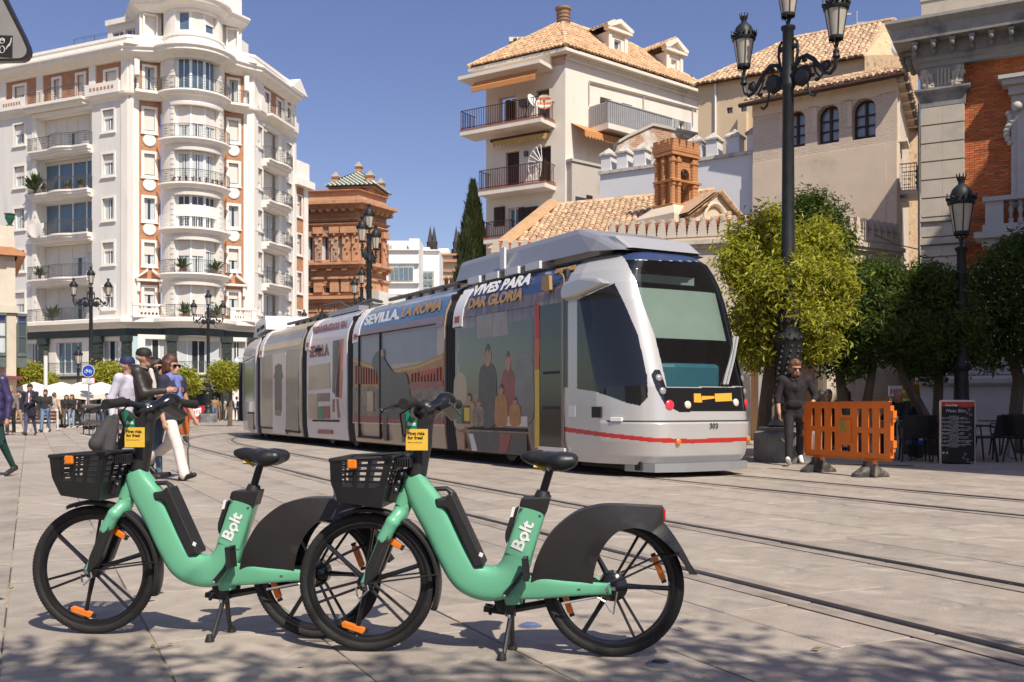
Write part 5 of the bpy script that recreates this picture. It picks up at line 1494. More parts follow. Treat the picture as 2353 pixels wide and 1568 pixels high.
ridge(chp,[D,C],0.12)
mb=MB();mb.poly([A,D,(D.x-0.5,D.y+0.3,D.z-0.02),(A.x-0.6,A.y,A.z+0.02)]);mb.tube([A+Vector((-0.2,0,0.05)),D+Vector((-0.2,0,0.05))],0.22,6);mb.build('gable_edge',mat('tan_brick_edge',(0.50,0.31,0.17),0.9,var=0.15,scale=4),chp)
mb=MB();mb.slab([(A.x,A.y+0.3),(B.x,B.y+0.3),(C.x,C.y),(D.x,D.y)],-0.0,A.z-0.3);mb.build('wall',M_CHURCH,chp)
gp=Plane(xat(1690,30.8),30.8,0.80,0.60);GI=CI@gp.M
gpt=[gp.pt(u,v)for u,v in((1590,560),(1590,497),(1650,441),(1700,500),(1700,560))]
mb=MB();mb.prism(gpt,0,0.4);mb.build('gable_wall',M_CHURCH,chp,GI,fix=True)
mb=MB();a,b_=Vector((gpt[2][0],-.1,gpt[2][1])),Vector((gpt[3][0]+.1,-.1,gpt[3][1]-.1))
for i in range(9):mb.tube([a+(b_-a)*i/9,a+(b_-a)*(i+1.1)/9],[0.09,0.075],6)
mb.build('verge_tile',M_TILEOS,chp,GI,kind='stuff',smooth=True)
mb=MB();cx,cz=gp.pt(1640,508);mb.tube([(cx+0.45*math.cos(PI*i/12),-0.04,cz+0.5*math.sin(PI*i/12))for i in range(13)],0.07,6);mb.build('arch_moulding',M_CHURCH,chp,GI)
tile_roof(chp,(gp.M@Vector((gpt[1][0]-.2,-0.1,gpt[1][1]))-CPc,gp.M@Vector((gpt[1][0]-.2,0,gpt[1][1]))-CPc+Vector((-1.6,3,0)),gp.M@Vector((gpt[2][0],0,gpt[2][1]))-CPc+Vector((-1.6,3,0)),gp.M@Vector((gpt[2][0],-0.1,gpt[2][1]))-CPc),0.19,0.3,0.095,0,M_TILEO,M_TILEOS,CLc,M_TILEOS)
bel=thing('belfry','small orange brick bell tower with a hanging bell and stepped crenels on a plaster base','belfry',(xat(1545,30.5),30.5,0))
BP=Plane(xat(1545,30.5),30.5,0.80,0.60);BM=Matrix.Rotation(BP.a,4,'Z')
def bz(v):return zat(v,30.5)
bt0,bt1=0.0,BP.t(1596)
dep=0.62
z0,z1,z2=bz(472),bz(356),bz(319)
ax0,ax1=bt1*0.36,bt1*0.36+bt1*0.40
ow=MB();wall_holes(ow,0,bt1,z0,z1,[(ax0,ax1,z0+0.1,bz(383),'a')],0,dep)
ow.quad((0,0,z0),(0,0,z1),(0,dep,z1),(0,dep,z0));ow.quad((bt1,0,z0),(bt1,dep,z0),(bt1,dep,z1),(bt1,0,z1))
ow2=MB();wall_holes(ow2,0,bt1,z0,z1,[(ax0,ax1,z0+0.1,bz(383),'a')],dep,dep-0.01);ow.add(ow2.v,ow2.f);ow.quad((0,0,z1),(bt1,0,z1),(bt1,dep,z1),(0,dep,z1))
ow.build('brick_wall',M_BELF,bel,BM)
col=MB()
for(x,y)in((-0.02,-0.02),(ax0-0.14,-0.03),(ax1+0.14,-0.03),(bt1,-0.02),(-0.03,dep*0.5),(-0.02,dep)):
 for(zz0,zz1)in((z0,bz(418)),(bz(415),bz(365))):col.lathe([(0.115,zz0),(0.115,zz0+.05),(0.085,zz0+.08),(0.085,zz1-.12),(0.115,zz1-.09),(0.115,zz1),(0.02,zz1+.02)],8,Matrix.Translation((x,y,0)))
 col.lathe([(0.09,bz(365)),(0.001,bz(345))],8,Matrix.Translation((x,y,0)))
col.build('brick_column',M_BELF,bel,BM,kind='stuff')
bd=MB();pth=[(-0.06,dep+.06),(-0.06,-0.06),(bt1+.06,-0.06),(bt1+.06,dep+.06)]
for(zz,h_,o_)in((bz(417),.06,.10),(z1,.10,.07),(z0-.05,.10,.08)):bd.sweep([(-.1,zz),(o_,zz),(o_,zz+h_),(-.1,zz+h_)],pth)
bd.build('string_course',M_BELF,bel,BM)
tp=MB();hgt=(z2-z1)
tp.box(-0.12,bt1+.12,-0.12,dep+.12,z1+.125,z1+hgt*0.5)
st=MB()
for i in range(4):
 x=-0.12+(bt1+.24)*i/4;w_m=(bt1+.24)/4
 for k in range(4):
  d_=w_m*0.10*(k if k<3 else 2.2);tp.box(x+d_*0.5+.01,x+w_m-d_*0.5-.01,-0.12,0.1,z1+hgt*(0.5+k*.125)+.002,z1+hgt*(0.5+(k+1)*.125))
for i in range(3):
 y=-0.12+(dep+.24)*i/3;w_m=(dep+.24)/3
 for k in range(4):
  d_=w_m*0.12*(k if k<3 else 2.2);tp.box(-0.12,0.1,y+d_*.5+.12*(i==0),y+w_m-d_*.5,z1+hgt*(0.5+k*.125)+.002,z1+hgt*(0.5+(k+1)*.125))
tp.build('stepped_crenel',M_BELF,bel,BM,kind='stuff')
bs=MB();bs.add([(-0.1,-0.15,z0),(bt1*.33,-0.15,z0),(bt1*.33,dep+.15,z0),(-0.1,dep+.15,z0),(-0.55,-0.6,bz(500)),(bt1*.8,-0.6,bz(520)),(bt1*.8,dep+.5,bz(520)),(-0.55,dep+.5,bz(500)),(-0.6,-0.65,bz(560)),(bt1*.85,-0.65,bz(560)),(bt1*.85,dep+.5,bz(560)),(-0.6,dep+.5,bz(560))],[(0,1,2,3),(4,5,1,0),(5,6,2,1),(6,7,3,2),(7,4,0,3),(8,9,5,4),(9,10,6,5),(10,11,7,6),(11,8,4,7)]);bs.box(bt1*.70,bt1+.12,-.12,dep+.1,bz(520),z0-.003);bs.build('plaster_base',M_CHURCH,bel,BM)
bell=thing('bell','grey green church bell hanging in the arch of the brick belfry','bell',BP.w((ax0+ax1)/2-0.06,dep*0.45,bz(436)))
mb=MB();mb.lathe([(0.24,-.02),(0.235,0),(0.18,.12),(0.14,.3),(0.12,.42),(0.06,.48),(0.001,.49)],16);mb.build('bell_body',mat('bronze_patina',(0.16,0.155,0.13),0.5,metal=0.6,var=0.15,scale=6),bell,smooth=True)
mb=MB();mb.box(-.3,.3,-.05,.05,.55,.66);mb.box(-.05,.05,-.05,.05,.47,.55);mb.ball((0,0,.74),.09,8);mb.lathe([(0.2,-.02),(0.2,.02)],14,Matrix.Translation((.16,0,.65))@Matrix.Rotation(PI/2,4,'Y'));mb.build('yoke',M_IRON,bell)
# ---- merlon wall with red stepped gaps in front of the church
M_MERL=mat('merlon_plaster',(0.60,0.525,0.43),0.9,var=0.08,scale=3,bump=0.3,bscale=20,stain=[((0.42,0.36,0.28),3,0.5,0.65),((0.15,0.13,0.11),6,0.64,0.74)])
M_REDW=mat('oxide_red_wash',(0.36,0.095,0.045),0.9,var=0.15,scale=4,stain=((0.18,0.06,0.04),5,0.56,0.68))
def merlon_wall(nm,lab,P,u0,u1,v_top,v_bot,n,zbase=0.0):
 t=thing(nm,lab,'wall',P.o);M=Matrix.Rotation(P.a,4,'Z')
 a,b_=P.t(u0),P.t(u1);um=(u0+u1)/2;zt=P.z(v_top,P.t(um));zb_=P.z(v_bot,P.t(um))
 mb=MB();mb.box(a,b_,0,0.4,zbase,zb_);mb.build('wall',M_CHURCH,t,M)
 mb=MB();mb.box(a-.05,b_+.05,-.16,.45,zb_-.22,zb_-.1);mb.box(a-.02,b_+.02,-.1,.45,zb_-.32,zb_-.223);mb.build('string_course',M_MERL,t,M)
 mb=MB();mb.box(a,b_,0.12,0.34,zb_+.002,zt-(zt-zb_)*.12);mb.build('red_backing',M_REDW,t,M)
 w=(b_-a)/n;hm=zt-zb_
 m_=MB();st=[(.42,0),(.42,.15),(.36,.15),(.40,.3),(.33,.3),(.37,.46),(.29,.46),(.33,.62),(.24,.62),(.28,.78),(.19,.78),(.19,1.0)]
 m_.prism([(-x*w*1.15,zb_+.004+h*hm)for x,h in st]+[(x*w*1.15,zb_+.004+h*hm)for x,h in reversed(st)],-.02,.36)
 me=m_.fixed().mesh('merlon',M_MERL)
 for i in range(n):link_mesh('merlon',me,t,M@Matrix.Translation((a+w*(i+.5),0,0)))
 return t
MP1=Plane(xat(1500,27.6),27.6,0.955,-0.30)
merlon_wall('merlon_wall','plaster wall with stepped merlons and red gaps behind the front tram roof',MP1,1395,1722,503,547,14)
MP2=Plane(xat(1940,28.0),28.0,0.82,0.57)
merlon_wall('merlon_wall','short plaster wall with red edged merlons right of the sunlit orange tree',MP2,1900,2068,502,552,11)
MP3=Plane(xat(1130,29.5),29.5,0.95,-0.3)
merlon_wall('merlon_wall','low end of plaster wall with red gaps above the front tram car, beside the cypress',MP3,1128,1260,552,578,6)
# ---- house with the three arched windows
M_TANPL=mat('tan_plaster',(0.74,0.60,0.455),0.9,var=0.06,scale=0.8,bump=0.15,bscale=8,stain=[((0.63,0.50,0.37),1.0,0.52,0.7),((0.45,0.35,0.26),2.2,0.66,0.72)])
M_TANBR=mat('tan_painted_brick',(0.76,0.63,0.49),0.9,var=0.05,scale=1.5,bump=0.9,bscale=30,brick=((0.71,0.58,0.445),(0.63,0.50,0.375),0.34,0.075))
YW=34.0
ah_=thing('arched_window_house','tan plaster house with three tall arched windows and tiled eave behind the lamp post','building',(xat(2061,YW),YW,0))
APF=Plane(xat(2061,YW),YW,0.797,-0.604);APS=Plane(xat(2061,YW),YW,0.42,0.907)
Ao=APF.o;AI_=Matrix.Translation(-Ao);AF,AS=AI_@APF.M,AI_@APS.M
aL=APF.t(1730);aS=APS.t(2122)
def apz(u,v):return APF.z(v,APF.t(u))
ew=apz(2061,176)
awn=[(APF.t(u0),APF.t(u1),apz((u0+u1)/2,vb),apz((u0+u1)/2,vt),'a')for u0,u1,vb,vt in((1803,1850,339,254),(1878,1928,330,240),(1958,2012,319,226))]
zbr=apz(1900,352)
w_=MB();wall_holes(w_,aL,0,zbr,ew,awn,0.0,0.42);w_.build('brick_wall',M_TANBR,ah_,AF)
w_=MB();w_.box(aL,-0.35,-0.03,0.3,0,zbr);w_.box(-0.347,0,-0.02,0.3,0,zbr);w_.build('wall',M_TANPL,ah_,AF)
tr=MB()
for i,h in enumerate(awn):
 a,b_=h[0]-0.16,h[1]+0.16
 tr.box(a,b_,-0.035,0.0,h[3]+0.12,ew-0.55)
 tr.box(a,h[0]-.002,-0.035,0,h[2]+.5,h[3]+.118);
tr.box(aL,0,-0.05,0,ew-0.5,ew-0.05);tr.build('moulding',M_TANPL,ah_,AF)
for h in awn:
 cx,r=(h[0]+h[1])/2,(h[1]-h[0])/2
 fr=MB();t_=0.055
 n=12;zc_=h[3]-r
 arcp=[(cx-r*math.cos(PI*k/n),zc_+r*math.sin(PI*k/n))for k in range(n+1)];ai=[(cx-(r-t_)*math.cos(PI*k/n),zc_+(r-t_)*math.sin(PI*k/n))for k in range(n+1)]
 for k in range(n):fr.prism([arcp[k],arcp[k+1],ai[k+1],ai[k]],0.3,0.36)
 fr.box(h[0],h[0]+t_,0.3,0.36,h[2],zc_);fr.box(h[1]-t_,h[1],0.3,0.36,h[2],zc_);fr.box(cx-.045,cx+.045,0.29,0.36,h[2],h[3]-.02);fr.box(h[0]+t_,h[1]-t_,0.295,0.36,h[2],h[2]+.16)
 for f_ in(0.36,0.62):zz=h[2]+(h[3]-h[2])*f_;fr.box(h[0]+t_,cx-.046,0.3,0.35,zz-.025,zz+.025);fr.box(cx+.046,h[1]-t_,0.3,0.35,zz-.025,zz+.025)
 fo=fr.build('window',M_BROWNW,ah_,AF,fix=True)
 g_=MB();g_.prism([(h[0]+.02,h[2]),(h[1]-.02,h[2])]+arcp[::-1],0.345,0.352);g_.build('pane',glass_mat('clear_pane',(0.9,0.92,0.93),0.07),fo,fix=True)
 c_=MB();k=24
 for q in range(k):
  xa,xb=h[0]+.03+(h[1]-h[0]-.06)*q/k,h[0]+.03+(h[1]-h[0]-.06)*(q+1)/k
  def top(x):return zc_+math.sqrt(max(0,r*r-(x-cx)**2))-.02
  c_.quad((xa,.40+.02*(q%2),h[2]),(xb,.40+.02*((q+1)%2),h[2]),(xb,.40+.02*((q+1)%2),top(xb)),(xa,.40+.02*(q%2),top(xa)))
 c_.build('curtain',mat('white_curtain',(0.74,0.74,0.74),0.85,var=0.04,scale=3),fo)
sh_=[(0.9,1.5,apz(2061,420),apz(2061,330)),(0.95,1.5,apz(2061,560),apz(2061,470))]
w_=MB();wall_holes(w_,0,aS,0,ew,sh_,0,0.3);w_.build('brick_wall',M_TANBR,ah_,AS)
tr=MB();tr.box(0.62,0.74,-0.05,0,0,ew-.4)
for h in sh_:surround(tr,h[0],h[1],h[2],h[3],0.14,0.06);tr.box(h[0]-.3,h[1]+.3,-.3,0,h[3]+.2,h[3]+.32)
tr.build('moulding',M_PLAST,ah_,AS)
for h in sh_:shutter_door(ah_,AS,h[0],h[1],h[2],h[3],0.15,mat('brown_shutter',(0.16,0.09,0.05),0.6))
bl=MB();bl.box(0.6,1.9,-0.6,0,sh_[0][2]-.3,sh_[0][2]-.15);bl.build('balcony',M_PLAST,ah_,AS)
railing([(0.6,0),(0.6,-.58),(1.9,-.58),(1.9,0)],sh_[0][2]-.15,0.9).build('railing',M_IRON,ah_,AS,kind='stuff')
def fp(P,t,inn,z):q=P.w(t,inn);return Vector((q.x-Ao.x,q.y-Ao.y,z))
eo=0.45
fe0,fe1=fp(APF,aL-.35,-eo,ew),fp(APF,0.40,-eo,ew)
seB=fp(APS,aS+.5,-eo,ew)
rA=fp(APF,aL+1.3,1.9,ew+0.95);rB_=fp(APF,-1.05,1.9,ew+0.95);rC=rB_+APS.d*3.0
tile_roof(ah_,(fe0,fe1,rB_,rA),0.20,0.32,0.10,300,M_TILEO,M_TILEOS,-Ao+Vector((0,0,EYE)),M_TILEOS)
tile_roof(ah_,(fe1,seB,rC,rB_),0.20,0.32,0.10,0,M_TILEO,M_TILEOS,-Ao,M_TILEOS)
ridge(ah_,[fe1,rB_],0.11);ridge(ah_,[rA,rB_],0.11)
gt=MB()
for a,b_ in((fe0,fe1),(fe1,seB)):
 gt.tube([a+Vector((0,0,-.10)),b_+Vector((0,0,-.10))],0.085,8)
gt.build('gutter',M_BROWNW,ah_)
cb_=MB();
for i in range(16):x=-aL*0;y_=0.1+i*(aS-.2)/16;cb_.box(y_,y_+.1,-.38,0,ew-.22,ew-.12)
cb_.build('eave_block',M_PLAST,ah_,AS,kind='stuff')
so=MB();so.poly([fe0+Vector((0,0,-.06)),fp(APF,aL,0.1,ew-.06),fp(APF,0,0.1,ew-.06),fe1+Vector((0,0,-.06))]);so.poly([fe1+Vector((0,0,-.06)),fp(APS,0,0.1,ew-.06),fp(APS,aS,0.1,ew-.06),seB+Vector((0,0,-.06))]);so.build('eave_soffit',M_TANPL,ah_)
# ---- ochre house behind with its own tiled roof
M_OCHRE=mat('ochre_plaster',(0.66,0.51,0.335),0.9,var=0.05,scale=0.6,bump=0.1,bscale=8,stain=[((0.46,0.38,0.27),0.8,0.6,0.75),((0.72,0.66,0.57),2.5,0.68,0.74)])
YO=41.0
oc=thing('ochre_house','ochre plaster house with broad tiled roof and aerials behind the arched window house','building',(xat(1740,YO),YO,0))
OP=Plane(xat(1740,YO),YO,0.86,-0.51);OI=Matrix.Translation(-OP.o)@OP.M
o0,o1=OP.t(1604),OP.t(1990)
oe=OP.z(192,OP.t(1640))
w_=MB();hq=[(OP.t(1716)-.0,OP.t(1716)+.27,OP.z(264,OP.t(1716)),OP.z(249,OP.t(1716))),(OP.t(1771)-0,OP.t(1771)+.27,OP.z(258,OP.t(1771)),OP.z(243,OP.t(1771)))]
hq=[(OP.t(1670),OP.t(1670)+.25,OP.z(262,OP.t(1670)),OP.z(248,OP.t(1670))),(OP.t(1702),OP.t(1702)+.25,OP.z(258,OP.t(1702)),OP.z(244,OP.t(1702)))]
wall_holes(w_,o0,o1,0,oe,hq,0,.2);w_.build('wall',M_OCHRE,oc,OI)
for h in hq:
 mb=MB();mb.box(h[0],h[1],.12,.15,h[2],h[3]);wo=mb.build('window',mat('dark_green_frame',(0.03,0.07,0.05),0.5),oc,OI);mb=MB();mb.box(h[0]+.05,h[1]-.03,.10,.118,h[2]+.03,h[3]-.05);mb.build('pane',M_WGLASS,wo)
mb=MB();mb.box(OP.t(1700),OP.t(1720),-.3,0,0,OP.z(263,OP.t(1710)));mb.build('chimney_breast',M_OCHRE,oc,OI)
mb=MB();mb.tube([(OP.t(1645),-.06,0),(OP.t(1645),-.06,oe)],.05,6);mb.build('drainpipe',M_FRAME,oc,OI)
def opv(t,inn,z):q=OP.w(t,inn);return Vector((q.x-OP.o.x,q.y-OP.o.y,z))
rz1=zat(92,44.0)
a_,b_,c_,d_=opv(o0-.2,-.25,oe),opv(o1,-.25,oe),opv(OP.t(1995)+.3,3.6,rz1),opv(OP.t(1760),3.6,rz1)
tile_roof(oc,(a_,b_,c_,d_),0.21,0.34,0.105,300,M_TILEO,M_TILEOS,-OP.o+Vector((0,0,EYE)),M_TILEOS)
ridge(oc,[d_,c_],0.12);ridge(oc,[c_,opv(OP.t(2080),3.0,zat(140,41))],0.12);ridge(oc,[a_,d_],0.1)
mb=MB();mb.poly([c_,opv(OP.t(2085),2.5,zat(140,41)),b_]);mb.poly([b_,opv(OP.t(2085),2.5,zat(140,41)),opv(OP.t(2085),2.5,5),opv(o1,-.25,5)]);mb.build('roof',M_TILEOS,oc)
def aerial(lab,u,v0,v1,y,kind):
 o=thing('tv_antenna',lab,'antenna',at(u,v0,y));h_=(v0-v1)*y/FPX
 mb=MB();mb.tube([(0,0,-.2),(0,0,h_)],0.022,5)
 if kind==0:
  mb.tube([(-.35,0,h_-.12),(.02,0,h_-.05)],.02,4);mb.box(-.45,-.25,-.03,.03,h_-.16,h_-.1)
 elif kind==1:
  mb.tube([(-.5,0,h_*.8),(.25,0,h_*.78)],.018,4)
  for k in range(4):mb.tube([(-.45+.3*math.cos(a/8*2*PI)+.0,-.12+.08*k,h_*.8+.06*math.sin(a/8*2*PI))for a in range(8)],.008,3,closed=True)
 else:
  mb.tube([(-.35,0,h_*.74),(.05,0,h_*.95)],.018,4)
  for k in range(5):mb.tube([(-.3+k*.07,-.15,h_*.80+k*.03),(-.22+k*.07,.15,h_*.92+k*.03)],.012,4);mb.tube([(-.3+k*.07,-.15,h_*.74),(-.24+k*.06,.1,h_*.62)],.008,4)
 mb.build('aerial',M_ALU,o)
aerial('thin white aerial mast on the ochre roof, leftmost of the three',1969,94,26,43,0);aerial('dark aerial mast with looped elements on the ochre roof, middle of the three',2007,92,47,42.5,1);aerial('white comb aerial on the ochre roof, rightmost of the three',2036,112,48,42,2)
dsh=thing('satellite_dish','white dish peeping over the stone cornice beside the rightmost aerial','satellite dish',at(2066,112,36));mb=MB();mb.ball((0,0,0),.3,12,(1,.3,1));mb.build('reflector',M_DISH,dsh,smooth=True)
pw=thing('terrace_wall','plain pinkish tan wall behind the shaded cafe terrace','wall',(xat(1900,29.5),29.5,0))
mb=MB();mb.box(-2.2,3.6,0,.4,0,3.2);mb.build('wall',mat('pink_tan_plaster',(0.56,0.38,0.26),0.9,var=0.06,scale=1,stain=((0.5,0.33,0.22),1,.5,.7)),pw,Matrix.Rotation(R(12),4,'Z'))
mb=MB();mb.tube([(0.55,-.08,0),(0.55,-.08,3.1)],.07,8);mb.box(-2.2,-.9,-.05,0,0,3.2);mb.build('drainpipe',M_GREYM,pw,Matrix.Rotation(R(12),4,'Z'))
# ================================================================ stone and brick palace on the right, and the block beyond the frame that shades the terrace
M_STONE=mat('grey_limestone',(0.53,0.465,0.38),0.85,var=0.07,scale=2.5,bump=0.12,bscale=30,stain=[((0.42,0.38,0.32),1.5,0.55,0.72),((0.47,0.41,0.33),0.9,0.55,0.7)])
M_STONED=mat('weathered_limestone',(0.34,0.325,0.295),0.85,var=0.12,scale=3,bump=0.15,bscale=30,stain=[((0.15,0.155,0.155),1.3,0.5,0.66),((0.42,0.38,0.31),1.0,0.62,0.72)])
M_STONEL=mat('pale_stone',(0.50,0.485,0.46),0.8,var=0.06,scale=3,bump=0.1,bscale=30)
M_MORT=mat('lime_mortar',(0.30,0.15,0.09),0.95,var=0.1,scale=6)
M_BRICKP=mat('red_brick_piece',(0.50,0.15,0.05),0.85,var=0.18,scale=12,inst=0.22,bump=0.3,bscale=40)
M_BRICKS=mat('red_brick_rest',(0.50,0.15,0.05),0.85,var=0.18,scale=12,island=0.22,bump=0.3,bscale=40)
YP=27.0
PP=Plane(xat(2117,YP),YP,0.876,-0.4826)
pal=thing('palace','stone and red brick palace with carved pilaster, deep cornice and balustrades at the right edge','building',PP.o)
PM=Matrix.Rotation(PP.a,4,'Z')
def pt_(u):return PP.t(u)
def pz(u,v):return PP.z(v,PP.t(u))
pw1=pt_(2216);tE=5.0
zb_=pz(2150,200)
zA,zB=2.3,pz(2217,138)
w_=MB();w_.box(pw1-.1,tE,0.10,1.0,0,zB+.3);w_.build('brick_bed',M_MORT,pal,PM)
bw_,bh_=0.235,0.062
bmesh_=MB().box(-bw_/2+.006,bw_/2-.006,-.012,.05,-bh_/2+.005,bh_/2-.005).mesh('brick',M_BRICKP)
rr=random.Random(9);items=[]
nz_=int((zB-zA)/bh_)
for j in range(nz_):
 z=zA+(j+.5)*bh_
 x=pw1+(bw_/2 if j%2 else 0)
 while x<pt_(2353)+.6:
  items.append((z,x,PM@Matrix.Translation((x,0.10+rr.uniform(-.005,.004),z))));x+=bw_
vis=[it for it in items if it[1]<pt_(2353)+.1 and it[0]>pz(2280,590)]
key=lambda it:abs(it[0]-pz(2250,330))+abs(it[1]-pt_(2255))*1.0
vis.sort(key=key);chosen=set(id(v)for v in vis[:300])
for it in vis[:300]:link_mesh('brick',bmesh_,pal,it[2])
mb=MB();vs=[v.co.copy()for v in bmesh_.vertices];fs=[tuple(p.vertices)for p in bmesh_.polygons]
for it in items:
 if id(it)not in chosen:mb.add(vs,fs,it[2])
mb.build('brick',M_BRICKS,pal,kind='stuff')
z=0.0;zs=[pz(2165,v)for v in(640,591,545,499,455,413,371,329,287,245)]
zs=[zs[0]-1.65,zs[0]-1.1,zs[0]-.55]+zs
c_=MB();c_.box(0.03,pw1-.03,-.05,1.0,0,zs[-1]);c_.build('pilaster_core',M_STONED,pal,PM)
for a,b_ in zip(zs,zs[1:]):
 mb=MB();mb.box(0,pw1*.5-.0015,-.10,.98,a+.018,b_-.018);mb.box(pw1*.5+.0015,pw1,-.099,.98,a+.018,b_-.018)
 mb.build('stone_course',M_STONE,pal,PM,bevel=0.004)
cp=MB();path=[(-.02,1.0),(-.02,-.10),(pw1+.02,-.10),(pw1+.02,.1)]
zc0=zs[-1];zcap0,zcap1=pz(2165,205),pz(2165,155)
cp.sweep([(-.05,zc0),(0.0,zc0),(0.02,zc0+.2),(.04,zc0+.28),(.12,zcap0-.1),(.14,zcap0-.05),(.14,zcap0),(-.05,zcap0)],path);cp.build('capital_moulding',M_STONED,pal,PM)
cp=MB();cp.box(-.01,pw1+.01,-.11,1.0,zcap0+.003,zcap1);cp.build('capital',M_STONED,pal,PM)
def acanthus(cx,z0,z1,y,lean):
 b_=MB()
 for k in range(7):
  f=k/6;z=z0+(z1-z0)*f
  for s in(-1,1):
   w=.17*math.sin(PI*(0.25+.6*f));b_.ball((cx+s*w*.55+lean*f*.1,y-.02,z),.055+.02*math.sin(k*2),6,(1.3,.7,1.1))
  b_.ball((cx+lean*f*.1,y-.05,z),.05,6,(1,.8,1.3))
 return b_
for cx,ln in((pw1*.2,-1),(pw1*.82,1)):acanthus(cx,zcap0+.06,zcap1-.1,-.13,ln).build('acanthus_leaf',M_STONE,pal,PM,smooth=True)
cp=MB()
for k in range(4):x=pw1*(.38+k*.085);cp.box(x,x+.05,-.135,-.113,zcap0+.08,zcap1-.08)
cp.build('fluting',M_STONE,pal,PM,kind='stuff')
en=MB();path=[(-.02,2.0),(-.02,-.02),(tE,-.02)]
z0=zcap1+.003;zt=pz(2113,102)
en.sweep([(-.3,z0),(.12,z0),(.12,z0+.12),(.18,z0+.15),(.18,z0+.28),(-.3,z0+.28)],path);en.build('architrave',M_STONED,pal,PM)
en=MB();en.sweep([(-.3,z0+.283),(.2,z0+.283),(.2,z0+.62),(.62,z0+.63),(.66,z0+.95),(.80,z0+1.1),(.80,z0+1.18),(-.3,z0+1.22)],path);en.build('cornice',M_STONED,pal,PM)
me=MB()
me.box(-.07,.07,-.36,0,.12,.22);me.ball((0,-.30,.08),.085,8,(.8,1,1));me.ball((0,-.12,.0),.10,8,(.8,1,1.2));mm_=me.mesh('modillion',M_STONED,True)
for i in range(9):link_mesh('modillion',mm_,pal,PM@Matrix.Translation((-.1+i*.46,-.22,z0+.38)))
for i in range(4):link_mesh('modillion',mm_,pal,PM@Matrix.Translation((-.22,.25+i*.33,z0+.38))@Matrix.Rotation(-PI/2,4,'Z'))
dn=MB()
for i in range(70):x=-.15+i*.06;dn.box(x,x+.033,-.235,-.2,z0+.29,z0+.345)
dn.build('dentil',M_STONED,pal,PM,kind='stuff')
zp0=z0+1.225
pp=MB();pp.box(.0,tE,.02,.9,zp0,zp0+.62);pp.box(-.03,tE,-.01,.93,zp0+.623,zp0+.70);pp.build('parapet',M_STONE,pal,PM)
pp=MB();x1=pw1+.02;pp.box(.03,x1,.05,.9,zp0+.703,zp0+2.2);pp.box(.2,x1-.15,-.02,.05,zp0+.95,zp0+2.2);pp.build('parapet_pier',M_STONE,pal,PM)
bal_=MB().lathe([(.10,0),(.10,.22),(.05,.25),(.07,.3),(.05,.34),(.11,.52),(.05,.70),(.09,.76),(.09,.85)],10).mesh('baluster',M_STONEL,True)
for i in range(12):link_mesh('baluster',bal_,pal,PM@Matrix.Translation((x1+.2+i*.30,.4,zp0+.703)))
pp=MB();pp.box(x1,tE,.25,.55,zp0+1.555,zp0+1.75);pp.build('balustrade_rail',M_STONEL,pal,PM)
wx0=pt_(2326);zh=pz(2330,222)
hd=MB();hd.box(pt_(2318),tE,-.25,.2,zh,zh+.22);hd.box(pt_(2304),tE,-.42,.2,zh+.223,zh+.36);hd.box(pt_(2296),tE,-.5,.2,zh+.363,zh+.46);hd.build('window_hood',M_STONEL,pal,PM)
hd=MB();hd.box(wx0-.02,tE,-.12,.2,pz(2335,480),zh-.003);hd.box(wx0+.12,tE,-.19,-.123,pz(2335,480),zh-.6);hd.build('window_surround',M_STONEL,pal,PM)
hd=MB();
for k in range(8):hd.ball((wx0-.08+.05*math.sin(k),-.1,zh-.45-k*.11),.10-.006*abs(k-3),8)
hd.ball((wx0+.12,-.2,zh-.32),.13,10);hd.build('fruit_garland',M_STONEL,pal,PM,smooth=True)
zb0,zb1=pz(2290,535),pz(2290,465)
bx0=pt_(2268)
sl=MB();sl.box(bx0-.25,tE,-.95,.1,zb0-.25,zb0-.1);sl.box(bx0-.08,tE,-.78,.1,zb0-.45,zb0-.253);sl.box(bx0-.06,tE,-.78,.0,zb0-.097,zb0+.1);sl.box(bx0,bx0+.42,-.72,-.3,zb0+.103,zb1-.1);sl.box(bx0-.06,tE,-.78,-.3,zb1-.097,zb1+.02);sl.build('balcony',M_STONEL,pal,PM)
for i in range(10):link_mesh('baluster',bal_,pal,PM@Matrix.Translation((bx0+.58+i*.22,-.52,zb0+.1))@Matrix.Scale((zb1-zb0-.2)/.85,4))
zt_=pz(2200,877);zl=pz(2200,960)
pl_=MB();pth=[(-.05,2.5),(-.05,-.12),(tE+3,-.12)]
pl_.sweep([(-.3,0),(.30,0),(.30,.30),(.22,.34),(.16,zl*.0+1.0),(.10,zt_-.12),(-.3,zt_-.12)],pth);pl_.build('plinth',M_STONEL,pal,PM)
pl_=MB();pl_.sweep([(-.3,zt_-.117),(.16,zt_-.117),(.24,zt_-.05),(.24,zt_+.06),(.16,zt_+.14),(-.3,zt_+.16)],pth);pl_.build('torus_moulding',M_STONEL,pal,PM,smooth=True)
pl_=MB();pl_.sweep([(-.3,zt_+.163),(.05,zt_+.163),(.03,2.35),(-.3,2.35)],pth);pl_.build('base_wall',M_STONEL,pal,PM)
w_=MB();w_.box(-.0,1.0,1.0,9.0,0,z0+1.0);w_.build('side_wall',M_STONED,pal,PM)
cb_=MB()
for v in(513,566):cb_.tube([(-.05,-.13,pz(2120,v)),(pw1,-.13,pz(2216,v-6)),(pt_(2270),-.0,pz(2270,v-12))],.022,5)
cb_.tube([(-.04,-.13,1),(-.04,-.13,pz(2120,240))],.035,6);cb_.build('cable',M_IRON,pal,PM)
wr=thing('overhead_cable','thin dark cable sagging between merlon wall and palace corner','cable',at(2115,580,27));q=[at(2000,535,29),at(2060,562,28),at(2113,574,27)];o_=wr.location
mb=MB();mb.tube([p-Vector(o_)for p in q],.015,4);mb.build('cable',M_IRON,wr)
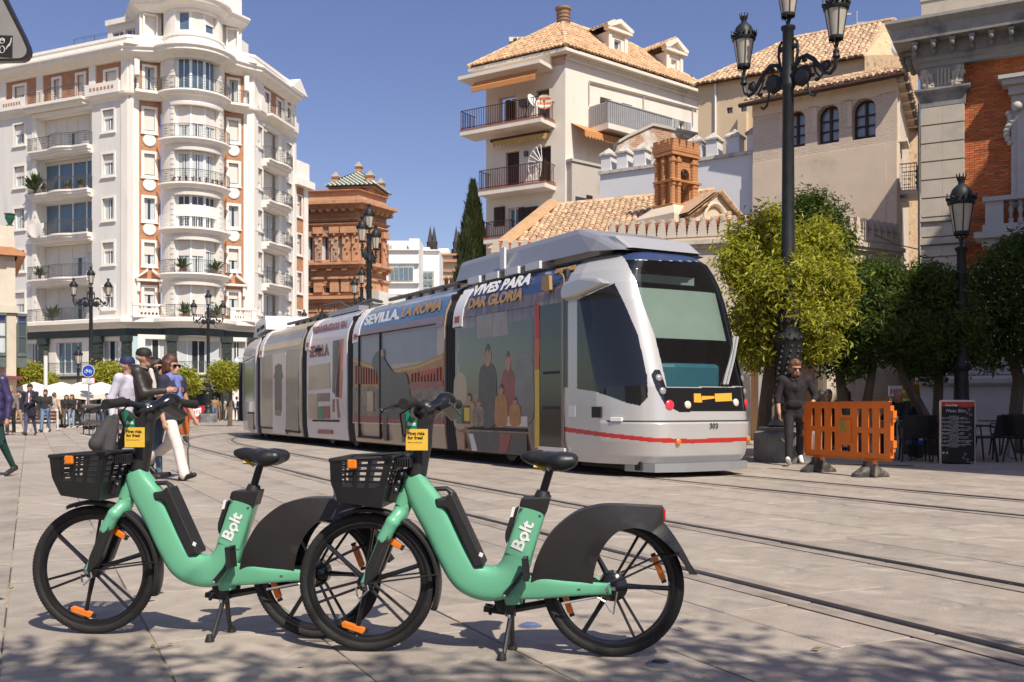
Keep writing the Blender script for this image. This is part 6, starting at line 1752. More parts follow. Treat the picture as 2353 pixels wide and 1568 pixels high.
ob=MB();foot=[(13.2,3.9),(41,-5.2),(50,12),(21,24),(17.0,16.6)]
ob.slab(foot,0,20.0);ob.slab([(18.0,12.7),(21.5,19),(48,10),(46,2)],20.0,24.0)
ob.box(-60,-14,-60,-18,0,16);ob.box(-13.9,22,-75,-48,0,14)
tag(ob.build('street_block',M_TANPL),kind='structure')
# ================================================================ orange trees
M_LEAF_SUN=mat('orange_leaf_sunlit',(0.34,0.345,0.048),0.45,var=0.15,scale=2.5,island=0.42,spec=0.25)  # leaf colour brightened for sunlit crowns, sunlight put into the tone
M_LEAF_SHADE=mat('orange_leaf_shaded',(0.085,0.125,0.028),0.45,var=0.15,scale=2.5,island=0.42,spec=0.25)  # same kind of leaf darkened for the shaded trees, shade put into the colour
M_BARKO=mat('orange_bark',(0.15,0.115,0.085),0.9,var=0.3,scale=8,bump=0.7,bscale=22,stretch=(1,1,0.35),stain=((0.07,0.055,0.045),4,.5,.65))
for m_ in(M_LEAF_SUN,M_LEAF_SHADE):
 nt=m_.node_tree;b=nt.nodes['Principled BSDF'];out=nt.nodes['Material Output']
 t=nt.nodes.new('ShaderNodeBsdfTranslucent');hv=nt.nodes.new('ShaderNodeHueSaturation');hv.inputs['Value'].default_value=1.5;hv.inputs['Saturation'].default_value=1.1
 nt.links.new(b.inputs['Base Color'].links[0].from_socket,hv.inputs['Color']);nt.links.new(hv.outputs[0],t.inputs['Color'])
 mx_=nt.nodes.new('ShaderNodeMixShader');mx_.inputs[0].default_value=0.32
 nt.links.new(b.outputs[0],mx_.inputs[1]);nt.links.new(t.outputs[0],mx_.inputs[2]);nt.links.new(mx_.outputs[0],out.inputs['Surface'])
def crown_mesh(name,blobs,n,leaf,seed,m,low=None,zsq=0.85):
 """Leaves gathered in clusters on the shells of several uneven lobes."""
 rs=np.random.RandomState(seed);P_,N_=[],[];bb=[]
 for(x,y,z,r)in blobs:
  bb.append((x,y,z,r*.72))
  for q in range(8):d=rs.normal(size=3);d/=np.linalg.norm(d);e=rs.uniform(.62,.98);bb.append((x+d[0]*r*e,y+d[1]*r*e*.8,z+d[2]*r*e*zsq,r*rs.uniform(.22,.46)))
 blobs=bb
 vol=np.array([b[3]**2 for b in blobs]);vol=vol/vol.sum()
 for(x,y,z,r),f in zip(blobs,vol):
  k=max(6,int(n*f/14))
  d=rs.normal(size=(k,3));d/=np.linalg.norm(d,axis=1)[:,None]
  rad=r*(1-0.45*rs.uniform(0,1,k)**1.6)*(1+0.13*np.sin(d[:,0]*7+seed)*np.cos(d[:,1]*6+d[:,2]*5))
  c=np.array([x,y,z])+d*rad[:,None]*np.array([1,1,zsq])
  for i in range(k):
   m_=14;q=rs.normal(0,leaf*1.0,(m_,3));q[:,2]*=.8
   nn=d[i]+rs.normal(0,.55,(m_,3))+np.array([0,0,.45]);nn/=np.linalg.norm(nn,axis=1)[:,None]
   P_.append(c[i]+q);N_.append(nn)
 P_,N_=np.concatenate(P_),np.concatenate(N_)
 if low is not None:ok=P_[:,2]>low+.25*np.sin(P_[:,0]*3+seed);P_,N_=P_[ok],N_[ok]
 V,Q=leaf_cloud(len(P_),P_,N_,leaf,seed+1,0.29)
 return np_mesh(name,V,Q,m,False)
def orange_tree(lab,loc,blobs,trunk,n,leaf,seed,m,low=None,group='orange trees along the terrace'):
 t=thing('orange_tree',lab,'tree',loc,0,group)
 link_mesh('crown',crown_mesh('crown',blobs,n,leaf,seed,m,low),t,kind='stuff')
 mb=MB();rs=random.Random(seed)
 for pts,r0,r1 in trunk:
  k=len(pts);mb.tube(pts,[r0+(r1-r0)*i/(k-1)for i in range(k)],9)
 mb.build('trunk',M_BARKO,t,smooth=True)
 lb=MB()
 top=Vector(trunk[0][0][-1])
 for(x,y,z,r)in blobs:
  e=Vector((x,y,z));mid=top.lerp(e,.5)+Vector((rs.uniform(-.2,.2),rs.uniform(-.2,.2),.1));lb.tube([top,mid,e],[trunk[0][2]*.8,trunk[0][2]*.5,.02],6)
  for k in range(3):
   d=Vector((rs.uniform(-1,1),rs.uniform(-1,1),rs.uniform(-.2,1))).normalized();lb.tube([mid,mid.lerp(e,.5)+d*r*.4,e+d*r*.75],[.035,.02,.006],5)
 lb.build('limb',M_BARKO,t,kind='stuff',smooth=True)
 return t
y=19.0;s=y/FPX
def B_(u,v,dy,rp,y0):return((u-CX)*y0/FPX,dy,EYE+(HY-v)*y0/FPX,rp*y0/FPX)
def rel(bl,x0):return[(b[0]-x0,b[1],b[2],b[3])for b in bl]
x0=xat(1765,19.0)
bl=rel([B_(1780,600,0,95,19),B_(1735,690,-.2,78,19),B_(1850,640,0,90,19),B_(1790,730,-.4,92,19),B_(1880,560,.3,72,19),B_(1735,560,.2,66,19),B_(1770,505,.2,42,19),B_(1715,620,0,55,19),B_(1790,660,-.6,85,19),B_(1890,720,.1,66,19),B_(1860,790,-.2,50,19),B_(1755,800,0,62,19),B_(1725,760,0,60,19),B_(1900,640,.2,55,19)],x0)
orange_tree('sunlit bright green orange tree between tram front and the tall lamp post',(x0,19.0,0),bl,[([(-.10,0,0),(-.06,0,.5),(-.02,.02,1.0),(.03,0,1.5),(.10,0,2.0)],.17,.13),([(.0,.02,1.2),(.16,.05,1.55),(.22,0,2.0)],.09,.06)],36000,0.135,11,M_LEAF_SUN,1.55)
def dark_tree(lab,u,y,blobs,trunk,n,seed,low):
 x0=xat(u,y);orange_tree(lab,(x0,y,0),rel([B_(a,b,c,d,y)for a,b,c,d in blobs],x0),trunk,n,0.135,seed,M_LEAF_SHADE,low)
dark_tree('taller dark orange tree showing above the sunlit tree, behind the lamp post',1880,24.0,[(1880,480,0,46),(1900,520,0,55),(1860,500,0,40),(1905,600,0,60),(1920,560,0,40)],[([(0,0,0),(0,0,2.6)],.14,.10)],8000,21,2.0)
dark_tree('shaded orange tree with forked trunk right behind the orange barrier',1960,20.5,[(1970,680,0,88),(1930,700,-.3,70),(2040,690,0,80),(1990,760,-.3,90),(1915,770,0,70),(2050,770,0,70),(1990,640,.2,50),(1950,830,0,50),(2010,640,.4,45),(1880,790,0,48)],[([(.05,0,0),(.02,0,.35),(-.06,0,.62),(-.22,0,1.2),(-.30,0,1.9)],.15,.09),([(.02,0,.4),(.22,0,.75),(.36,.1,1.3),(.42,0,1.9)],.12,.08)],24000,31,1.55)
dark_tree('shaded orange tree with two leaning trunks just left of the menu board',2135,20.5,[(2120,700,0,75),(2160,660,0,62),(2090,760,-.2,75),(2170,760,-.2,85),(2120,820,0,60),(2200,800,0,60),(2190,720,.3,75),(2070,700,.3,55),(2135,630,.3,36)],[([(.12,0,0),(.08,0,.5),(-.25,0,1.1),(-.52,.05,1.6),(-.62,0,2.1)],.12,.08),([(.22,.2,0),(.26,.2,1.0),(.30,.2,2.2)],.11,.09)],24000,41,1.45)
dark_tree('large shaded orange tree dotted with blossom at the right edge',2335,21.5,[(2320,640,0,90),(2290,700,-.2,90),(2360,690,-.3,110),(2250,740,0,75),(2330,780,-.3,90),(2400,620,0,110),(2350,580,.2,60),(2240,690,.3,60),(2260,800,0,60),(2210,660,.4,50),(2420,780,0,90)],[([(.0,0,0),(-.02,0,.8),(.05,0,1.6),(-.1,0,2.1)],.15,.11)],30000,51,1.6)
bs_=MB();rs=random.Random(8)
tr_o=[o for o in SC.objects if o.name.startswith('orange_tree')][-1]
for i in range(70):
 u,v=rs.uniform(2215,2353),rs.uniform(610,840);q=at(u,v,20.0-rs.uniform(-.2,.3));q=q-tr_o.location
 bs_.add([(q.x-.011,q.y,q.z),(q.x,q.y-.01,q.z-.011),(q.x+.011,q.y,q.z),(q.x,q.y-.01,q.z+.011)],[(0,1,2,3)])
bs_.build('blossom',M_LETTER,tr_o,kind='stuff')
for i,(u,v,y,rp,lab)in enumerate([(62,866,52,30,'small round orange tree left of the white pole across the plaza'),(100,885,60,22,'low orange tree crown right behind the white pole, over the parasols'),(250,868,50,30,'orange tree crown left of the man in the leather jacket'),(415,880,46,34,'orange tree crown just right of the woman in the blue scarf'),(528,866,50,38,'round orange tree between the slim lamp post and the rear of the tram')]):
 x0=xat(u,y);s=y/FPX;z0=EYE+(HY-v)*s;r=rp*s
 rs=random.Random(i);r*=.8;bl=[(0,0,z0,r*.85)]+[(math.cos(a)*r*.55,math.sin(a)*r*.4,z0+rs.uniform(-.4,.5)*r,r*rs.uniform(.5,.7))for a in[k*1.05 for k in range(6)]]
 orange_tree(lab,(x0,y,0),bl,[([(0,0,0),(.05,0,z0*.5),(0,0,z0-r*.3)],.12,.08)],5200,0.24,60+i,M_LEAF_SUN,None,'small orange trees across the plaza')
bl=[(0.5,-.6,5.2,1.0),(-.9,-.3,5.0,.8),(1.9,-.5,5.4,.9),(-1.9,-.8,5.2,.8),(3.2,-.6,5.2,.9),(1.2,-1.6,5.6,1.1),(-.5,-1.5,5.8,1.0),(2.6,-1.8,5.5,1.0)]
ft=bpy.data.objects.new('foreground_tree',None);COL.objects.link(ft);ft.location=(1.2,0.15,0);ft['kind']='structure'
link_mesh('crown',crown_mesh('crown',bl,3300,0.19,77,M_LEAF_SHADE),ft,kind='stuff')
mb=MB();mb.tube([(1.6,-2.6,0),(1.5,-2.4,2.5),(1.0,-1.8,4.6)],[.2,.16,.1],8);mb.build('trunk',M_BARKO,ft)
# ================================================================ the tram
M_SILV=mat('tram_silver',(0.52,0.515,0.505),0.25,metal=0.25,var=0.03,scale=1,coat=0.4)
M_SILVD=mat('tram_roof_grey',(0.30,0.31,0.33),0.35,metal=0.3,var=0.05,scale=1,coat=0.3)
M_NAVY=mat('tram_navy',(0.035,0.055,0.13),0.25,var=0.1,scale=0.8,coat=0.5)
M_BLACKG=mat('tram_black_glass',(0.012,0.012,0.014),0.06,var=0.1,scale=1,spec=0.7)
M_RUB=mat('black_bellows',(0.018,0.018,0.018),0.7,var=0.2,scale=8)
M_TRED=mat('tram_red',(0.50,0.03,0.025),0.35,var=0.03)
M_TWHITE=mat('tram_white',(0.72,0.715,0.70),0.35,var=0.04,scale=1,coat=0.3)
M_WGL=glass_mat('tram_windscreen',(0.62,0.70,0.68),0.10)
tram=thing('tram','long silver and advert covered articulated tram crossing the plaza behind the bicycles','tram',(2.77,14.21,0),math.atan2(0.8696,-0.494))
TI_=tram.matrix_basis.copy()
T0=Matrix.Translation((2.77,14.21,0))@Matrix.Rotation(math.atan2(0.8696,-0.494),4,'Z')
T0i=T0.inverted()
HWID=1.25
TNP=Plane(*(T0@Vector((0,HWID,0))).xy,0.494,-0.8696)
def S(u):return-TNP.t(u)
def SZ(u,v):t=TNP.t(u);return-t,TNP.z(v,t)
def hw(z):return float(np.interp(z,[0.18,0.5,1.0,2.55,2.8,3.0,3.15,3.26,3.32],[1.20,1.24,1.25,1.25,1.21,1.12,1.0,0.84,0.6]))
SEC=[(1.20,0.2),(1.24,0.5),(1.25,1.0),(1.25,2.55),(1.21,2.8),(1.12,3.0),(1.0,3.15),(0.84,3.26),(0.6,3.32),(0,3.34)]
SECF=SEC+[(-y,z)for y,z in SEC[-2::-1]]
# -- nose: a fine skin whose regions become separate parts
def xf(z):return float(np.interp(z,[.18,.3,.55,.76,.80,.86,1.28,1.35,3.15,3.26,3.34],[.16,.06,.0,.0,.05,.06,.12,.14,.72,.84,1.05]))
def outline(z,n_arc=170,n_side=110,s_end=2.5):
 h=hw(z);f=xf(z);a=.85;p=6.0
 ys=np.linspace(-1,1,n_arc*2+1);ys=np.sign(ys)*(np.abs(ys)**0.8)
 arc=[(f+a*abs(t)**p,t*h)for t in ys]
 e=f+a
 side=[(e+(s_end-e)*(i+1)/n_side,h)for i in range(n_side)]
 return[(x,-y)for x,y in side[::-1]]+arc+side
zs=np.concatenate([np.arange(0.18,3.32,0.0115),[3.33]])
grid=np.array([[(x,y,z)for x,y in outline(z)]for z in zs])
R4=np.array(T0)
wpos=grid@R4[:3,:3].T+R4[:3,3]
UU=CX+wpos[...,0]/wpos[...,1]*FPX;VV=HY-(wpos[...,2]-EYE)/wpos[...,1]*FPX
def inside(U,V,poly):
 r=np.zeros(U.shape,bool);n=len(poly)
 for i in range(n):
  (x1,y1),(x2,y2)=poly[i],poly[(i+1)%n]
  c=((y1>V)!=(y2>V))&(U<(x2-x1)*(V-y1)/(y2-y1+1e-12)+x1);r^=c
 return r
nz,ni=UU.shape
cu=(UU[:-1,:-1]+UU[1:,1:])/2;cv=(VV[:-1,:-1]+VV[1:,1:])/2;cy=(grid[:-1,:-1,1]+grid[1:,1:,1])/2;czz=(grid[:-1,:-1,2]+grid[1:,1:,2])/2;cxx=(grid[:-1,:-1,0]+grid[1:,1:,0])/2
P_WIND=[(1437,597),(1461,645),(1477,698),(1504,770),(1522,843),(1532,890),(1717,888),(1712,843),(1704,770),(1688,698),(1664,603)]
P_LAMP=[(1496,862),(1504,850),(1516,850),(1531,892),(1718,890),(1734,860),(1745,945),(1560,947),(1527,929),(1507,893)]
P_NAVY=[(1405,560),(1655,566),(1664,602),(1437,597)]
P_SIDE=[(1326,690),(1372,668),(1412,651),(1436,700),(1466,770),(1487,865),(1489,913),(1470,933),(1440,926),(1368,900),(1326,894)]
P_RED=[(1280,979),(1400,996),(1497,1006),(1590,1009.5),(1750,1003),(1750,1013),(1590,1020),(1497,1016.5),(1400,1006),(1280,990)]
front=cxx<1.3
dj=(UU[:-1,1:]-UU[:-1,:-1])*(VV[1:,:-1]-VV[:-1,:-1])-(UU[1:,:-1]-UU[:-1,:-1])*(VV[:-1,1:]-VV[:-1,:-1])
k0=np.unravel_index(np.argmin((cu-1600)**2+(cv-960)**2+(cxx>.3)*1e6),cu.shape);face=np.sign(dj)==np.sign(dj[k0]);front&=face
FACE=np.pad(face,((0,1),(0,1)),mode='edge')
reg=np.zeros(cu.shape,int)
reg[inside(cu,cv,P_NAVY)&front]=1
reg[inside(cu,cv,P_WIND)&front]=2
reg[inside(cu,cv,P_LAMP)&front&(reg!=2)]=3
sw_=inside(cu,cv,P_SIDE)&(cy>0.5)&(reg==0);reg[sw_]=4
mir=sw_[:,::-1]&(reg==0)&(cy<0);reg[mir]=7
reg[inside(cu,cv,P_RED)&(cy>-1.0)&(reg==0)]=5
reg[(reg==0)&(cy<-1.0)&(czz>.56)&(czz<.66)]=5
reg[(np.abs(czz-0.785)<0.012)&(cxx<0.75)&(reg==0)]=6
names=['cab_body','roof_band','windscreen','lamp_panel','cab_window','red_stripe','bumper_joint','cab_window']
mts=[M_SILV,M_NAVY,M_WGL,M_BLACKG,M_BLACKG,M_TRED,M_RUB,M_BLACKG]
flat=grid.reshape(-1,3)
I,J=np.meshgrid(np.arange(nz-1),np.arange(ni-1),indexing='ij')
quads=np.stack([I*ni+J,I*ni+J+1,(I+1)*ni+J+1,(I+1)*ni+J],-1)
for k,nm in enumerate(names):
 q=quads[reg==k]
 if not len(q):continue
 used,inv=np.unique(q,return_inverse=True)
 link_mesh(nm,np_mesh(nm,flat[used],inv.reshape(-1,4)[:,::-1],mts[k]),tram)
mb=MB();mb.poly([(x,y,zs[-1])for x,y in outline(zs[-1])]);mb.build('cab_roof',M_SILVD,tram)
def on_nose(u,v):
 d=(UU-u)**2+(VV-v)**2+((grid[...,0]>1.6)|~FACE)*1e6
 i,j=np.unravel_index(np.argmin(d),d.shape)
 j=min(max(j,1),ni-2);i=min(max(i,1),nz-2)
 p=Vector(grid[i,j]);a=Vector(grid[i,j+1]-grid[i,j-1]);b=Vector(grid[i+1,j]-grid[i-1,j]);n=a.cross(b).normalized()
 if n.x>0.2 or(abs(n.x)<.2 and n.y*p.y<0):n=-n
 return p,n
M_LAMPC=mat('lamp_glass',(0.45,0.46,0.47),0.08,metal=0.5,var=0.1,scale=20)
M_LAMPR=mat('red_lamp',(0.55,0.03,0.05),0.2,var=0.2,scale=30,emit=((0.9,0.05,0.08),0.35))
M_LAMPW=mat('marker_lamp',(0.75,0.68,0.55),0.2,var=0.1)
M_AMBER=mat('amber_display',(0.60,0.28,0.03),0.5,emit=((1.0,0.45,0.05),0.25))
def lamp(u,v,r,m,nm='headlight',sc=1.0):
 p,n=on_nose(u,v);T=Matrix.Translation(p+n*.004)@n.to_track_quat('Z','Y').to_matrix().to_4x4()
 b=MB();b.lathe([(r*1.15,-.03),(r*1.15,.006),(r,.012)],16,T);o=b.build('lamp_ring',M_RUB,None);bpy.data.objects.remove(o)
 b=MB();b.lathe([(r,-.03),(r,.01),(r*.8,.02),(0.001,.026)],16,T);return b.build(nm,m,tram,smooth=True)
for u,v,r,m,nm in((1513,868,.05,M_LAMPC,'headlight'),(1522,899,.05,M_LAMPC,'headlight'),(1722,867,.05,M_LAMPC,'headlight'),(1721,899,.05,M_LAMPC,'headlight'),(1538,930,.068,M_LAMPR,'tail_lamp'),(1720,927,.068,M_LAMPR,'tail_lamp'),(1580,930,.055,M_LAMPW,'marker_lamp'),(1690,926,.055,M_LAMPW,'marker_lamp')):lamp(u,v,r,m,nm)
def front_patch(nm,pix,m,off=0.008):
 pts=[on_nose(u,v)for u,v in pix];b=MB();b.poly([p+n*off for p,n in pts]);return b.build(nm,m,tram)
front_patch('number_display',[(1594,905),(1609,905),(1612,925),(1594,925)],M_AMBER);front_patch('number_display',[(1612,911),(1641,910),(1641,917),(1612,919)],M_AMBER)
front_patch('number_display',[(1642,906),(1680,904),(1681,921),(1643,923)],M_AMBER)
M_IND=mat('orange_lens',(0.75,0.20,0.02),0.25)
lamp(1558,1016,.045,M_IND,'indicator');lamp(1718,1010,.05,M_IND,'indicator')
b=MB();p,n=on_nose(1640,984);T=Matrix.Translation(p+n*.01)@n.to_track_quat('Y','Z').to_matrix().to_4x4();lettering('303',.11,M_RUB,tram,Matrix.Translation(p+n*.012)@Matrix(((0,0,-1),(-1,0,0),(0,1,0))).to_4x4(),.002,'CENTER')
M_BLIND=mat('pale_sun_blind',(0.46,0.50,0.46),0.8,var=0.05)
M_DESK=mat('blue_desk',(0.06,0.23,0.33),0.5,var=0.1)
M_CABD=mat('cab_interior',(0.05,0.055,0.055),0.8,var=0.2)
b=MB();b.box(1.9,2.0,-1.15,1.15,.9,3.1);b.box(.5,1.9,-.8,.8,.8,.9);b.box(1.3,2.0,-.8,.8,3.0,3.05);b.build('cab_bulkhead',M_CABD,tram)
b=MB()
def wsx(z,y):return xf(z)+.85*abs(y/hw(z))**6.0
n_=12
for i in range(n_):
 y0,y1=-.80+1.55*i/n_,-.80+1.55*(i+1)/n_
 b.quad((wsx(1.98,y0)+.1,y0,1.98),(wsx(1.98,y1)+.1,y1,1.98),(wsx(2.72,y1)+.1,y1,2.72),(wsx(2.72,y0)+.1,y0,2.72))
b.build('sun_blind',M_BLIND,tram)
b=MB();b.slab([(.35,-.55),(.28,-.2),(.28,.35),(.42,.75),(1.0,.8),(1.0,-.6)],.9,1.62);b.build('driver_desk',M_DESK,tram,bevel=.06)
b=MB();b.box(1.15,1.3,-.3,.3,1.0,2.1);b.build('driver_seat',M_CABD,tram,bevel=.05)
b=MB();b.box(1.0,1.05,-.6,.6,2.85,2.97);b.build('destination_box',M_BLIND,tram)
b=MB()
for dy in(-.06,.0):
 p0,n0=on_nose(1660,886);p1,n1=on_nose(1690,775);b.tube([p0+n0*.03+Vector((0,dy,0)),p0.lerp(p1,.5)+n0*.06+Vector((0,dy,0)),p1+n1*.03+Vector((0,dy,0))],.02,5)
b.build('wiper',M_GREYM,tram)
b=MB();pts=[SZ(u,v)for u,v in((1302,690),(1300,668),(1310,648),(1345,636),(1385,640),(1405,652),(1370,668),(1335,682))]
b.prism([(s,z)for s,z in pts],1.20,1.37);b.build('mirror_fairing',M_SILV,tram,bevel=.05,fix=True)
def side_box(nm,u0,u1,v0,v1,m,off=.006,parent=None,y0=None,mats=None):
 (s0,z0),(s1,z1)=SZ(u0,v1),SZ(u1,v0);z0=SZ((u0+u1)/2,v1)[1];z1=SZ((u0+u1)/2,v0)[1]
 b=MB();b.box(min(s0,s1),max(s0,s1),HWID-.02 if y0 is None else y0,HWID+off,z0,z1);return b.build(nm,m,parent or tram)
def side_poly(nm,pix,m,off=.006,parent=None):
 pts=[SZ(u,v)for u,v in pix];b=MB();b.prism(pts,HWID-.02,HWID+off);return b.build(nm,m,parent or tram,fix=True)
p,n=on_nose(1418,965);b=MB();b.box(-.10,.10,-.03,.03,-.03,.03,Matrix.Translation(p)@n.to_track_quat('Y','Z').to_matrix().to_4x4());b.build('door_handle',M_TWHITE,tram,bevel=.01);side_box('notice',1360,1381,935,960,M_RUB);side_box('notice',1307,1322,933,958,M_TWHITE)
side_poly('cab_window',[(1297,694),(1304,692),(1304,891),(1297,890)],M_BLACKG)
# -- straight cars
J1,J2,J3,J4=[tuple(sorted(p))for p in((S(1021),S(1046)),(S(797),S(814)),(S(693),S(705)),(S(590),S(598)))]
def shell(nm,s0,s1,m,parent=tram,M=None):
 b=MB();n=len(SECF)
 for s in(s0,s1):b.v+=[(s,y,z)for y,z in SECF]
 b.f+=[(i,i+1,n+i+1,n+i)for i in range(n-1)];b.f+=[tuple(range(n)),tuple(range(2*n-1,n-1,-1))];b.mi+=[0]*(n+1)
 return b.build(nm,m,parent,M,smooth=True,fix=True)
def curved_band(nm,s0,s1,z0,z1,m,off=.008,M=None):
 """a strip of livery that follows the rounded shoulder of the car"""
 b=MB();zz=sorted({z0,z1,*[z for z in np.linspace(z0,z1,8)]})
 for a,c in zip(zz,zz[1:]):b.quad((s0,hw(a)+off,a),(s1,hw(a)+off,a),(s1,hw(c)+off,c),(s0,hw(c)+off,c))
 return b.build(nm,m,tram,M,smooth=True)
def joint(s0,s1,M=None):
 b=MB();k=6
 for i in range(k):
  a=s0+(s1-s0)*i/k;c=s0+(s1-s0)*(i+.6)/k
  for(e,q)in((a,c),):
   n=len(SECF)
   base=len(b.v)
   for s in(e,q):b.v+=[(s,y*.985,z-.02)for y,z in SECF]
   b.f+=[(base+i2,base+i2+1,base+n+i2+1,base+n+i2)for i2 in range(n-1)]+[tuple(base+x for x in range(n)),tuple(base+x for x in range(2*n-1,n-1,-1))];b.mi+=[0]*(n+1)
 b.box(s0,s1,-1.1,1.1,.3,3.1);b.build('bellows',M_RUB,tram,M,fix=False)
 b=MB();w0,w1=s0-.32,s0+.05
 sec=[(hw(z)+.03,z)for z in(2.45,2.6,2.75,2.9,3.05,3.15,3.24)]+[(.5,3.37),(0,3.39)]
 sec=sec+[(-y,z)for y,z in sec[-2::-1]];n=len(sec)
 for s in(w0,w1):b.v+=[(s,y,z)for y,z in sec]
 for s in(w0,w1):b.v+=[(s,y*.94,z-.05)for y,z in sec]
 b.f+=[(i,i+1,n+i+1,n+i)for i in range(n-1)]+[(i,i+1,2*n+i+1,2*n+i)for i in range(n-1)]+[(n+i,n+i+1,3*n+i+1,3*n+i)for i in range(n-1)];b.mi+=[0]*(3*(n-1))
 b.build('joint_cover',M_TWHITE,tram,M,smooth=True)
 b=MB();b.box(w0+.1,w1-.08,hw(2.6)-.02,hw(2.6)+.036,2.52,2.64);b.build('red_marker',M_TRED,tram,M)
M_BROWNAD=mat('brown_advert_film',(0.15,0.105,0.078),0.22,var=0.2,scale=1.2,stretch=(2.4,1,.7),coat=0.5,stain=[((0.27,0.165,0.095),1.1,.50,.62),((0.055,0.045,0.042),1.7,.54,.62),((0.17,0.17,0.19),1.5,.6,.68)])
M_TANAD=mat('tan_advert_film',(0.36,0.27,0.19),0.28,var=0.1,scale=1,coat=0.3)
M_WHITEAD=mat('white_advert_film',(0.56,0.52,0.52),0.28,var=0.05,scale=1,coat=0.3)
M_GOLDAD=mat('champagne_advert_film',(0.34,0.295,0.235),0.28,var=0.12,scale=1,coat=0.3)
M_SKYAD=mat('blue_advert_film',(0.075,0.17,0.30),0.25,var=0.2,scale=0.8,coat=0.4)
M_SKINAD=mat('print_skin',(0.34,0.19,0.12),0.3,var=0.15,scale=6)
M_ORGAD=mat('print_orange',(0.36,0.15,0.045),0.3,var=0.2,scale=5)
M_DARKAD=mat('print_dark',(0.055,0.050,0.055),0.3,var=0.2,scale=4)
M_REDAD=mat('print_red',(0.25,0.05,0.05),0.3,var=0.2,scale=3)
M_GRNAD=mat('print_green',(0.02,0.17,0.085),0.3,var=0.15,scale=6)
M_STONAD=mat('print_stone',(0.20,0.15,0.12),0.3,var=0.3,scale=3,stain=((0.10,0.075,0.06),9,.48,.6))
M_PURAD=mat('print_purple',(0.22,0.07,0.17),0.3,var=0.2,scale=4)
M_OLIVAD=mat('print_olive',(0.20,0.15,0.05),0.3,var=0.2,scale=4)
M_BLUEBK=mat('print_sky',(0.22,0.245,0.29),0.28,var=0.08,scale=2)
M_GOLDLT=mat('gold_letter',(0.42,0.25,0.09),0.4)
M_GLASSW=mat('tinted_side_glass',(0.05,0.045,0.042),0.08,var=0.3,scale=0.8,spec=0.7,coat=0.3)
shell('car_body',2.502,J1[0],M_BROWNAD);shell('car_body',J1[1],J2[0],M_TANAD);shell('car_body',J2[1],J3[0],M_WHITEAD);shell('car_body',J3[1],J4[0],M_GOLDAD)
for j in(J1,J2,J3,J4):joint(min(j),max(j))
# -- livery: prints lie a few millimetres proud of the film
def K(x,y):return(517+.3297*x,517+.3297*y)
def C2(x,y):return(1034+.40306*x,488.3+.40306*y)
TXT=Matrix(((-1,0,0,0),(0,0,1,0),(0,1,0,0),(0,0,0,1)))
def side_text(txt,u0,u1,vm,m,cap,tilt=0.0,off=.016,M=None):
 s0,s1=S(u0),S(u1);z=SZ((u0+u1)/2,vm)[1]
 me=text_mesh(txt,cap*1.4,.002,'LEFT',bold=.012)
 w=max(v.co.x for v in me.vertices)or 1
 me.transform(Matrix.Diagonal(((s0-s1)/w,1,1,1))@Matrix.Translation((0,-cap/2,0)))
 me.materials.clear();me.materials.append(m)
 T=Matrix.Translation((s0,hw(z)+off,z))@Matrix.Rotation(tilt,4,'X')@TXT
 link_mesh('lettering',me,tram,T)
curved_band('livery_band',1.83,J1[0]-.01,2.64,3.24,M_NAVY)
curved_band('livery_band',1.9,J1[0]-.02,2.60,2.80,M_BROWNAD,.013)
side_text('VIVES PARA',1073,1205,653,M_LETTER,.21,R(28),.055);side_text('DAR GLORIA',1073,1199,686,M_GOLDLT,.19,R(14),.035)
side_text('SEMANA SANTA',1252,1300,617,M_GOLDLT,.07,R(30),.04)
side_poly('emblem_print',[C2(*p)for p in((535,365),(575,360),(578,440),(555,455),(530,440))],M_GOLDLT,.035);
b=MB();s,z=SZ(*C2(610,390));b.tube([(s+.1*math.cos(a*PI/8),hw(z)+.03,z+.12*math.sin(a*PI/8))for a in range(3,16)],.012,4);b.build('emblem_print',M_GOLDLT,tram)
side_box('side_window',1056,1225,745,905,M_GLASSW,.004);
side_poly('advert_print',[C2(*p)for p in((155,590),(325,562),(330,700),(158,720))],mat('pale_poster',(0.30,0.265,0.25),.3,var=.25,scale=5,stretch=(4,1,.5)),.008)
M_GREYP=mat('print_grey',(0.13,0.12,0.125),.28,var=.2,scale=3,coat=.3)
def figure(x,y,w,h,m,head=True,k=.010):
 q=lambda a,b:C2(x+a*w,y+b*h)
 side_poly('advert_print',crs([q(*p)for p in((-.16,.22),(-.42,.30),(-.5,.48),(-.46,1),(.46,1),(.5,.48),(.42,.30),(.16,.22),(-.16,.22))],4)[:-1],m,k)
 if head:side_poly('advert_print',crs([q(*p)for p in((0,.0),(.19,.08),(.15,.22),(0,.27),(-.15,.22),(-.19,.08),(0,0))],4)[:-1],M_SKINAD,k+.003);side_poly('advert_print',crs([q(*p)for p in((-.18,.10),(0,-.03),(.18,.10),(0,.05),(-.18,.10))],4)[:-1],M_DARKAD,k+.005)
figure(60,830,75,385,M_TANAD,False,.006);figure(425,700,105,480,M_GREYP,False,.006);figure(333,800,75,400,M_REDAD,True,.007);figure(217,762,100,440,M_DARKAD);figure(110,1035,72,180,M_SKINAD,True,.012);figure(295,985,70,228,M_ORGAD,True,.013);figure(375,1060,62,150,M_ORGAD,True,.015);figure(165,1075,60,140,M_STONAD,True,.014)
side_box('slot',1074,1211,983,990,M_RUB,.006);side_poly('skirt_panel',[C2(*p)for p in((110,1250),(440,1265),(440,1385),(110,1355))],M_DARKAD,.009)
for pix,m in(([(50,1250),(85,1255),(85,1350),(50,1345)],M_SKINAD),([(290,1260),(350,1265),(330,1370),(280,1365)],M_REDAD),([(110,1262),(135,1262),(160,1360),(130,1360)],M_WHITEAD)):side_poly('advert_print',[C2(*p)for p in pix],m,.014)
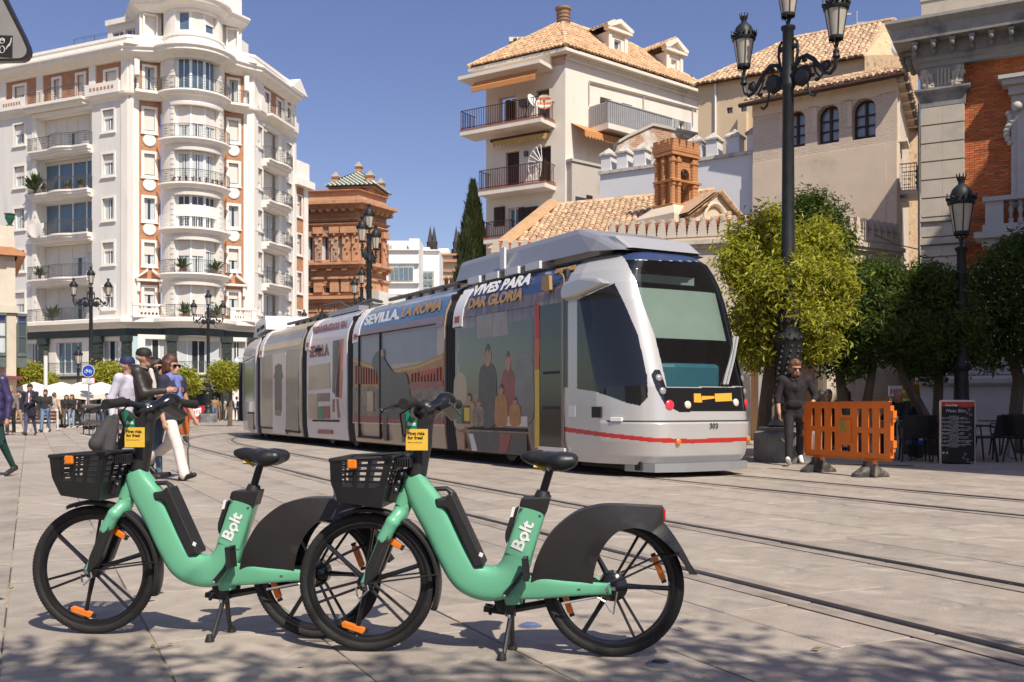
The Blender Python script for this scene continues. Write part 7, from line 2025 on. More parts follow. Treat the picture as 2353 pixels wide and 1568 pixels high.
g_=side_box('green_sign',1050,1082,932,974,M_GRNAD,.012);side_box('sign_print',1068,1080,937,968,mat('yellow_print',(0.60,0.45,0.06),0.5),.015);side_box('notice',1161,1213,957,980,M_WHITEAD,.012)
d_=MB();s0,s1=S(1291),S(1238);zt,zb=2.58,.32
dd=MB();dd.box(s0,s1,HWID-.5,HWID-.1,zb,zt);dd.build('door',M_GLASSW,tram)
b=MB();b.box(s0-.07,s0,HWID-.2,HWID+.012,zb-.05,zt+.05);b.box(s1,s1+.03,HWID-.2,HWID+.014,zb-.05,zt+.05);b.box(s0,s1,HWID-.2,HWID+.014,zt,zt+.06);b.build('door_frame',M_BROWNAD,tram)
dg=MB();dg.box(s0,s1,HWID-.01,HWID+.010,zb,zt);dg.build('door_glass',M_BLACKG,tram)
b=MB();b.box(s0+.05,s1-.15,HWID+.011,HWID+.016,.95,1.0);b.box(s0+.05,s1-.15,HWID+.011,HWID+.016,1.5,1.54);b.build('door_rail',M_RUB,tram)
for v0,v1,m in((700,780,M_TRED),(780,850,mat('door_edge_orange',(0.55,0.13,0.03),.4)),(850,1030,mat('door_edge_yellow',(0.62,0.42,0.06),0.4))):side_box('door_edge',1231,1241,v0,v1,m,.018)
side_box('door_sill',1240,1300,1028,1036,M_TWHITE,.03)
curved_band('livery_band',J1[1]+.02,J2[0]-.02,2.72,3.25,M_SKYAD);curved_band('livery_band',J1[1]+.02,J2[0]-.02,2.50,2.72,mat('mauve_advert_film',(0.25,0.185,0.20),0.3,var=0.1,scale=1),.009)
side_text('SEVILLA,',832,911,728,M_LETTER,.22,R(14),.03);side_text('LA ROMA',916,1008,708,M_GOLDLT,.22,R(18),.035)
prints=[([(895,790),(1475,690),(1480,940),(895,1000)],M_BLUEBK),([(895,925),(1050,985),(1180,1005),(1350,970),(1525,895),(1525,1105),(895,1135)],M_ORGAD),([(895,935),(1050,995),(1180,1015),(1350,980),(1525,908),(1525,925),(1350,998),(1180,1033),(1050,1012),(895,950)],mat('print_yellow',(0.48,0.30,0.07),.3)),([(895,1125),(1100,1135),(1525,1095),(1525,1350),(895,1335)],M_STONAD),([(895,1330),(1525,1345),(1525,1392),(895,1375)],M_REDAD),([(895,1375),(1525,1392),(1525,1400),(895,1382)],M_WHITEAD),([(1280,1110),(1525,1085),(1525,1125),(1280,1150)],M_REDAD),([(1040,1000),(1030,960),(1060,890),(1110,885),(1120,940),(1190,1035),(1275,1050),(1285,1325),(1085,1320),(1078,1080)],M_DARKAD),([(1108,1320),(1138,1320),(1135,1505),(1115,1505)],M_DARKAD),([(1235,1325),(1265,1325),(1262,1515),(1243,1515)],M_DARKAD),([(1095,875),(1112,870),(1115,915),(1098,915)],M_SKINAD),([(1000,1160),(1040,1160),(1045,1300),(1000,1300)],M_TANAD)]
for k,(pix,m)in enumerate(prints):side_poly('advert_print',[K(*p)for p in pix]if k not in(7,10)else crs([K(*p)for p in pix+pix[:1]],5)[:-1],m,.004+.003*k)
for k in range(9):
 x=910+k*18;side_poly('advert_print',[K(*p)for p in((x,1010-abs(k-9)*3),(x+9,1012-abs(k-9)*3),(x+9,1110),(x,1110))],M_REDAD,.031)
for k in range(10):
 x=1300+k*22;side_poly('advert_print',[K(*p)for p in((x,1040-k*5),(x+11,1037-k*5),(x+11,1095-k),(x,1097-k))],M_REDAD,.031)
for(x0,x1,y0,y1)in((938,1085,770,1478),):
 for a,b2 in(((x0,y0),(x0,y1)),((x1,y0-22),(x1,y1+5))):
  side_poly('door_seam',[K(a[0],a[1]),K(a[0]+5,a[1]),K(b2[0]+5,b2[1]),K(b2[0],b2[1])],M_RUB,.036)
side_poly('door_sill',[K(*p)for p in((930,1470),(1085,1482),(1085,1495),(930,1482))],M_RUB,.03)
side_poly('window_seam',[K(*p)for p in((920,776),(1475,688),(1475,692),(920,780))],M_RUB,.036)
curved_band('livery_band',J2[1]+.02,J3[0]-.02,2.85,3.25,mat('pale_blue_film',(0.36,0.40,0.48),0.25,coat=.4,var=.08));
M_PINKL=mat('rose_letter',(0.30,0.13,0.10),0.5)
side_text('BIENVENIDOS EN',712,790,752,M_PINKL,.17,R(10),.03);side_text('SEVILLA',712,756,806,M_PINKL,.28,0,.012)
for pix,m in(([(585,985),(730,960),(735,1140),(585,1155)],M_TANAD),([(583,1180),(645,1180),(645,1350),(583,1350)],M_TANAD),([(650,1175),(730,1172),(730,1230),(650,1232)],M_PURAD if False else M_STONAD),([(652,1268),(692,1265),(692,1352),(652,1352)],M_GRNAD),([(694,1265),(730,1263),(730,1350),(694,1350)],M_REDAD),([(755,810),(800,800),(780,1000),(765,1180),(750,1160)],M_DARKAD),([(800,800),(830,790),(812,1210),(795,1205)],mat('print_salmon',(0.50,0.16,0.10),.3)),([(790,830),(812,815),(800,1205),(770,1200),(772,1000)],M_PURAD),([(785,960),(800,900),(800,1205),(775,1195)],M_OLIVAD),([(752,1215),(765,1215),(762,1305),(752,1305)],M_PINKL),([(778,1215),(790,1215),(800,1345),(788,1345)],M_PINKL),([(648,1428),(745,1432),(745,1458),(648,1455)],M_PINKL)):
 side_poly('advert_print',[K(*p)for p in pix],m,.012)
side_poly('slot',[K(*p)for p in((612,1358),(795,1360),(795,1374),(612,1370))],M_RUB,.016);side_poly('slot',[K(*p)for p in((632,862),(680,855),(680,880),(632,886))],M_RUB,.02)
curved_band('livery_band',J3[1]+.02,J4[0]-.02,2.62,3.25,mat('gold_sheen_film',(0.40,0.33,0.23),0.22,metal=.3,var=.15,scale=.8,coat=.5))
for k,(pix,m)in enumerate((([(258,912),(340,898),(340,1415),(258,1408)],M_BROWNAD if False else mat('grey_door_film',(0.19,0.17,0.145),.25,var=.1,coat=.3)),([(430,880),(512,866),(512,1438),(430,1428)],_mats['grey_door_film']),([(336,905),(425,890),(425,1460),(336,1450)],M_WHITEAD),([(352,985),(375,968),(400,975),(402,1025),(410,1060),(400,1075),(400,1290),(350,1290),(350,1075),(340,1060),(352,1030)],M_DARKAD),([(352,1290),(398,1290),(392,1330),(355,1330)],M_STONAD),([(250,1405),(330,1412),(330,1422),(250,1416)],M_RUB),([(425,1430),(515,1442),(515,1452),(425,1440)],M_RUB))):
 side_poly('advert_print' if k not in(0,1,5,6)else('door' if k<2 else 'door_sill'),[K(*p)for p in pix],m,.006+.004*k)
M5=Matrix.Translation((J4[1],0,0))@Matrix.Rotation(R(-9.3),4,'Z')
b=MB();n=len(SECF);st_=[(0,1,1),(4.2,1,1),(4.9,.93,.985),(5.4,.72,.95),(5.6,.5,.9)]
for s,ky,kz in st_:b.v+=[(s,y*ky,.2+(z-.2)*kz)for y,z in SECF]
for q in range(len(st_)-1):b.f+=[(q*n+i,q*n+i+1,(q+1)*n+i+1,(q+1)*n+i)for i in range(n-1)]
b.f+=[tuple(range(n)),tuple(range(len(st_)*n-1,(len(st_)-1)*n-1,-1))];b.mi+=[0]*len(b.f)
b.build('car_body',M_WHITEAD,tram,M5,smooth=True,fix=True)
b=MB();b.box(.35,3.6,HWID-.02,HWID+.01,1.15,2.45);b.build('side_window',M_WGLASS,tram,M5)
b=MB();b.box(.1,4.1,HWID-.03,HWID+.008,2.5,2.52);b.build('window_seam',M_RUB,tram,M5)
b=MB();b.box(.5,2.2,HWID-.01,HWID+.012,.28,.75);b.build('skirt_panel',M_STONAD,tram,M5);b=MB();b.box(.4,2.3,HWID,HWID+.014,.76,.82);b.build('slot',M_RUB,tram,M5)
b=MB();b.box(4.3,4.42,HWID-.02,HWID+.1,.5,2.5);b.build('black_edge',M_RUB,tram,M5)
b=MB();b.ball((4.4,HWID+.16,2.55),.10,10,(.7,1,1.1));b.tube([(4.3,HWID-.05,2.7),(4.4,HWID+.2,2.65)],.03,5);b.build('mirror',M_TWHITE,tram,M5,smooth=True)
b=MB();b.prism([(-.2,3.32),(.1,3.75),(2.6,3.75),(3.6,3.32)],-.9,.95);b.build('roof_fairing',M_TANPL if False else M_TWHITE,tram,M5)
b=MB();b.box(.4,1.3,.945,.97,3.4,3.5);b.box(1.7,2.3,.945,.97,3.4,3.5);b.build('roof_slot',M_RUB,tram,M5)
b=MB();y1=.92
x0_=1.55
b.add([(.95,-.8,3.30),(.95,.8,3.30),(1.45,.88,3.56),(1.45,-.88,3.56),(2.1,-.85,3.78),(2.1,.85,3.78),(J1[0]+.6,-.85,3.76),(J1[0]+.6,.85,3.76),(J1[0]+.6,-.98,3.36),(J1[0]+.6,.98,3.36),(1.5,-.98,3.33),(1.5,.98,3.33)],[(0,1,2,3),(3,2,5,4),(4,5,7,6),(6,7,9,8),(1,11,2),(0,3,10),(2,11,5),(3,4,10),(5,11,9,7),(4,6,8,10)])
b.build('roof_fairing',M_SILVD,tram,bevel=.09,fix=True)
b=MB();b.add([(.90,-.70,3.33),(.90,.70,3.33),(1.25,.74,3.56),(1.25,-.74,3.56),(1.8,-.70,3.68),(1.8,.70,3.68),(1.9,.72,3.35),(1.9,-.72,3.35)],[(0,1,2,3),(3,2,5,4),(4,5,6,7),(1,6,5,2),(0,3,4,7)]);b.build('roof_hood',M_SILV,tram,bevel=.08,fix=True)
b=MB()
for s in(2.9,3.6,4.3,5.0):b.box(s,s+.45,.70,1.03,3.24,3.36)
b.box(1.6,J1[0],.5,.75,3.3,3.4);b.build('roof_vent',M_TWHITE,tram);b=MB();b.box(J1[0]-1.4,J1[0]-1.25,.96,1.0,3.38,3.75);b.build('fairing_seam',M_TWHITE,tram)
b=MB()
for s0,s1 in((J1[1]+.3,J2[0]-.3),(J2[1]+.3,J3[0]-.3),(J3[1]+.3,J4[0]-.3)):
 for y in(.5,-.5):b.tube([(s0,y,3.45),(s1,y,3.45)],.045,6)
 k=int((s1-s0)/.6)
 for i in range(k):b.box(s0+i*.6,s0+i*.6+.12,-.55,.55,3.30,3.46)
b.tube([(J2[1]+.2,.3,3.5),(J2[1]+.9,.25,3.62),(J2[1]+2.6,.1,3.60),(J3[0]-.3,0,3.52)],.04,6);b.tube([(J3[1]+.5,.6,3.42),(J3[1]+.2,.55,3.7),(J3[1]-.6,.4,3.72),(J3[1]-1.2,.3,3.5)],.03,6)
b.box(J3[1]+.3,J3[1]+1.2,-.5,.5,3.36,3.52);b.build('roof_equipment',M_IRON,tram,kind='stuff')
b=MB();b.box(J1[0]-1.2,J1[0]-.2,-.75,.75,3.30,3.42);b.box(J2[1]+.4,J3[0]-.4,-.8,.8,3.30,3.42);b.build('roof_pod',M_SILVD,tram)
wm=MB();wm.lathe([(.27,-.05),(.29,-.04),(.29,.0),(.26,.01),(.25,.06),(.09,.07),(.001,.09)],18,Matrix.Rotation(-PI/2,4,'X'));wme=wm.mesh('wheel',M_STEEL,True)
for c0,MM_ in((3.4,None),((J2[1]+J3[0])/2,None),(2.2,M5)):
 T=(MM_ or Matrix.Identity(4))@Matrix.Translation((c0,0,0))
 b=MB();b.box(-1.4,1.4,-1.0,1.0,.22,.5);b.box(-1.2,1.2,.80,.98,.16,.4);bo=b.build('bogie',M_RUB,tram,T)
 for sx in(-.85,.85):
  for sy in(-1,1):link_mesh('wheel',wme,bo,Matrix.Translation((sx,sy*.72,.29))@(Matrix.Identity(4)if sy>0 else Matrix.Rotation(PI,4,'Z')))
b=MB();b.box(.3,1.8,-.95,.95,.10,.22);b.box(1.8,J4[1],-1.1,1.05,.16,.3);b.build('underframe',M_RUB,tram)
b=MB();b.slab([(.10,-.85),(-.02,-.4),(-.02,.4),(.10,.85),(.6,1.0),(.6,-1.0)],.08,.2);b.build('lifeguard',M_SILVD,tram)
# ================================================================ the two shared electric bicycles
M_MINT=mat('mint_green_paint',(0.145,0.455,0.275),0.28,var=0.02,scale=2,coat=0.7)
M_BPLAS=mat('black_plastic',(0.020,0.020,0.021),0.42,var=0.15,scale=14,bump=0.05,bscale=300)
M_FPLAS=mat('black_fender_plastic',(0.022,0.021,0.021),0.36,var=0.2,scale=5,stain=((0.045,0.043,0.042),9,.62,.72))
M_BGLOS=mat('black_gloss',(0.012,0.012,0.013),0.16,var=0.1,coat=0.3)
M_TYRE=mat('tyre_rubber',(0.016,0.0155,0.015),0.75,var=0.2,scale=30,bump=0.3,bscale=120)
M_ORREF=mat('orange_reflector',(0.78,0.20,0.015),0.15,var=0.15,scale=90,coat=0.5)
M_REDREF=mat('red_reflector',(0.60,0.02,0.02),0.15,var=0.1)
M_CHROME=mat('bright_bolt',(0.65,0.65,0.64),0.25,metal=1.0,var=0.05)
M_SADL=mat('saddle_vinyl',(0.018,0.018,0.019),0.38,var=0.15,scale=20,bump=0.1,bscale=200)
def bx_(u):return(u-1132.5)/568.0
def bz_(v):return(1502.0-v)/568.0
def bp(u,v,y=0.0):return(bx_(u),y,bz_(v))
def c4(x,y):return(660.7+.4395*x,861.7+.4395*y)
def c5(x,y):return(1091.5+.3481*x,1005.3+.3481*y)
def c6(x,y):return(746.8+.1648*x,890.4+.1648*y)
bike=thing('electric_bicycle','mint green electric bicycle with black basket, standing nearer the camera on the right','bicycle',(-0.093,4.05,0),R(-5),'green electric bicycles on kickstands')
px_=1/568.0
def rtube(mb,pts,yw,n=28,p=3.2,y0=0.0):
 """boxy tube in the plane of the frame: pts of (u, v, in-plane half width px[, y centre]), yw half width across in metres"""
 vs=[];fs=[];k=len(pts)
 for i,q in enumerate(pts):
  a,b=pts[max(0,i-1)],pts[min(k-1,i+1)];dx,dz=(b[0]-a[0]),-(b[1]-a[1]);L=math.hypot(dx,dz);nx,nz=-dz/L,dx/L
  cx,cz=bx_(q[0]),bz_(q[1]);yc=q[3]if len(q)>3 else y0;w=yw if not callable(yw)else yw(i/(k-1))
  for j in range(n):
   t=2*PI*j/n;c,s=math.cos(t),math.sin(t);e=2/p;c=math.copysign(abs(c)**e,c);s=math.copysign(abs(s)**e,s)
   vs.append((cx+nx*c*q[2]*px_,yc+s*w,cz+nz*c*q[2]*px_))
 for i in range(k-1):
  for j in range(n):fs.append((i*n+j,i*n+(j+1)%n,(i+1)*n+(j+1)%n,(i+1)*n+j))
 fs+=[tuple(range(n)),tuple(range(k*n-1,(k-1)*n-1,-1))]
 mb.add(vs,fs)
b=MB()
rtube(b,crs([(957,1096,24),(968,1124,31),(990,1160,36),(1018.9,1213,36),(1051,1277,37),(1084,1324,39),(1128,1340,40),(1166,1333,40),(1190,1305,35),(1206,1258,32),(1220,1214,31)],10),.047)
rtube(b,crs([(1200,1275,31.5),(1218,1220,31),(1236,1166,30.5)],6),.0475,p=5)
rtube(b,crs([(963,1080,17),(947,1120,18),(930,1163,18)],4),.034,p=2.4)
for sy in(-1,1):rtube(b,crs([(1150,1345,30,sy*.018),(1230,1345,27,sy*.036),(1300,1345,19,sy*.056),(1360,1343,15,sy*.060),(1412,1343,13,sy*.062)],6),.014,p=3)
b.tube([bp(1188,1362),bp(1190,1386)],[.042,.036],16)
b.build('frame',M_MINT,bike,smooth=True,angle=50,fix=True,split=False)
fk=[(bp(934,1163),bp(922,1195),19*px_,18*px_,None,.01)]
for sy in(-1,1):
 fk+=[(bp(926,1180,sy*.012),bp(913,1200,sy*.048),16*px_,15*px_,None,.012),(bp(913,1200,sy*.048),bp(892,1238,sy*.05),16*px_,15*px_,None,.008),(bp(892,1238,sy*.05),bp(846,1340,sy*.055),12*px_,7*px_,None,.006)]
V,Q=field_mesh(fk,.005,.01);link_mesh('fork',np_mesh('fork',V,Q,M_MINT),bike)
b=MB()
for sy in(-1,1):
 pts=[c4(512,842),c4(570,858),c4(500,1040),c4(440,1100),c4(425,1098),c4(440,1010)]
 b.prism([(bx_(u),bz_(v))for u,v in pts],sy*.052-.022,sy*.052+.022)
b.build('fork_guard',M_FPLAS,bike,fix=True,bevel=.008)
st=[(bp(964,1088),bp(978,1020),24*px_,21*px_,None,.01),(bp(978,1020),bp(988,950),21*px_,17*px_,None,.01),(bp(986,960),bp(985,940),20*px_,22*px_,None,.01)]
V,Q=field_mesh(st,.005,.01);link_mesh('stem',np_mesh('stem',V,Q,M_BPLAS),bike)
b=MB()
for(x,y)in((622,515),(607,558),(592,600)):
 u,v=c4(x,y);b.lathe([(.008,-.004),(.008,.003),(.001,.006)],8,Matrix.Translation(bp(u,v,-.052))@Matrix.Rotation(PI/2,4,'X'))
b.build('bolt',M_CHROME,bike,kind='stuff')
b=MB();pts=[c4(640,492),c4(600,500),c4(545,665),c4(585,668)];b.prism([(bx_(u),bz_(v))for u,v in pts],-.05,.05);b.build('basket_bracket',M_BPLAS,bike,fix=True,bevel=.006)
bt=[c4(755,603),c4(768,590),c4(850,590),c4(878,597),c4(900,640),c4(1060,975),c4(1060,985),c4(1003,1005),c4(868,705),c4(850,690),c4(800,694),c4(775,672)]
hole=[c4(772,628),c4(783,612),c4(845,600),c4(852,610),c4(838,632),c4(790,645)]
bm_=MB();out=[(bx_(u),bz_(v))for u,v in bt[3:]];
body=[(bx_(u),bz_(v))for u,v in(c4(795,645),c4(850,640),c4(862,625),c4(888,612),c4(1058,975),c4(1060,985),c4(1003,1005),c4(868,705),c4(850,692),c4(805,690))]
bm_.prism(body,-.050,.050);bm_.build('battery',M_BPLAS,bike,fix=True,bevel=.012)
b=MB();b.tube([bp(*c4(800,668)),bp(*c4(772,645)),bp(*c4(762,610)),bp(*c4(780,600)),bp(*c4(850,596)),bp(*c4(875,615)),bp(*c4(880,640))],[.014,.014,.012,.010,.010,.014,.018],8,flat=1.0);b.build('battery_handle',M_BPLAS,bike,smooth=True)
cap=[(bx_(u),bz_(v))for u,v in(c5(322,446),c5(335,400),c5(350,388),c5(530,384),c5(497,498))]
b=MB();b.prism(cap,-.0485,.0485);b.build('seat_tube_cap',M_BPLAS,bike,fix=True,bevel=.012)
b=MB()
for(x,y)in((340,458),(460,502)):u,v=c5(x,y);b.lathe([(.006,0),(.005,.003),(.001,.004)],8,Matrix.Translation(bp(u,v,-.0475))@Matrix.Rotation(PI/2,4,'X'))
b.build('screw',M_CHROME,bike,kind='stuff')
cvr=[(bx_(u),bz_(v))for u,v in(c5(318,450),c5(275,480),c5(230,620),c5(228,660),c5(238,700),c5(285,560))]
b=MB();b.prism(cvr,-.035,.035);b.build('lock_cover',M_BPLAS,bike,fix=True,bevel=.01)
u0,v0=c5(478,350);u1,v1=c5(522,205)
b=MB();b.tube([bp(*c5(470,390)),bp(u0,v0)],[.034,.026],12);b.tube([bp(u0,v0),bp(u1,v1)],.0165,12);b.build('seatpost',M_BPLAS,bike,smooth=True)
sd=[(bp(1216,1049),bp(1262,1056),11*px_,17*px_,((0,0,1),1.15),.02)]
for sy in(-1,1):sd+=[(bp(1235,1052,sy*.01),bp(1300,1061,sy*.055),13*px_,19*px_,((0,0,1),1.15),.03),(bp(1298,1059,sy*.055),bp(1320,1057,sy*.06),21*px_,17*px_,((0,0,1),1.1),.03)]
sd+=[(bp(1280,1058),bp(1318,1060),18*px_,15*px_,None,.03)]
V,Q=field_mesh(sd,.005,.02);link_mesh('saddle',np_mesh('saddle',V,Q,M_SADL),bike)
b=MB();b.tube([bp(1272,1080,-.03),bp(1262,1072,-.03),bp(1300,1076,-.03)],.006,5);b.tube([bp(1272,1080,.03),bp(1262,1072,.03),bp(1300,1076,.03)],.006,5);b.build('saddle_rail',M_CHROME,bike)
b=MB();b.tube([bp(*c5(415,190),-.03),bp(*c5(460,195),-.025),bp(*c5(490,215),-.02)],.007,5);b.build('quick_release',mat('yellow_lever',(0.60,0.40,0.02),.5),bike)
def wheel(cx,cz,hub_r,spin):
 T=Matrix.Translation((cx,0,cz))
 RX=Matrix.Rotation(PI/2,4,'X')
 b=MB();n=72;prof=[]
 for i in range(13):a=2*PI*i/12;prof.append((.262+.0205*math.cos(a),.0215*math.sin(a)))
 b.lathe(prof[:-1]+[prof[0]],n,RX,cap=False)
 for i in range(120):
  a=2*PI*i/120
  for s in(-1,1):b.cbox((0,0,0),.004,.012,.006,Matrix.Rotation(a,4,'Y')@Matrix.Translation((.2784,s*.007,0)))
 w=b.build('wheel',M_TYRE,bike,T,smooth=True)
 b=MB();b.lathe([(.246,-.014),(.246,.014),(.236,.016),(.224,.011),(.219,0),(.224,-.011),(.236,-.016),(.246,-.014)],n,RX,cap=False);b.build('rim',M_BGLOS,w,smooth=True)
 b=MB()
 for k in range(6):
  a=spin+k*PI/3
  d=Vector((math.cos(a),0,math.sin(a)));s_=Vector((-math.sin(a),0,math.cos(a)))
  if k%2==0:b.tube([d*hub_r*.8,d*.12,d*.224],[.0125,.0095,.0105],8)
  else:
   for q in(-1,1):b.tube([d*hub_r*.8+s_*q*.012,d*.224+s_*q*.021],.0065,6)
 b.build('spokes',M_BGLOS,w,smooth=True)
 b=MB();b.lathe([(.012,-.055),(.018,-.05),(hub_r*.8,-.04),(hub_r,-.03),(hub_r,.03),(hub_r*.8,.04),(.012,.055)],24,RX);b.build('hub',M_BGLOS,w,smooth=True)
 b=MB();b.lathe([(.011,.055),(.011,.068),(.007,.075),(.001,.075)],8,RX);b.lathe([(.001,-.075),(.007,-.075),(.011,-.068),(.011,-.055)],8,RX);b.build('axle_nut',M_CHROME,w)
 return w
fw=wheel(bx_(848),.2825,.036,R(150)-R(12));rw=wheel(bx_(1416),.2825,.058,R(0)-R(2))
def reflector(w,a,r=.195):
 T=Matrix.Rotation(-a,4,'Y')@Matrix.Translation((r,0,0))@Matrix.Rotation(PI/2,4,'Y')
 b=MB();b.prism([(-.052,-.004),(-.044,-.012),(.044,-.012),(.052,-.004),(.044,.013),(-.044,.013)],-.012,.012);b.build('reflector',M_ORREF,w,T,bevel=.003,fix=True)
 b=MB();b.box(-.062,-.050,-.008,.008,-.010,.010);b.box(.050,.062,-.008,.008,-.010,.010);b.build('reflector_clip',M_BPLAS,w,T)
reflector(fw,R(60));reflector(fw,R(-107));reflector(rw,R(22));reflector(rw,R(200))
def fender_shell(nm,outer,inner,hw_,m,th=.004,parent=None):
 b=MB()
 for s in(-1,1):b.prism(outer+inner[::-1],s*hw_-th/2,s*hw_+th/2)
 n=len(outer)
 for i in range(n-1):
  (x0,z0),(x1,z1)=outer[i],outer[i+1]
  b.add([(x0,-hw_,z0),(x1,-hw_,z1),(x1,hw_,z1),(x0,hw_,z0)],[(0,1,2,3)])
  b.add([(x0,-hw_+.002,z0-.004),(x1,-hw_+.002,z1-.004),(x1,hw_-.002,z1-.004),(x0,hw_-.002,z0-.004)],[(3,2,1,0)])
 return b.build(nm,m,parent or bike,smooth=False)
oc_=[c5(*p)for p in((398,938),(430,800),(500,660),(580,568),(700,482),(830,442),(960,434),(1255,446),(1255,545),(1300,598),(1370,700),(1432,815),(1470,872))]
ic_=[c5(*p)for p in((802,938),(812,850),(842,755),(890,670),(960,602),(1040,577),(1090,577),(1130,585),(1175,600),(1220,630),(1310,710),(1385,800),(1420,866))]
of=[(bx_(u),bz_(v))for u,v in crs(oc_[:8],5)+crs(oc_[8:],5)];if_=[(bx_(u),bz_(v))for u,v in crs(ic_[:8],5)+crs(ic_[8:],5)]
b=MB()
for s in(-1,1):
 for i in range(len(of)-1):
  A_,B_2,C_,D_=of[i],of[i+1],if_[i+1],if_[i]
  yo,yi=s*.050,s*.072
  b.add([(A_[0],yo,A_[1]),(B_2[0],yo,B_2[1]),(C_[0],yi,C_[1]),(D_[0],yi,D_[1])],[(0,1,2,3)if s<0 else(3,2,1,0)])
for i in range(len(of)-1):
 A_,B_2=of[i],of[i+1];b.add([(A_[0],-.05,A_[1]),(A_[0],.05,A_[1]),(B_2[0],.05,B_2[1]),(B_2[0],-.05,B_2[1])],[(0,1,2,3)])
rf_=b.build('rear_fender',M_FPLAS,bike,fix=True,split=False)
so_=rf_.modifiers.new('thickness','SOLIDIFY');so_.thickness=.004;so_.offset=-1
u,v=c5(1260,497);b=MB();b.cbox(bp(u,v),.012,.07,.045);b.build('tail_light',M_REDREF,bike,bevel=.003)
b=MB();b.tube([bp(*c5(915,935),-.075),bp(*c5(1350,728),-.075)],.013,4,flat=.35);b.tube([bp(*c5(915,935),.075),bp(*c5(1350,728),.075)],.013,4,flat=.35);b.build('fender_stay',M_FPLAS,bike)
b=MB();cx,cz,r=bx_(848),.2825,.303;pf=[(-.036,-.016),(-.030,-.004),(-.015,0),(.015,0),(.030,-.004),(.036,-.016)];nf=40
for i in range(nf+1):
 a=R(112)-R(133)*i/nf
 for y,d in pf:b.v.append((cx+(r+d)*math.cos(a),y,cz+(r+d)*math.sin(a)))
for i in range(nf):
 for j in range(5):b.f.append((i*6+j,i*6+j+1,i*6+j+7,i*6+j+6));b.mi.append(0)
ff=b.build('front_fender',M_FPLAS,bike,smooth=True,split=False);so_=ff.modifiers.new('thickness','SOLIDIFY');so_.thickness=.004
b=MB();b.tube([bp(848,1341,-.062),(cx+.30*math.cos(R(8)),-.05,cz+.30*math.sin(R(8)))],.011,4,flat=.35);b.tube([bp(848,1341,.062),(cx+.30*math.cos(R(8)),.05,cz+.30*math.sin(R(8)))],.011,4,flat=.35);b.build('fender_stay',M_FPLAS,bike)
b=MB();b.tube([bp(*c4(440,1085),-.06),bp(*c4(450,1120),-.06),bp(*c4(400,1170),-.055),bp(*c4(385,1150),-.05),bp(*c4(380,1110),-.045)],.004,5);b.build('brake_cable',M_CHROME,bike)
bk=MB()
NU,NV=7,11
top0,top1,bot0,bot1=c6(172,995),c6(1000,955),c6(225,1530),c6(850,1620)
def bk_pt(s,t,side):
 """s along the side, t from the rim (0) down (1)"""
 if t<.62:a=c6(172-20*t,995+510*t);c=c6(1010-190*t,955+600*t)
 else:q=(t-.62)/.38;a=c6(160+95*q,1311+260*q);c=c6(892-60*q,1327+320*q)
 u,v=a[0]+(c[0]-a[0])*s,a[1]+(c[1]-a[1])*s
 hwid=.175-.045*t-.03*s*0
 return Vector((bx_(u)+.022,side*hwid,bz_(v)))
su=[0,.19,.385,.475,.625,.70,.90,1.0];tv=[0,.05,.13,.18,.27,.32,.41,.46,.54,.59,.68,.78,1.0]
holes_=set()
for j in(1,3,5,7,9):
 for i in(1,3,5):holes_.add((i,j))
def sheet(f,us,vs,skip,m,nm,kind=None):
 b=MB()
 for i in range(len(us)-1):
  for j in range(len(vs)-1):
   if(i,j)in skip:continue
   b.quad(f(us[i],vs[j]),f(us[i+1],vs[j]),f(us[i+1],vs[j+1]),f(us[i],vs[j+1]))
 return b
b=sheet(lambda s,t:bk_pt(s,t,-1),su,tv,holes_,None,None)
b2=sheet(lambda s,t:bk_pt(s,t,1),su,tv,holes_,None,None);b.add(b2.v,b2.f)
fv=[0,.12,.2,.8,.88,1]
def fr_pt(s,t):p,q=bk_pt(0,t,-1),bk_pt(0,t,1);return p.lerp(q,s)
def bk_back(s,t):p,q=bk_pt(1,t,-1),bk_pt(1,t,1);return p.lerp(q,s)
gsk={(i,j)for i in(1,3,5,7)for j in(1,3,5,7,9)}
su9=[0,.08,.26,.31,.48,.52,.69,.74,.92,1]
b2=sheet(fr_pt,su9,tv,gsk,None,None);b.add(b2.v,b2.f);b2=sheet(bk_back,su9,tv,gsk,None,None);b.add(b2.v,b2.f)
b.quad(bk_pt(0,1,-1),bk_pt(1,1,-1),bk_pt(1,1,1),bk_pt(0,1,1))
bo=b.build('basket',M_BPLAS,bike,split=False);so_=bo.modifiers.new('thickness','SOLIDIFY');so_.thickness=.006;so_.offset=0
rim=[bk_pt(s,0,-1)for s in(0,.5,1)]+[bk_pt(s,0,1)for s in(1,.5,0)];b=MB();b.tube(rim,.009,6,closed=True);b.build('basket_rim',M_BPLAS,bo)
p=Vector(bp(*c6(550,1045)));p.y=-.178;b=MB();b.cbox(p,.038,.016,.038);b.build('basket_reflector',M_ORREF,bo,bevel=.006)
u,v=c6(180,1460);b=MB();b.ball(bp(u,v+4,0),.03,10,(.5,1,1.2));b.build('headlight',M_LAMPC,bike,smooth=True)
b=MB()
for i in range(7):
 s=.02+i*.03;b.box(bx_(952)-.05+i*.010,bx_(952)-.048+i*.010+.003,-.10,.10,bz_(1075)+.005,bz_(1052))
b.build('basket_rib',M_BPLAS,bo,kind='stuff')
HBM=Matrix.Translation(bp(985,940))@Matrix.Rotation(R(-11),4,'Z')
def hb(x,y,z):return HBM@Vector((x,y,z))
b=MB();b.tube([hb(.03,-.30,.02),hb(.015,-.17,.03),hb(0,-.05,0.01),hb(0,.05,0.01),hb(.015,.17,.03),hb(.03,.30,.02)],.0135,10);b.build('handlebar',M_BPLAS,bike,smooth=True)
b=MB()
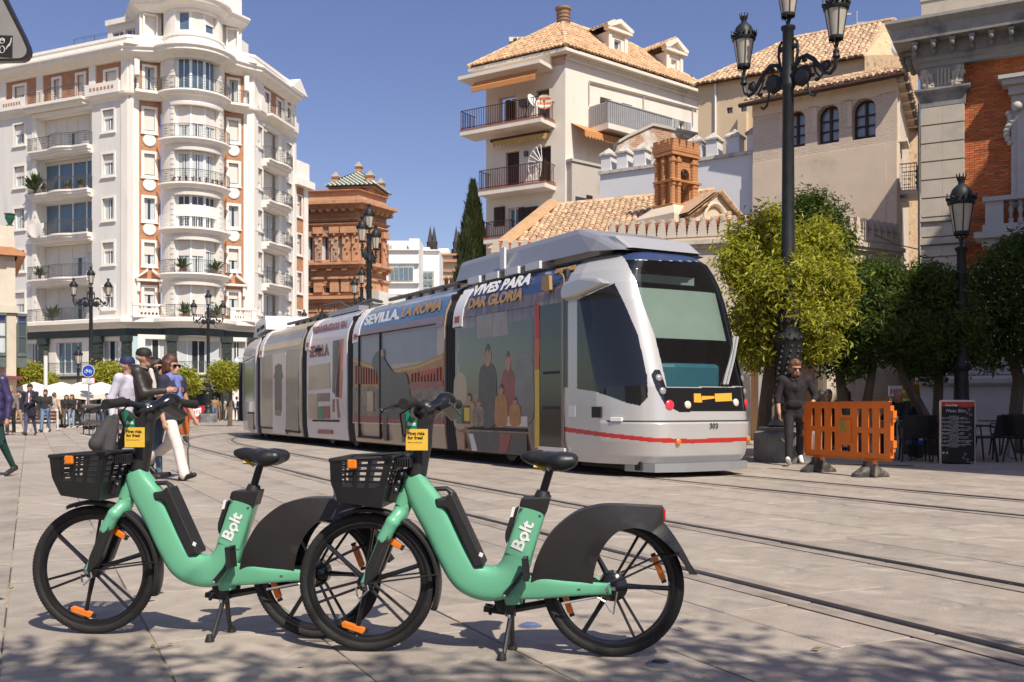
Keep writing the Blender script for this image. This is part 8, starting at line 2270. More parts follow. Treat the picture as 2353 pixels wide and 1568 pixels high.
for s in(-1,1):b.tube([hb(.031,s*.315,.019),hb(.027,s*.25,.023),hb(.018,s*.19,.029)],[.021,.019,.021],14)
b.build('grip',M_TYRE,bike,smooth=True)
b=MB()
for s in(-1,1):
 b.tube([hb(.01,s*.17,.02),hb(-.05,s*.19,.012),hb(-.062,s*.30,-.005)],[.012,.009,.007],8);b.ball(hb(-.062,s*.305,-.006),.011,8);b.cbox(hb(0,s*.16,.025),.04,.035,.035)
b.build('brake_lever',M_BGLOS,bike,smooth=True)
cns=[(hb(.02,.00,.00),hb(.06,.10,.03),.028,.036,None,.02),(hb(.05,.08,.03),hb(.03,.17,.035),.036,.026,None,.02),(hb(-.01,-.04,-.01),hb(.01,.03,-.02),.03,.03,None,.02)]
V,Q=field_mesh(cns,.006,.02);link_mesh('console',np_mesh('console',V,Q,M_BGLOS),bike)
b=MB();b.slab([(-.025,-.06),(.025,-.06),(.025,.09),(-.025,.09)],-.011,.011,HBM@Matrix.Translation((.085,.05,-.005))@Matrix.Rotation(R(-20),4,'X')@Matrix.Rotation(R(-25),4,'Y'));b.build('phone_holder',M_BGLOS,bike,bevel=.006)
b=MB();ub,vb_=c5(232,1020)
b.tube([bp(ub,vb_,-.062),bp(*c5(372,850),-.068)],[.020,.013],8,flat=.6);b.tube([bp(ub,vb_,.062),bp(*c5(110,1190),.068)],[.020,.013],8,flat=.6);b.build('crank',M_BGLOS,bike,smooth=True)
b=MB()
for(x,y),s in(((375,835),-1),((140,1170),1)):
 u,v=c5(x,y);T=Matrix.Translation(bp(u,v,s*.11))@Matrix.Rotation(R(85 if s<0 else 8),4,'Y')
 b.box(-.045,.045,-.035,-.028,-.011,.011,T);b.box(-.045,.045,.028,.035,-.011,.011,T);b.box(-.045,-.036,-.028,.028,-.009,.009,T);b.box(.036,.045,-.028,.028,-.009,.009,T);b.box(-.036,.036,-.006,.006,-.007,.007,T)
b.build('pedal',M_BPLAS,bike)
b=MB();b.ball(bp(ub,vb_,-.075),.008,8);b.build('crank_bolt',M_CHROME,bike)
b=MB();b.lathe([(.06,.03),(.065,.035),(.065,.045),(.001,.046)],24,Matrix.Translation(bp(1178,1378))@Matrix.Rotation(-PI/2,4,'X'));b.tube([bp(1180,1404,.04),bp(1300,1382,.045),bp(1400,1360,.05)],[.018,.016,.02],6);b.build('chain_case',M_BPLAS,bike)
b=MB();b.tube([bp(1300,1378,-.06),bp(1380,1362,-.06),bp(1398,1372,-.06),bp(1412,1395,-.065)],.0045,5);b.tube([bp(1424,1348,-.075),bp(1416,1398,-.075)],.009,4,flat=.4);b.build('brake_arm',M_ALU,bike)
b=MB()
b.tube([bp(1182,1388),bp(1182,1415)],[.024,.022],8);b.tube([bp(1184,1410,-.02),bp(1178,1445,-.04),bp(1172,1490,-.085),bp(1167,1512,-.10)],[.011,.010,.009,.012],7);b.tube([bp(1184,1410,.02),bp(1184,1450,.035),bp(1183,1480,.06),bp(1183,1500,.08)],[.011,.010,.009,.012],7);b.lathe([(.021,0),(.019,.01),(.012,.03)],10,Matrix.Translation((bx_(1167),-.10,0)));b.lathe([(.021,0),(.019,.01),(.012,.03)],10,Matrix.Translation((bx_(1183),.08,0)))
b.build('kickstand',M_BPLAS,bike,smooth=True)
b=MB();b.ball(bp(*c5(255,1168),-.03),.010,8);b.build('pivot_bolt',M_CHROME,bike)
a_=Vector(bp(*c5(305,748)));c_=Vector(bp(*c5(388,560)));ang=math.atan2(c_.z-a_.z,c_.x-a_.x)
me=text_mesh('Bolt',.062,.001,'LEFT',bold=.0016,space=.98);w=max(v.co.x for v in me.vertices);L_=(Vector(bp(*c5(400,556)))-Vector(bp(*c5(302,735)))).length
me.transform(Matrix.Diagonal((L_/w,1.1,1,1)));me.materials.append(M_LETTER)
for v in me.vertices:v.co.z=max(-.001,min(.001,v.co.z))
link_mesh('lettering',me,bike,Matrix.Translation((bx_(c5(338,745)[0]),-.0495,bz_(c5(338,745)[1])))@Matrix.Rotation(-ang,4,'Y')@UPRIGHT)
b=MB();b.lathe([(.006,-.001),(.006,.001),(.0001,.0012)],10,Matrix.Translation((bx_(c5(382,664)[0]),-.0495,bz_(c5(382,664)[1])))@Matrix.Rotation(PI/2,4,'X'));b.build('lettering_dot',M_LETTER,bike)
b=MB()
for y,z0 in((-.035,0),(.03,.01)):b.tube([hb(.0,y*4,.01),hb(-.075,y*2.5,-.02-z0),hb(-.085,y,-.10),bp(972,1050,y*.9),bp(958,1085,y*.8)],.004,5)
b.tube([bp(962,1100,-.03),bp(925,1170,-.03),bp(905,1230,-.07),bp(868,1320,-.074)],.0035,5)
b.build('control_cable',M_RUB,bike,smooth=True)
b=MB();u,v=c5(262,520);b.prism([(bx_(u),bz_(v)),(bx_(u)+.012,bz_(v)+.002),(bx_(u)+.022,bz_(v)+.042),(bx_(u)+.010,bz_(v)+.04)],-.0365,-.035);u,v=c5(58,770);b.prism([(bx_(u),bz_(v)),(bx_(u)+.014,bz_(v)-.007),(bx_(u)+.020,bz_(v)+.008),(bx_(u)+.006,bz_(v)+.015)],-.0515,-.0502);b.build('white_sticker',M_LETTER,bike,fix=True)
b=MB();b.lathe([(.0235,-.003),(.0265,0),(.0235,.003)],20,Matrix.Translation(bp(1406,1343,-.062))@Matrix.Rotation(PI/2,4,'Y'));b.build('weld_bead',M_MINT,bike,smooth=True)
b=MB();b.lathe([(.0105,-.008),(.0105,0),(.006,.004),(.001,.005)],10,Matrix.Translation(bp(1403,1343,-.075))@Matrix.Rotation(PI/2,4,'X'));b.box(bx_(1340)-.006,bx_(1340)+.006,-.0765,-.0745,bz_(1343)-.003,bz_(1343)+.003);b.build('frame_bolt',M_CHROME,bike,smooth=True)
bike2=copy_tree(bike)
place(bike2,((471-CX)*4.36/FPX,4.36,0),R(-5));bike2['label']='mint green electric bicycle with black basket, parked behind and left of the nearer one'
M_YEL=mat('yellow_card',(0.80,0.50,0.06),0.5,var=0.03)
M_GRC=mat('green_card',(0.0,0.21,0.10),0.4,var=0.05)
M_BLC=mat('black_card',(0.02,0.02,0.022),0.35,var=0.1)
M_INK=mat('card_ink',(0.05,0.03,0.005),0.6)
def card(owner,lab):
 o=thing('hang_tag',lab,'tag',(0,0,0),0,'cards hung on the handlebar stems')
 o.matrix_basis=owner.matrix_basis@Matrix.Translation(bp(972.5,985,-.075))
 W_,zt,zm,zb=.0445,bz_(941)-bz_(985),bz_(985.5)-bz_(985),bz_(1034)-bz_(985)
 b=MB();b.box(-W_,W_,-.001,.001,zb,zm);y_=b.build('yellow_half',M_YEL,o)
 n=10;r=.030;cz=zt-.012
 arc=[(r*math.cos(a),cz-r*abs(math.sin(a)))for a in[PI-PI*i/n for i in range(n+1)]]
 gl=[(-W_,zm),(0,zm)]+[(p[0],p[1])for p in arc[:n//2+1][::-1]]+[(-W_,zt)]
 gr=[(0,zm),(W_,zm),(W_,zt)]+[(p[0],p[1])for p in arc[n//2:][::-1]]
 b=MB();b.prism(gl,-.001,.001);b.build('green_half',M_GRC,o,fix=True)
 b=MB();b.prism(gr,-.001,.001);b.build('black_half',M_BLC,o,fix=True)
 lettering('Bolt',.020,M_LETTER,o,Matrix.Translation((-.038,-.0015,zm+.014))@UPRIGHT,.0003,bold=.0008)
 lettering('First ride',.0185,M_INK,o,Matrix.Translation((-.037,-.0015,zm-.024))@UPRIGHT,.0003,bold=.0007);lettering('for free!',.0185,M_INK,o,Matrix.Translation((-.037,-.0015,zm-.041))@UPRIGHT,.0003,bold=.0007)
 lettering('50% off on second ride',.0062,M_INK,o,Matrix.Translation((-.037,-.0015,zm-.056))@UPRIGHT,.0002)
card(bike,'yellow, green and black promotional card on the stem of the nearer bicycle');card(bike2,'yellow, green and black promotional card on the stem of the left, farther bicycle')
# ================================================================ lamps, signs, barrier, terrace furniture
M_LAMPI=mat('lamp_black_iron',(0.020,0.022,0.024),0.5,spec=.35,var=0.25,scale=6,bump=0.05,bscale=60,stain=((0.06,0.055,0.05),7,.66,.74))
M_LGLASS=mat('frosted_lamp_glass',(0.50,0.455,0.375),0.35,var=0.12,scale=5,stretch=(3,3,.5))
def lantern(name,parent,M):
 b=MB();b.lathe([(.135,.04),(.145,.0),(.15,.02),(.15,.06),(.135,.075)],16);b.lathe([(.23,.60),(.255,.61),(.27,.66),(.25,.68),(.24,.72),(.22,.76)],16)
 for k in range(6):
  a=k*PI/3+.3;b.tube([(.142*math.cos(a),.142*math.sin(a),.06),(.232*math.cos(a),.232*math.sin(a),.61)],.012,4)
 b.tube([(0,0,-.22),(0,0,.08)],.03,6)
 for k in range(4):
  a=k*PI/2+.3;b.tube([(.03*math.cos(a),.03*math.sin(a),-.16),(.06*math.cos(a),.06*math.sin(a),-.05),(.13*math.cos(a),.13*math.sin(a),-.04),(.15*math.cos(a),.15*math.sin(a),.03)],.012,4)
 o=b.build(name,M_LAMPI,parent,M,smooth=True)
 b=MB();b.lathe([(.134,.062),(.222,.605)],18);b.lathe([(.134,.064),(.001,.05)],18);b.build('lantern_glass',M_LGLASS,o,smooth=True)
 b=MB();b.lathe([(.22,.72),(.21,.82),(.17,.92),(.10,.99),(.06,1.02),(.065,1.08),(.085,1.15),(.06,1.14),(.001,1.1)],16);b.build('lantern_dome',M_LAMPI,o,smooth=True)
 b=MB()
 for k in range(14):
  a=k*2*PI/14;b.lathe([(.03,-.03),(.034,0),(.03,.03)],5,Matrix.Translation((.26*math.cos(a),.26*math.sin(a),.74))@Matrix.Rotation(a,4,'Z')@Matrix.Rotation(PI/2,4,'Y'));b.tube([(.26*math.cos(a),.26*math.sin(a),.68),(.285*math.cos(a),.285*math.sin(a),.82 if k%2 else .77)],.012,4)
 for k in range(8):a=k*PI/4;b.tube([(.075*math.cos(a),.075*math.sin(a),1.1),(.095*math.cos(a),.095*math.sin(a),1.22)],.012,4)
 b.build('crown_ornament',M_LAMPI,o,kind='stuff')
 return o
GRP_L='ornate black street lamps'
def big_lamp(lab,loc,rz):
 t=thing('street_lamp',lab,'street lamp',loc,rz,GRP_L)
 b=MB();b.lathe([(.62,0),(.62,.52),(.54,.56),(.54,.62)],8);b.build('stone_pedestal',mat('lamp_pedestal',(0.20,0.20,0.20),.8,var=.15,scale=6,stain=((.10,.10,.10),3,.5,.65)),t)
 b=MB();b.lathe([(.34,.62),(.36,.66),(.30,.74),(.24,.85),(.22,1.0),(.26,1.05),(.22,1.1),(.19,1.3),(.23,2.0),(.25,2.15),(.28,2.2),(.26,2.3),(.20,2.34),(.20,2.5),(.25,2.62),(.23,2.72),(.16,2.76),(.155,2.95),(.18,3.0),(.15,3.04),(.125,3.1),(.10,6.75),(.13,6.8),(.13,6.86),(.115,6.9),(.10,7.82),(.13,7.86),(.13,7.9),(.001,7.92)],14);b.build('post',M_LAMPI,t,smooth=True)
 b=MB()
 for k in range(9):
  for q in range(8):a=k*2*PI/9+q*.1;b.ball((.225*math.cos(a),.225*math.sin(a),1.38+q*.1),.035,5,(1,1,1.5))
 for k in range(12):a=k*PI/6;b.ball((.22*math.cos(a),.22*math.sin(a),2.52),.05,5,(1,1,1.5));b.ball((.27*math.cos(a),.27*math.sin(a),2.23),.04,5)
 b.build('cast_ornament',M_RUB,t,kind='stuff',smooth=True)
 for s in(-1,1):
  b=MB();q=lambda pts:[(s*x,0,z)for x,z in pts]
  b.tube(q([(.10,6.95),(.14,7.12),(.24,7.26),(.38,7.28),(.52,7.18),(.64,7.02),(.74,6.88),(.85,6.84),(.94,6.92),(.97,7.05),(.97,7.22)]),[.04,.04,.04,.045,.045,.04,.035,.035,.035,.035,.03],7)
  b.tube(q([(.10,6.98),(.16,6.82),(.30,6.76),(.42,6.84),(.46,6.98),(.40,7.08),(.30,7.10)]),.028,6);b.tube(q([(.40,6.82),(.42,6.68),(.46,6.56),(.54,6.52),(.58,6.57)]),.022,5);b.tube(q([(.52,7.12),(.56,6.95),(.66,6.82),(.72,6.88)]),.02,5)
  b.tube(q([(.10,7.05),(.16,7.2),(.20,7.4),(.19,7.58),(.13,7.66),(.09,7.60)]),.025,6);b.ball((s*.12,0,7.52),.06,8,(1,.7,1));b.ball((s*.78,0,6.98),.075,8,(1,.6,1));b.tube(q([(.70,6.98),(.74,7.08),(.84,7.06),(.86,6.96)]),.02,5)
  b.lathe([(.03,7.06),(.075,7.1),(.05,7.15),(.06,7.2),(.03,7.24)],10,Matrix.Translation((s*.97,0,0)))
  for x,z in((.34,7.20),(.55,7.06),(.6,6.8),(.5,6.9)):b.ball((s*x,0,z),.05,6,(1.3,.5,.8))
  b.build('scroll_arm',M_LAMPI,t,smooth=True)
  b=MB();b.lathe([(.145,-.05),(.165,-.03),(.165,.03),(.145,.05),(.12,.055),(.12,.07),(.001,.075)],18,Matrix.Translation((s*.30,0,6.93))@Matrix.Rotation(PI/2,4,'X'));b.build('medallion',M_LAMPI,t,smooth=True)
  lantern('lantern',t,Matrix.Translation((s*.97,0,7.40))@Matrix.Scale(.84,4))
 lantern('lantern',t,Matrix.Translation((0,0,8.08))@Matrix.Scale(.84,4))
 return t
L0=big_lamp('tall three lantern street lamp in front of the sunlit orange tree',(xat(1811,18.2),18.2,0),R(-49))
def lamp_copy(lab,u,y,rz,sc=1.0):
 c=copy_tree(L0);place(c,(xat(u,y),y,0),rz);c.scale=(sc,)*3;c['label']=lab
lamp_copy('thick ornate lamp post behind the round blue cycle sign',209,58,R(5));lamp_copy('slim ornate lamp post in front of the football club shop',478.5,62,R(8),.9)
lamp_copy('taller ornate lamp rising behind the tram, left of the white modern block',848,40,R(82));lamp_copy('lower ornate lamp behind the tram, against the brick tower',831,56,R(74),.97);lamp_copy('distant ornate lamp whose tip shows over the rear of the tram beside the white block',699,80,R(30),.96)
def small_lamp(lab,loc,h,sc=1.0):
 t=thing('street_lamp',lab,'street lamp',loc,0,'single lantern street lamps');b=MB();k=h
 b.lathe([(.26,0),(.26,.25),(.2,.3),(.17,.9),(.21,.95),(.15,1.05),(.13,1.7),(.17,1.75),(.17,1.85),(.12,1.95),(.11,2.4),(.14,2.45),(.10,2.5),(.085,k-.8),(.10,k-.78),(.085,k-.7),(.085,k-.35),(.12,k-.3),(.13,k-.25),(.001,k-.2)],14);b.build('post',M_LAMPI,t,smooth=True)
 lantern('lantern',t,Matrix.Translation((0,0,k)));t.scale=(sc,)*3;return t
small_lamp('single lantern street lamp standing behind the menu board before the palace',(xat(2209,20.0),20.0,0),4.42)
small_lamp('small single lantern lamp post above the parasols, left of the cycle sign',(xat(180,66),66,0),3.75,1.0)
wl2=thing('wall_lamp','black lantern on a bracket at the left end of the mezzanine','wall lamp',at(50,838,70));lantern('lantern',wl2,Matrix.Identity(4));b=MB();b.tube([(0,0,-.2),(.3,.3,-.5),(.4,1.5,-.4)],.03,5);b.build('bracket',M_LAMPI,wl2)
wp=thing('white_pole','white cylindrical pole with dark cap rising from the parasols','pole',(xat(105,44),44,0));b=MB();b.tube([(0,0,0),(0,0,zat(817,44))],.085,12);b.build('pole_tube',M_TWHITE,wp,smooth=True);b=MB();b.tube([(0,0,zat(817,44)),(0,0,zat(806,44))],.10,12);b.build('cap',M_IRON,wp,smooth=True)
# ---- signs
M_SBLUE=mat('sign_blue',(0.012,0.07,0.42),0.35,var=.02);M_SWHITE=mat('sign_white',(0.80,0.80,0.79),.4,var=.01);M_SRED=mat('sign_red',(0.55,0.03,0.03),.4,var=.02)
YS=46.0
sg=thing('cycle_sign','round blue cycle path sign with white bicycle above a small red edged plate','road sign',(xat(203,YS),YS,0));q=YS/FPX
zc=zat(853,YS);r=14.3*q;RX=Matrix.Rotation(PI/2,4,'X')
b=MB();b.tube([(0,.05,0),(0,.05,zc+r*.8)],.035,8);b.build('post',M_ALU,sg,smooth=True)
b=MB();b.lathe([(r,-.012),(r,.012),(.001,.0121)],32,Matrix.Translation((0,0,zc))@RX);b.build('disc_rim',M_SWHITE,sg);b=MB();b.lathe([(r*.93,.0),(r*.93,.015),(.001,.0151)],32,Matrix.Translation((0,0,zc))@RX);b.build('disc',M_SBLUE,sg)
b=MB();k=r/14.3;y_=-.02
def sp(x,z):return(x*k,y_,zc+z*k)
for cx in(-5.2,5.2):b.tube([sp(cx+3.0*math.cos(a*PI/8),-1.6+3.0*math.sin(a*PI/8))for a in range(16)],.55*k,4,closed=True)
for pts in([(-5.2,-1.6),(-2.6,2.2),(3.4,2.4),(0,-1.6),(-2.8,2.0)],[(0,-1.6),(5.2,-1.6),(3.2,3.4),(4.6,4.2)],[(-2.6,2.2),(-3.2,3.6)],[(-4.6,3.8),(-1.6,3.8)]):b.tube([sp(*p)for p in pts],.5*k,4)
b.build('bicycle_symbol',M_SWHITE,sg,kind='stuff')
b=MB();b.box(-15*k,15*k,-.01,.01,zat(882.5,YS),zat(868.5,YS));b.build('plate_border',M_SRED,sg);b=MB();b.box(-14*k,14*k,-.014,.0,zat(881.5,YS),zat(869.5,YS));b.build('plate',M_SWHITE,sg)
M_GREYT=mat('sign_text_grey',(0.25,0.25,0.26),.6)
for j,tx in enumerate(('ITINERARIO','CICLISTA','CON PRIORIDAD DE','PASO PEATONAL')):lettering(tx,2.5*k,M_GREYT,sg,Matrix.Translation((0,-.016,zat(872.2+j*2.7,YS)))@UPRIGHT,.001,'CENTER')
YT=3.6
tr_=thing('triangular_sign','corner of a grey triangular road sign with black edge at the top left','road sign',at(0,140,YT));q=YT/FPX
def tp_(u,v):return(u*q,(140-v)*q)
cor=[tp_(-250,146)]+[tp_(x,y)for x,y in((40,143.5),(54,142.5),(64,138),(70.5,129),(72,119),(69,107),(60,86))]+[tp_(-2,-40),tp_(-40,-125),tp_(-60,-150),tp_(-85,-125),tp_(-330,120)]
inn=[tp_(-245,140)]+[tp_(x,y)for x,y in((42,137.5),(52,136.5),(59,133),(64,127),(65.5,118),(62,108),(53,88))]+[tp_(-9,-34),tp_(-47,-118),tp_(-60,-135),tp_(-78,-118),tp_(-322,118)]
b=MB();b.prism(cor,-.012,.012);b.build('border',M_BGLOS,tr_,fix=True);b=MB();b.prism(inn,-.014,-.0125);b.build('face',mat('galvanised_grey',(0.25,0.245,0.24),.5,metal=.0,var=.12,scale=10),tr_,fix=True)
b=MB();b.prism([tp_(-12,84),tp_(34,86),tp_(33,136),tp_(-13,133)],-.0155,-.0141);b.build('sticker',M_BLC,tr_,fix=True)
b=MB();y_=-.0165
def W3(u,v):p=tp_(u,v);return(p[0],y_,p[1])
for i in range(6):b.tube([W3(18+i*.6,118-i*1.2),W3(23+i*1.4,112-i*2.2),W3(29+i*.7-.2*i*i*.3,108-i*3.4)],.9*q,4);b.tube([W3(0-i*.5,118-i*1.2),W3(-5-i*1.4,112-i*2.2),W3(-10-i*.6,108-i*3.4)],.9*q,4)
b.tube([W3(10+5.5*math.cos(a*PI/8),118+8*math.sin(a*PI/8))for a in range(16)],.8*q,4,closed=True);b.tube([W3(10+5.5*math.cos(a*PI/8),98+6*math.sin(a*PI/8))for a in range(16)],.8*q,4,closed=True)
for x in(7,10,13):b.tube([W3(x,93),W3(x,98)],.8*q,4)
b.build('sticker_drawing',M_SWHITE,tr_,kind='stuff')
b=MB();b.tube([(-.22,.05,-2.0),(-.22,.05,.3)],.03,8);b.build('post',M_ALU,tr_)
# ---- orange plastic barrier
M_OR=mat('orange_plastic',(0.72,0.17,0.015),0.42,var=0.08,scale=3,stain=((0.55,0.13,0.03),2.5,.58,.72))
M_RUBF=mat('worn_rubber_foot',(0.05,0.048,0.045),.9,var=.3,scale=8,stain=((0.17,0.155,0.135),5,.5,.62))
BPn=Plane(4.68,15.2,0.42,-1.1)
ba=thing('barrier','orange plastic pedestrian barrier with a green K sticker beside the man in the hoodie','barrier',BPn.o);BAM=Matrix.Rotation(BPn.a,4,'Z')
def bq(x,y):u,v=1780.9+.20146*x,804.3+.20146*y;return BPn.t(u),BPn.z(v,BPn.t(u))
ts=[bq(x,0)[0]for x in(355,418,460,526,570,640,688,752,866,940,995,1065,1118,1190,1250,1325)]
zt,zb=1.06,.25;zz=[zb,zb+.10,zb+.36,zb+.44,zt-.17-.02,zt-.10,zt]
zz=[zb,zb+.09,zb+.35,zb+.44,zb+.70,zt-.04-.03,zt]
hol=[(ts[i],ts[i+1],*zr)for i in(1,3,5,9,11,13)for zr in((zb+.09,zb+.37),(zb+.45,zt-.09))]+[(ts[7],ts[8],zb+.09,zb+.18),(ts[7],ts[8],zt-.19,zt-.09)]
b=MB();wall_holes(b,ts[0],ts[-1],zb,zt,hol,-.013,.013);b2=MB();wall_holes(b2,ts[0],ts[-1],zb,zt,hol,.013,.012);b.add(b2.v,b2.f)
b.box(ts[0]-.015,ts[0],-.03,.03,zb+.03,zt-.05);b.box(ts[-1],ts[-1]+.02,-.03,.03,zb+.03,zt-.05);b.box(ts[0]+.02,ts[-1]-.02,-.03,.03,zt,zt+.012);b.box(ts[0]+.02,ts[-1]-.02,-.03,.03,zb-.012,zb)
b.build('panel',M_OR,ba,BAM)
b=MB();b.box(ts[7]-.03,ts[8]+.03,-.03,-.014,zb+.23,zt-.25);b.build('centre_plate',M_OR,ba,BAM,bevel=.006)
b=MB()
for z in(zb+.18,zt-.22):b.box(ts[-1]+.02,ts[-1]+.075,-.03,.03,z,z+.1);b.box(ts[-1]+.03,ts[-1]+.06,-.02,.02,z-.06,z)
for z in(zb+.3,zt-.3):b.box(ts[0]-.05,ts[0]-.015,-.03,.03,z,z+.08)
b.build('hook',M_OR,ba,BAM)
cxm=(ts[7]+ts[8])/2-.03;s_=.10;zc=zb+.46
b=MB();b.prism([(cxm-.05,zc-.1),(cxm-.02,zc-.1),(cxm-.02,zc+.1),(cxm-.055,zc+.1)],-.034,-.031);b.prism([(cxm-.018,zc-.01),(cxm+.05,zc-.1),(cxm+.075,zc-.08),(cxm+.01,zc+.02)],-.034,-.031);b.prism([(cxm-.018,zc+.0),(cxm+.01,zc-.005),(cxm+.07,zc+.07),(cxm+.05,zc+.1)],-.0345,-.0315);b.build('sticker_letter',mat('green_sticker',(0.13,0.36,0.06),.5),ba,BAM,fix=True)
for x0 in((ts[2]+ts[3])/2,ts[11]+.04):
 b=MB();b.prism([(x0-.10,zb),(x0+.10,zb),(x0+.07,.12),(x0-.07,.12)],-.03,.03);b.build('leg',M_OR,ba,BAM,fix=True)
 b=MB();T=BAM@Matrix.Translation((x0,0,0))@Matrix.Rotation(PI/2,4,'Z');b.prism([(-.28,0),(.28,0),(.26,.05),(.07,.16),(.06,.22),(-.06,.22),(-.07,.16),(-.26,.05)],-.085,.085,T);b.build('foot',M_RUBF,ba,fix=True,bevel=.01)
 # ---- menu board
YMn=17.3;mb_=thing('menu_board','black chalk menu board with a red header beside the terrace chairs','menu board',(xat(2199.5,YMn),YMn,0));q=YMn/FPX
def mn(x,y):u,v=2039.4+.2015*x,804.3+.2015*y;return((u-2199.5)*q,zat(v,YMn))
x0,x1=mn(606,0)[0],mn(985,0)[0];z0,z1=.04,mn(0,592)[1]
b=MB();b.box(x0,x1,-.02,.02,z0,z1);b.build('board',mat('chalkboard',(0.010,0.010,0.011),.6,var=.2,scale=6),mb_)
b=MB();b.box(x0-.012,x0,-.03,.03,0,z1+.01);b.box(x1,x1+.012,-.03,.03,0,z1+.01);b.box(x0,x1,-.03,.03,z1,z1+.03);b.build('frame',M_ALU,mb_)
b=MB();b.box(x0+.15,x1-.02,.05,.45,0,.02);b.tube([(x0+.02,.02,z1-.1),(x0+.02,.4,.01)],.012,5);b.tube([(x1-.02,.02,z1-.1),(x1-.02,.4,.01)],.012,5);b.build('rear_strut',M_RUB,mb_)
hp_=[(x0,z1),(x1,z1),(x1,mn(0,640)[1])]+[(x1+(x0-x1)*i/8,mn(0,648)[1]-.012*math.sin(i/8*2*PI))for i in range(1,9)]
b=MB();b.prism(hp_,-.024,-.0205);b.build('red_header',M_TRED,mb_,fix=True)
lettering('Coca-Cola',.052,M_LETTER,mb_,Matrix.Translation((mn(648,0)[0],-.027,mn(0,642)[1]))@UPRIGHT,.001,shear=.35,bold=.001,space=.9)
M_CHALK=mat('chalk',(0.55,0.55,0.54),.9,var=.2,scale=60)
lettering('Menu Bliss',.082,M_CHALK,mb_,Matrix.Translation((mn(655,0)[0],-.0225,mn(0,712)[1]))@UPRIGHT,.0005,shear=.25)
rc=random.Random(4);b=MB()
for j in range(25):
 y=755+j*14.6;head=j%3==0;xa,xb=(700,800)if head else(615,rc.uniform(850,960));x=xa
 while x<xb:
  w=rc.uniform(8,30);p0,p1=mn(x,y+rc.uniform(-2,2)-j*0),mn(min(xb,x+w),y+5+rc.uniform(-1,1));b.box(p0[0],p1[0],-.0225,-.0205,p1[1],p0[1]);x+=w+rc.uniform(3,8)
for(x,y)in((925,680),(905,720),(940,740),(935,890),(930,970),(905,1060),(880,1190),(860,1230),(905,1250)):
 p=mn(x,y)
 for k in range(5):a=k*2*PI/5;b.tube([(p[0]+.016*math.cos(a)+.011*math.cos(t*PI/3),-.022,p[1]+.016*math.sin(a)+.011*math.sin(t*PI/3))for t in range(6)],.0012,3,closed=True)
b.build('chalk_stroke',M_CHALK,mb_,kind='stuff')
for x,w,col,nm in((630,16,M_BROWNW,'glass_print'),(672,13,M_BROWNW,'bottle_print')):
 p,p2=mn(x,1150),mn(x,1262);b=MB();k=w*.2015*q
 b.prism([(p[0]-k,p2[1]),(p[0]+k,p2[1]),(p[0]+k*1.1,p[1]-.02),(p[0]+k*.4,p[1]+(.05 if x>650 else .005)),(p[0]-k*.4,p[1]+(.05 if x>650 else .005)),(p[0]-k*1.1,p[1]-.02)],-.0235,-.0205);b.build(nm,col,mb_,fix=True)
 b=MB();b.box(p[0]-k*.8,p[0]+k*.8,-.025,-.0236,p[1]-.05,p[1]-.02);b.build('print_highlight',M_CHALK,mb_)
 # ---- terrace chairs and tables
M_CHB=mat('black_wicker',(0.018,0.018,0.019),.6,var=.2,scale=30,bump=.3,bscale=150)
def chair():
 t=thing('terrace_chair','chair','chair',(0,0,0),0,'black terrace chairs')
 b=MB();b.slab([(-.23,-.22),(.23,-.22),(.21,.22),(-.21,.22)],.42,.455);b.build('seat',M_CHB,t,bevel=.012)
 b=MB()
 for i in range(6):
  za,zb_=.47+.37*i/6,.47+.37*(i+1)/6;f=lambda z:.20+(z-.45)*.22
  b.add([(-.21,f(za),za),(0,f(za)+.04,za),(.21,f(za),za),(-.21,f(zb_),zb_),(0,f(zb_)+.04,zb_),(.21,f(zb_),zb_)],[(0,1,4,3),(1,2,5,4)])
 bo=b.build('backrest',M_CHB,t,split=False);so=bo.modifiers.new('thickness','SOLIDIFY');so.thickness=.02
 for sx in(-1,1):
  for sy in(-1,1):b=MB();b.tube([(sx*.20,sy*.19,.44),(sx*.235,sy*.25+(.05 if sy>0 else 0),0)],[.02,.015],6);b.build('leg',M_CHB,t)
  b=MB();b.tube([(sx*.22,-.2,.44),(sx*.245,-.19,.62),(sx*.245,-.1,.655),(sx*.235,.15,.64),(sx*.21,.24,.62)],.015,6);b.build('armrest',M_CHB,t,smooth=True)
 return t
CH0=chair()
for i,(u,y,rz,lab)in enumerate(((2100,18.3,165,'black terrace chair nearest the orange barrier, its back to the plaza'),(2130,18.5,150,'black terrace chair between the barrier chair and the menu board'),(2153,20.0,60,'black terrace chair half hidden at the left edge of the menu board'),(2247,18.2,95,'black terrace chair just right of the menu board, seen from the side'),(2283,18.3,200,'black terrace chair third from the right edge, tilted back beside the table'),(2312,20.2,175,'black terrace chair behind the right table, left of two'),(2338,20.6,170,'black terrace chair behind the right table, right of two'),(2356,17.9,120,'black terrace chair cut by the right edge of the photo'),(2072,20.0,20,'black terrace chair at the far side of the left table'))):
 c=CH0 if i==0 else copy_tree(CH0);place(c,(xat(u,y),y,0),R(rz));c['label']=lab
M_TT=mat('grey_table_top',(0.10,0.10,0.105),.35,var=.1)
def table(lab,u,y,w):
 t=thing('terrace_table',lab,'table',(xat(u,y),y,0),R(8),'terrace tables');b=MB();b.box(-w,w,-.35,.35,.71,.735);b.build('table_top',M_TT,t,bevel=.006)
 b=MB();b.box(-.045,.045,-.045,.045,.04,.71);b.build('leg',M_GREYM,t);b=MB();b.box(-.3,.3,-.04,.04,0,.04);b.box(-.04,.04,-.3,-.041,0,.04);b.box(-.04,.04,.041,.3,0,.04);b.build('base',M_GREYM,t)
table('dark cafe table with a white flowerpot, right of the barrier',2068,18.9,.35);table('dark cafe table at the right edge, with chairs behind',2322,19.0,.45)
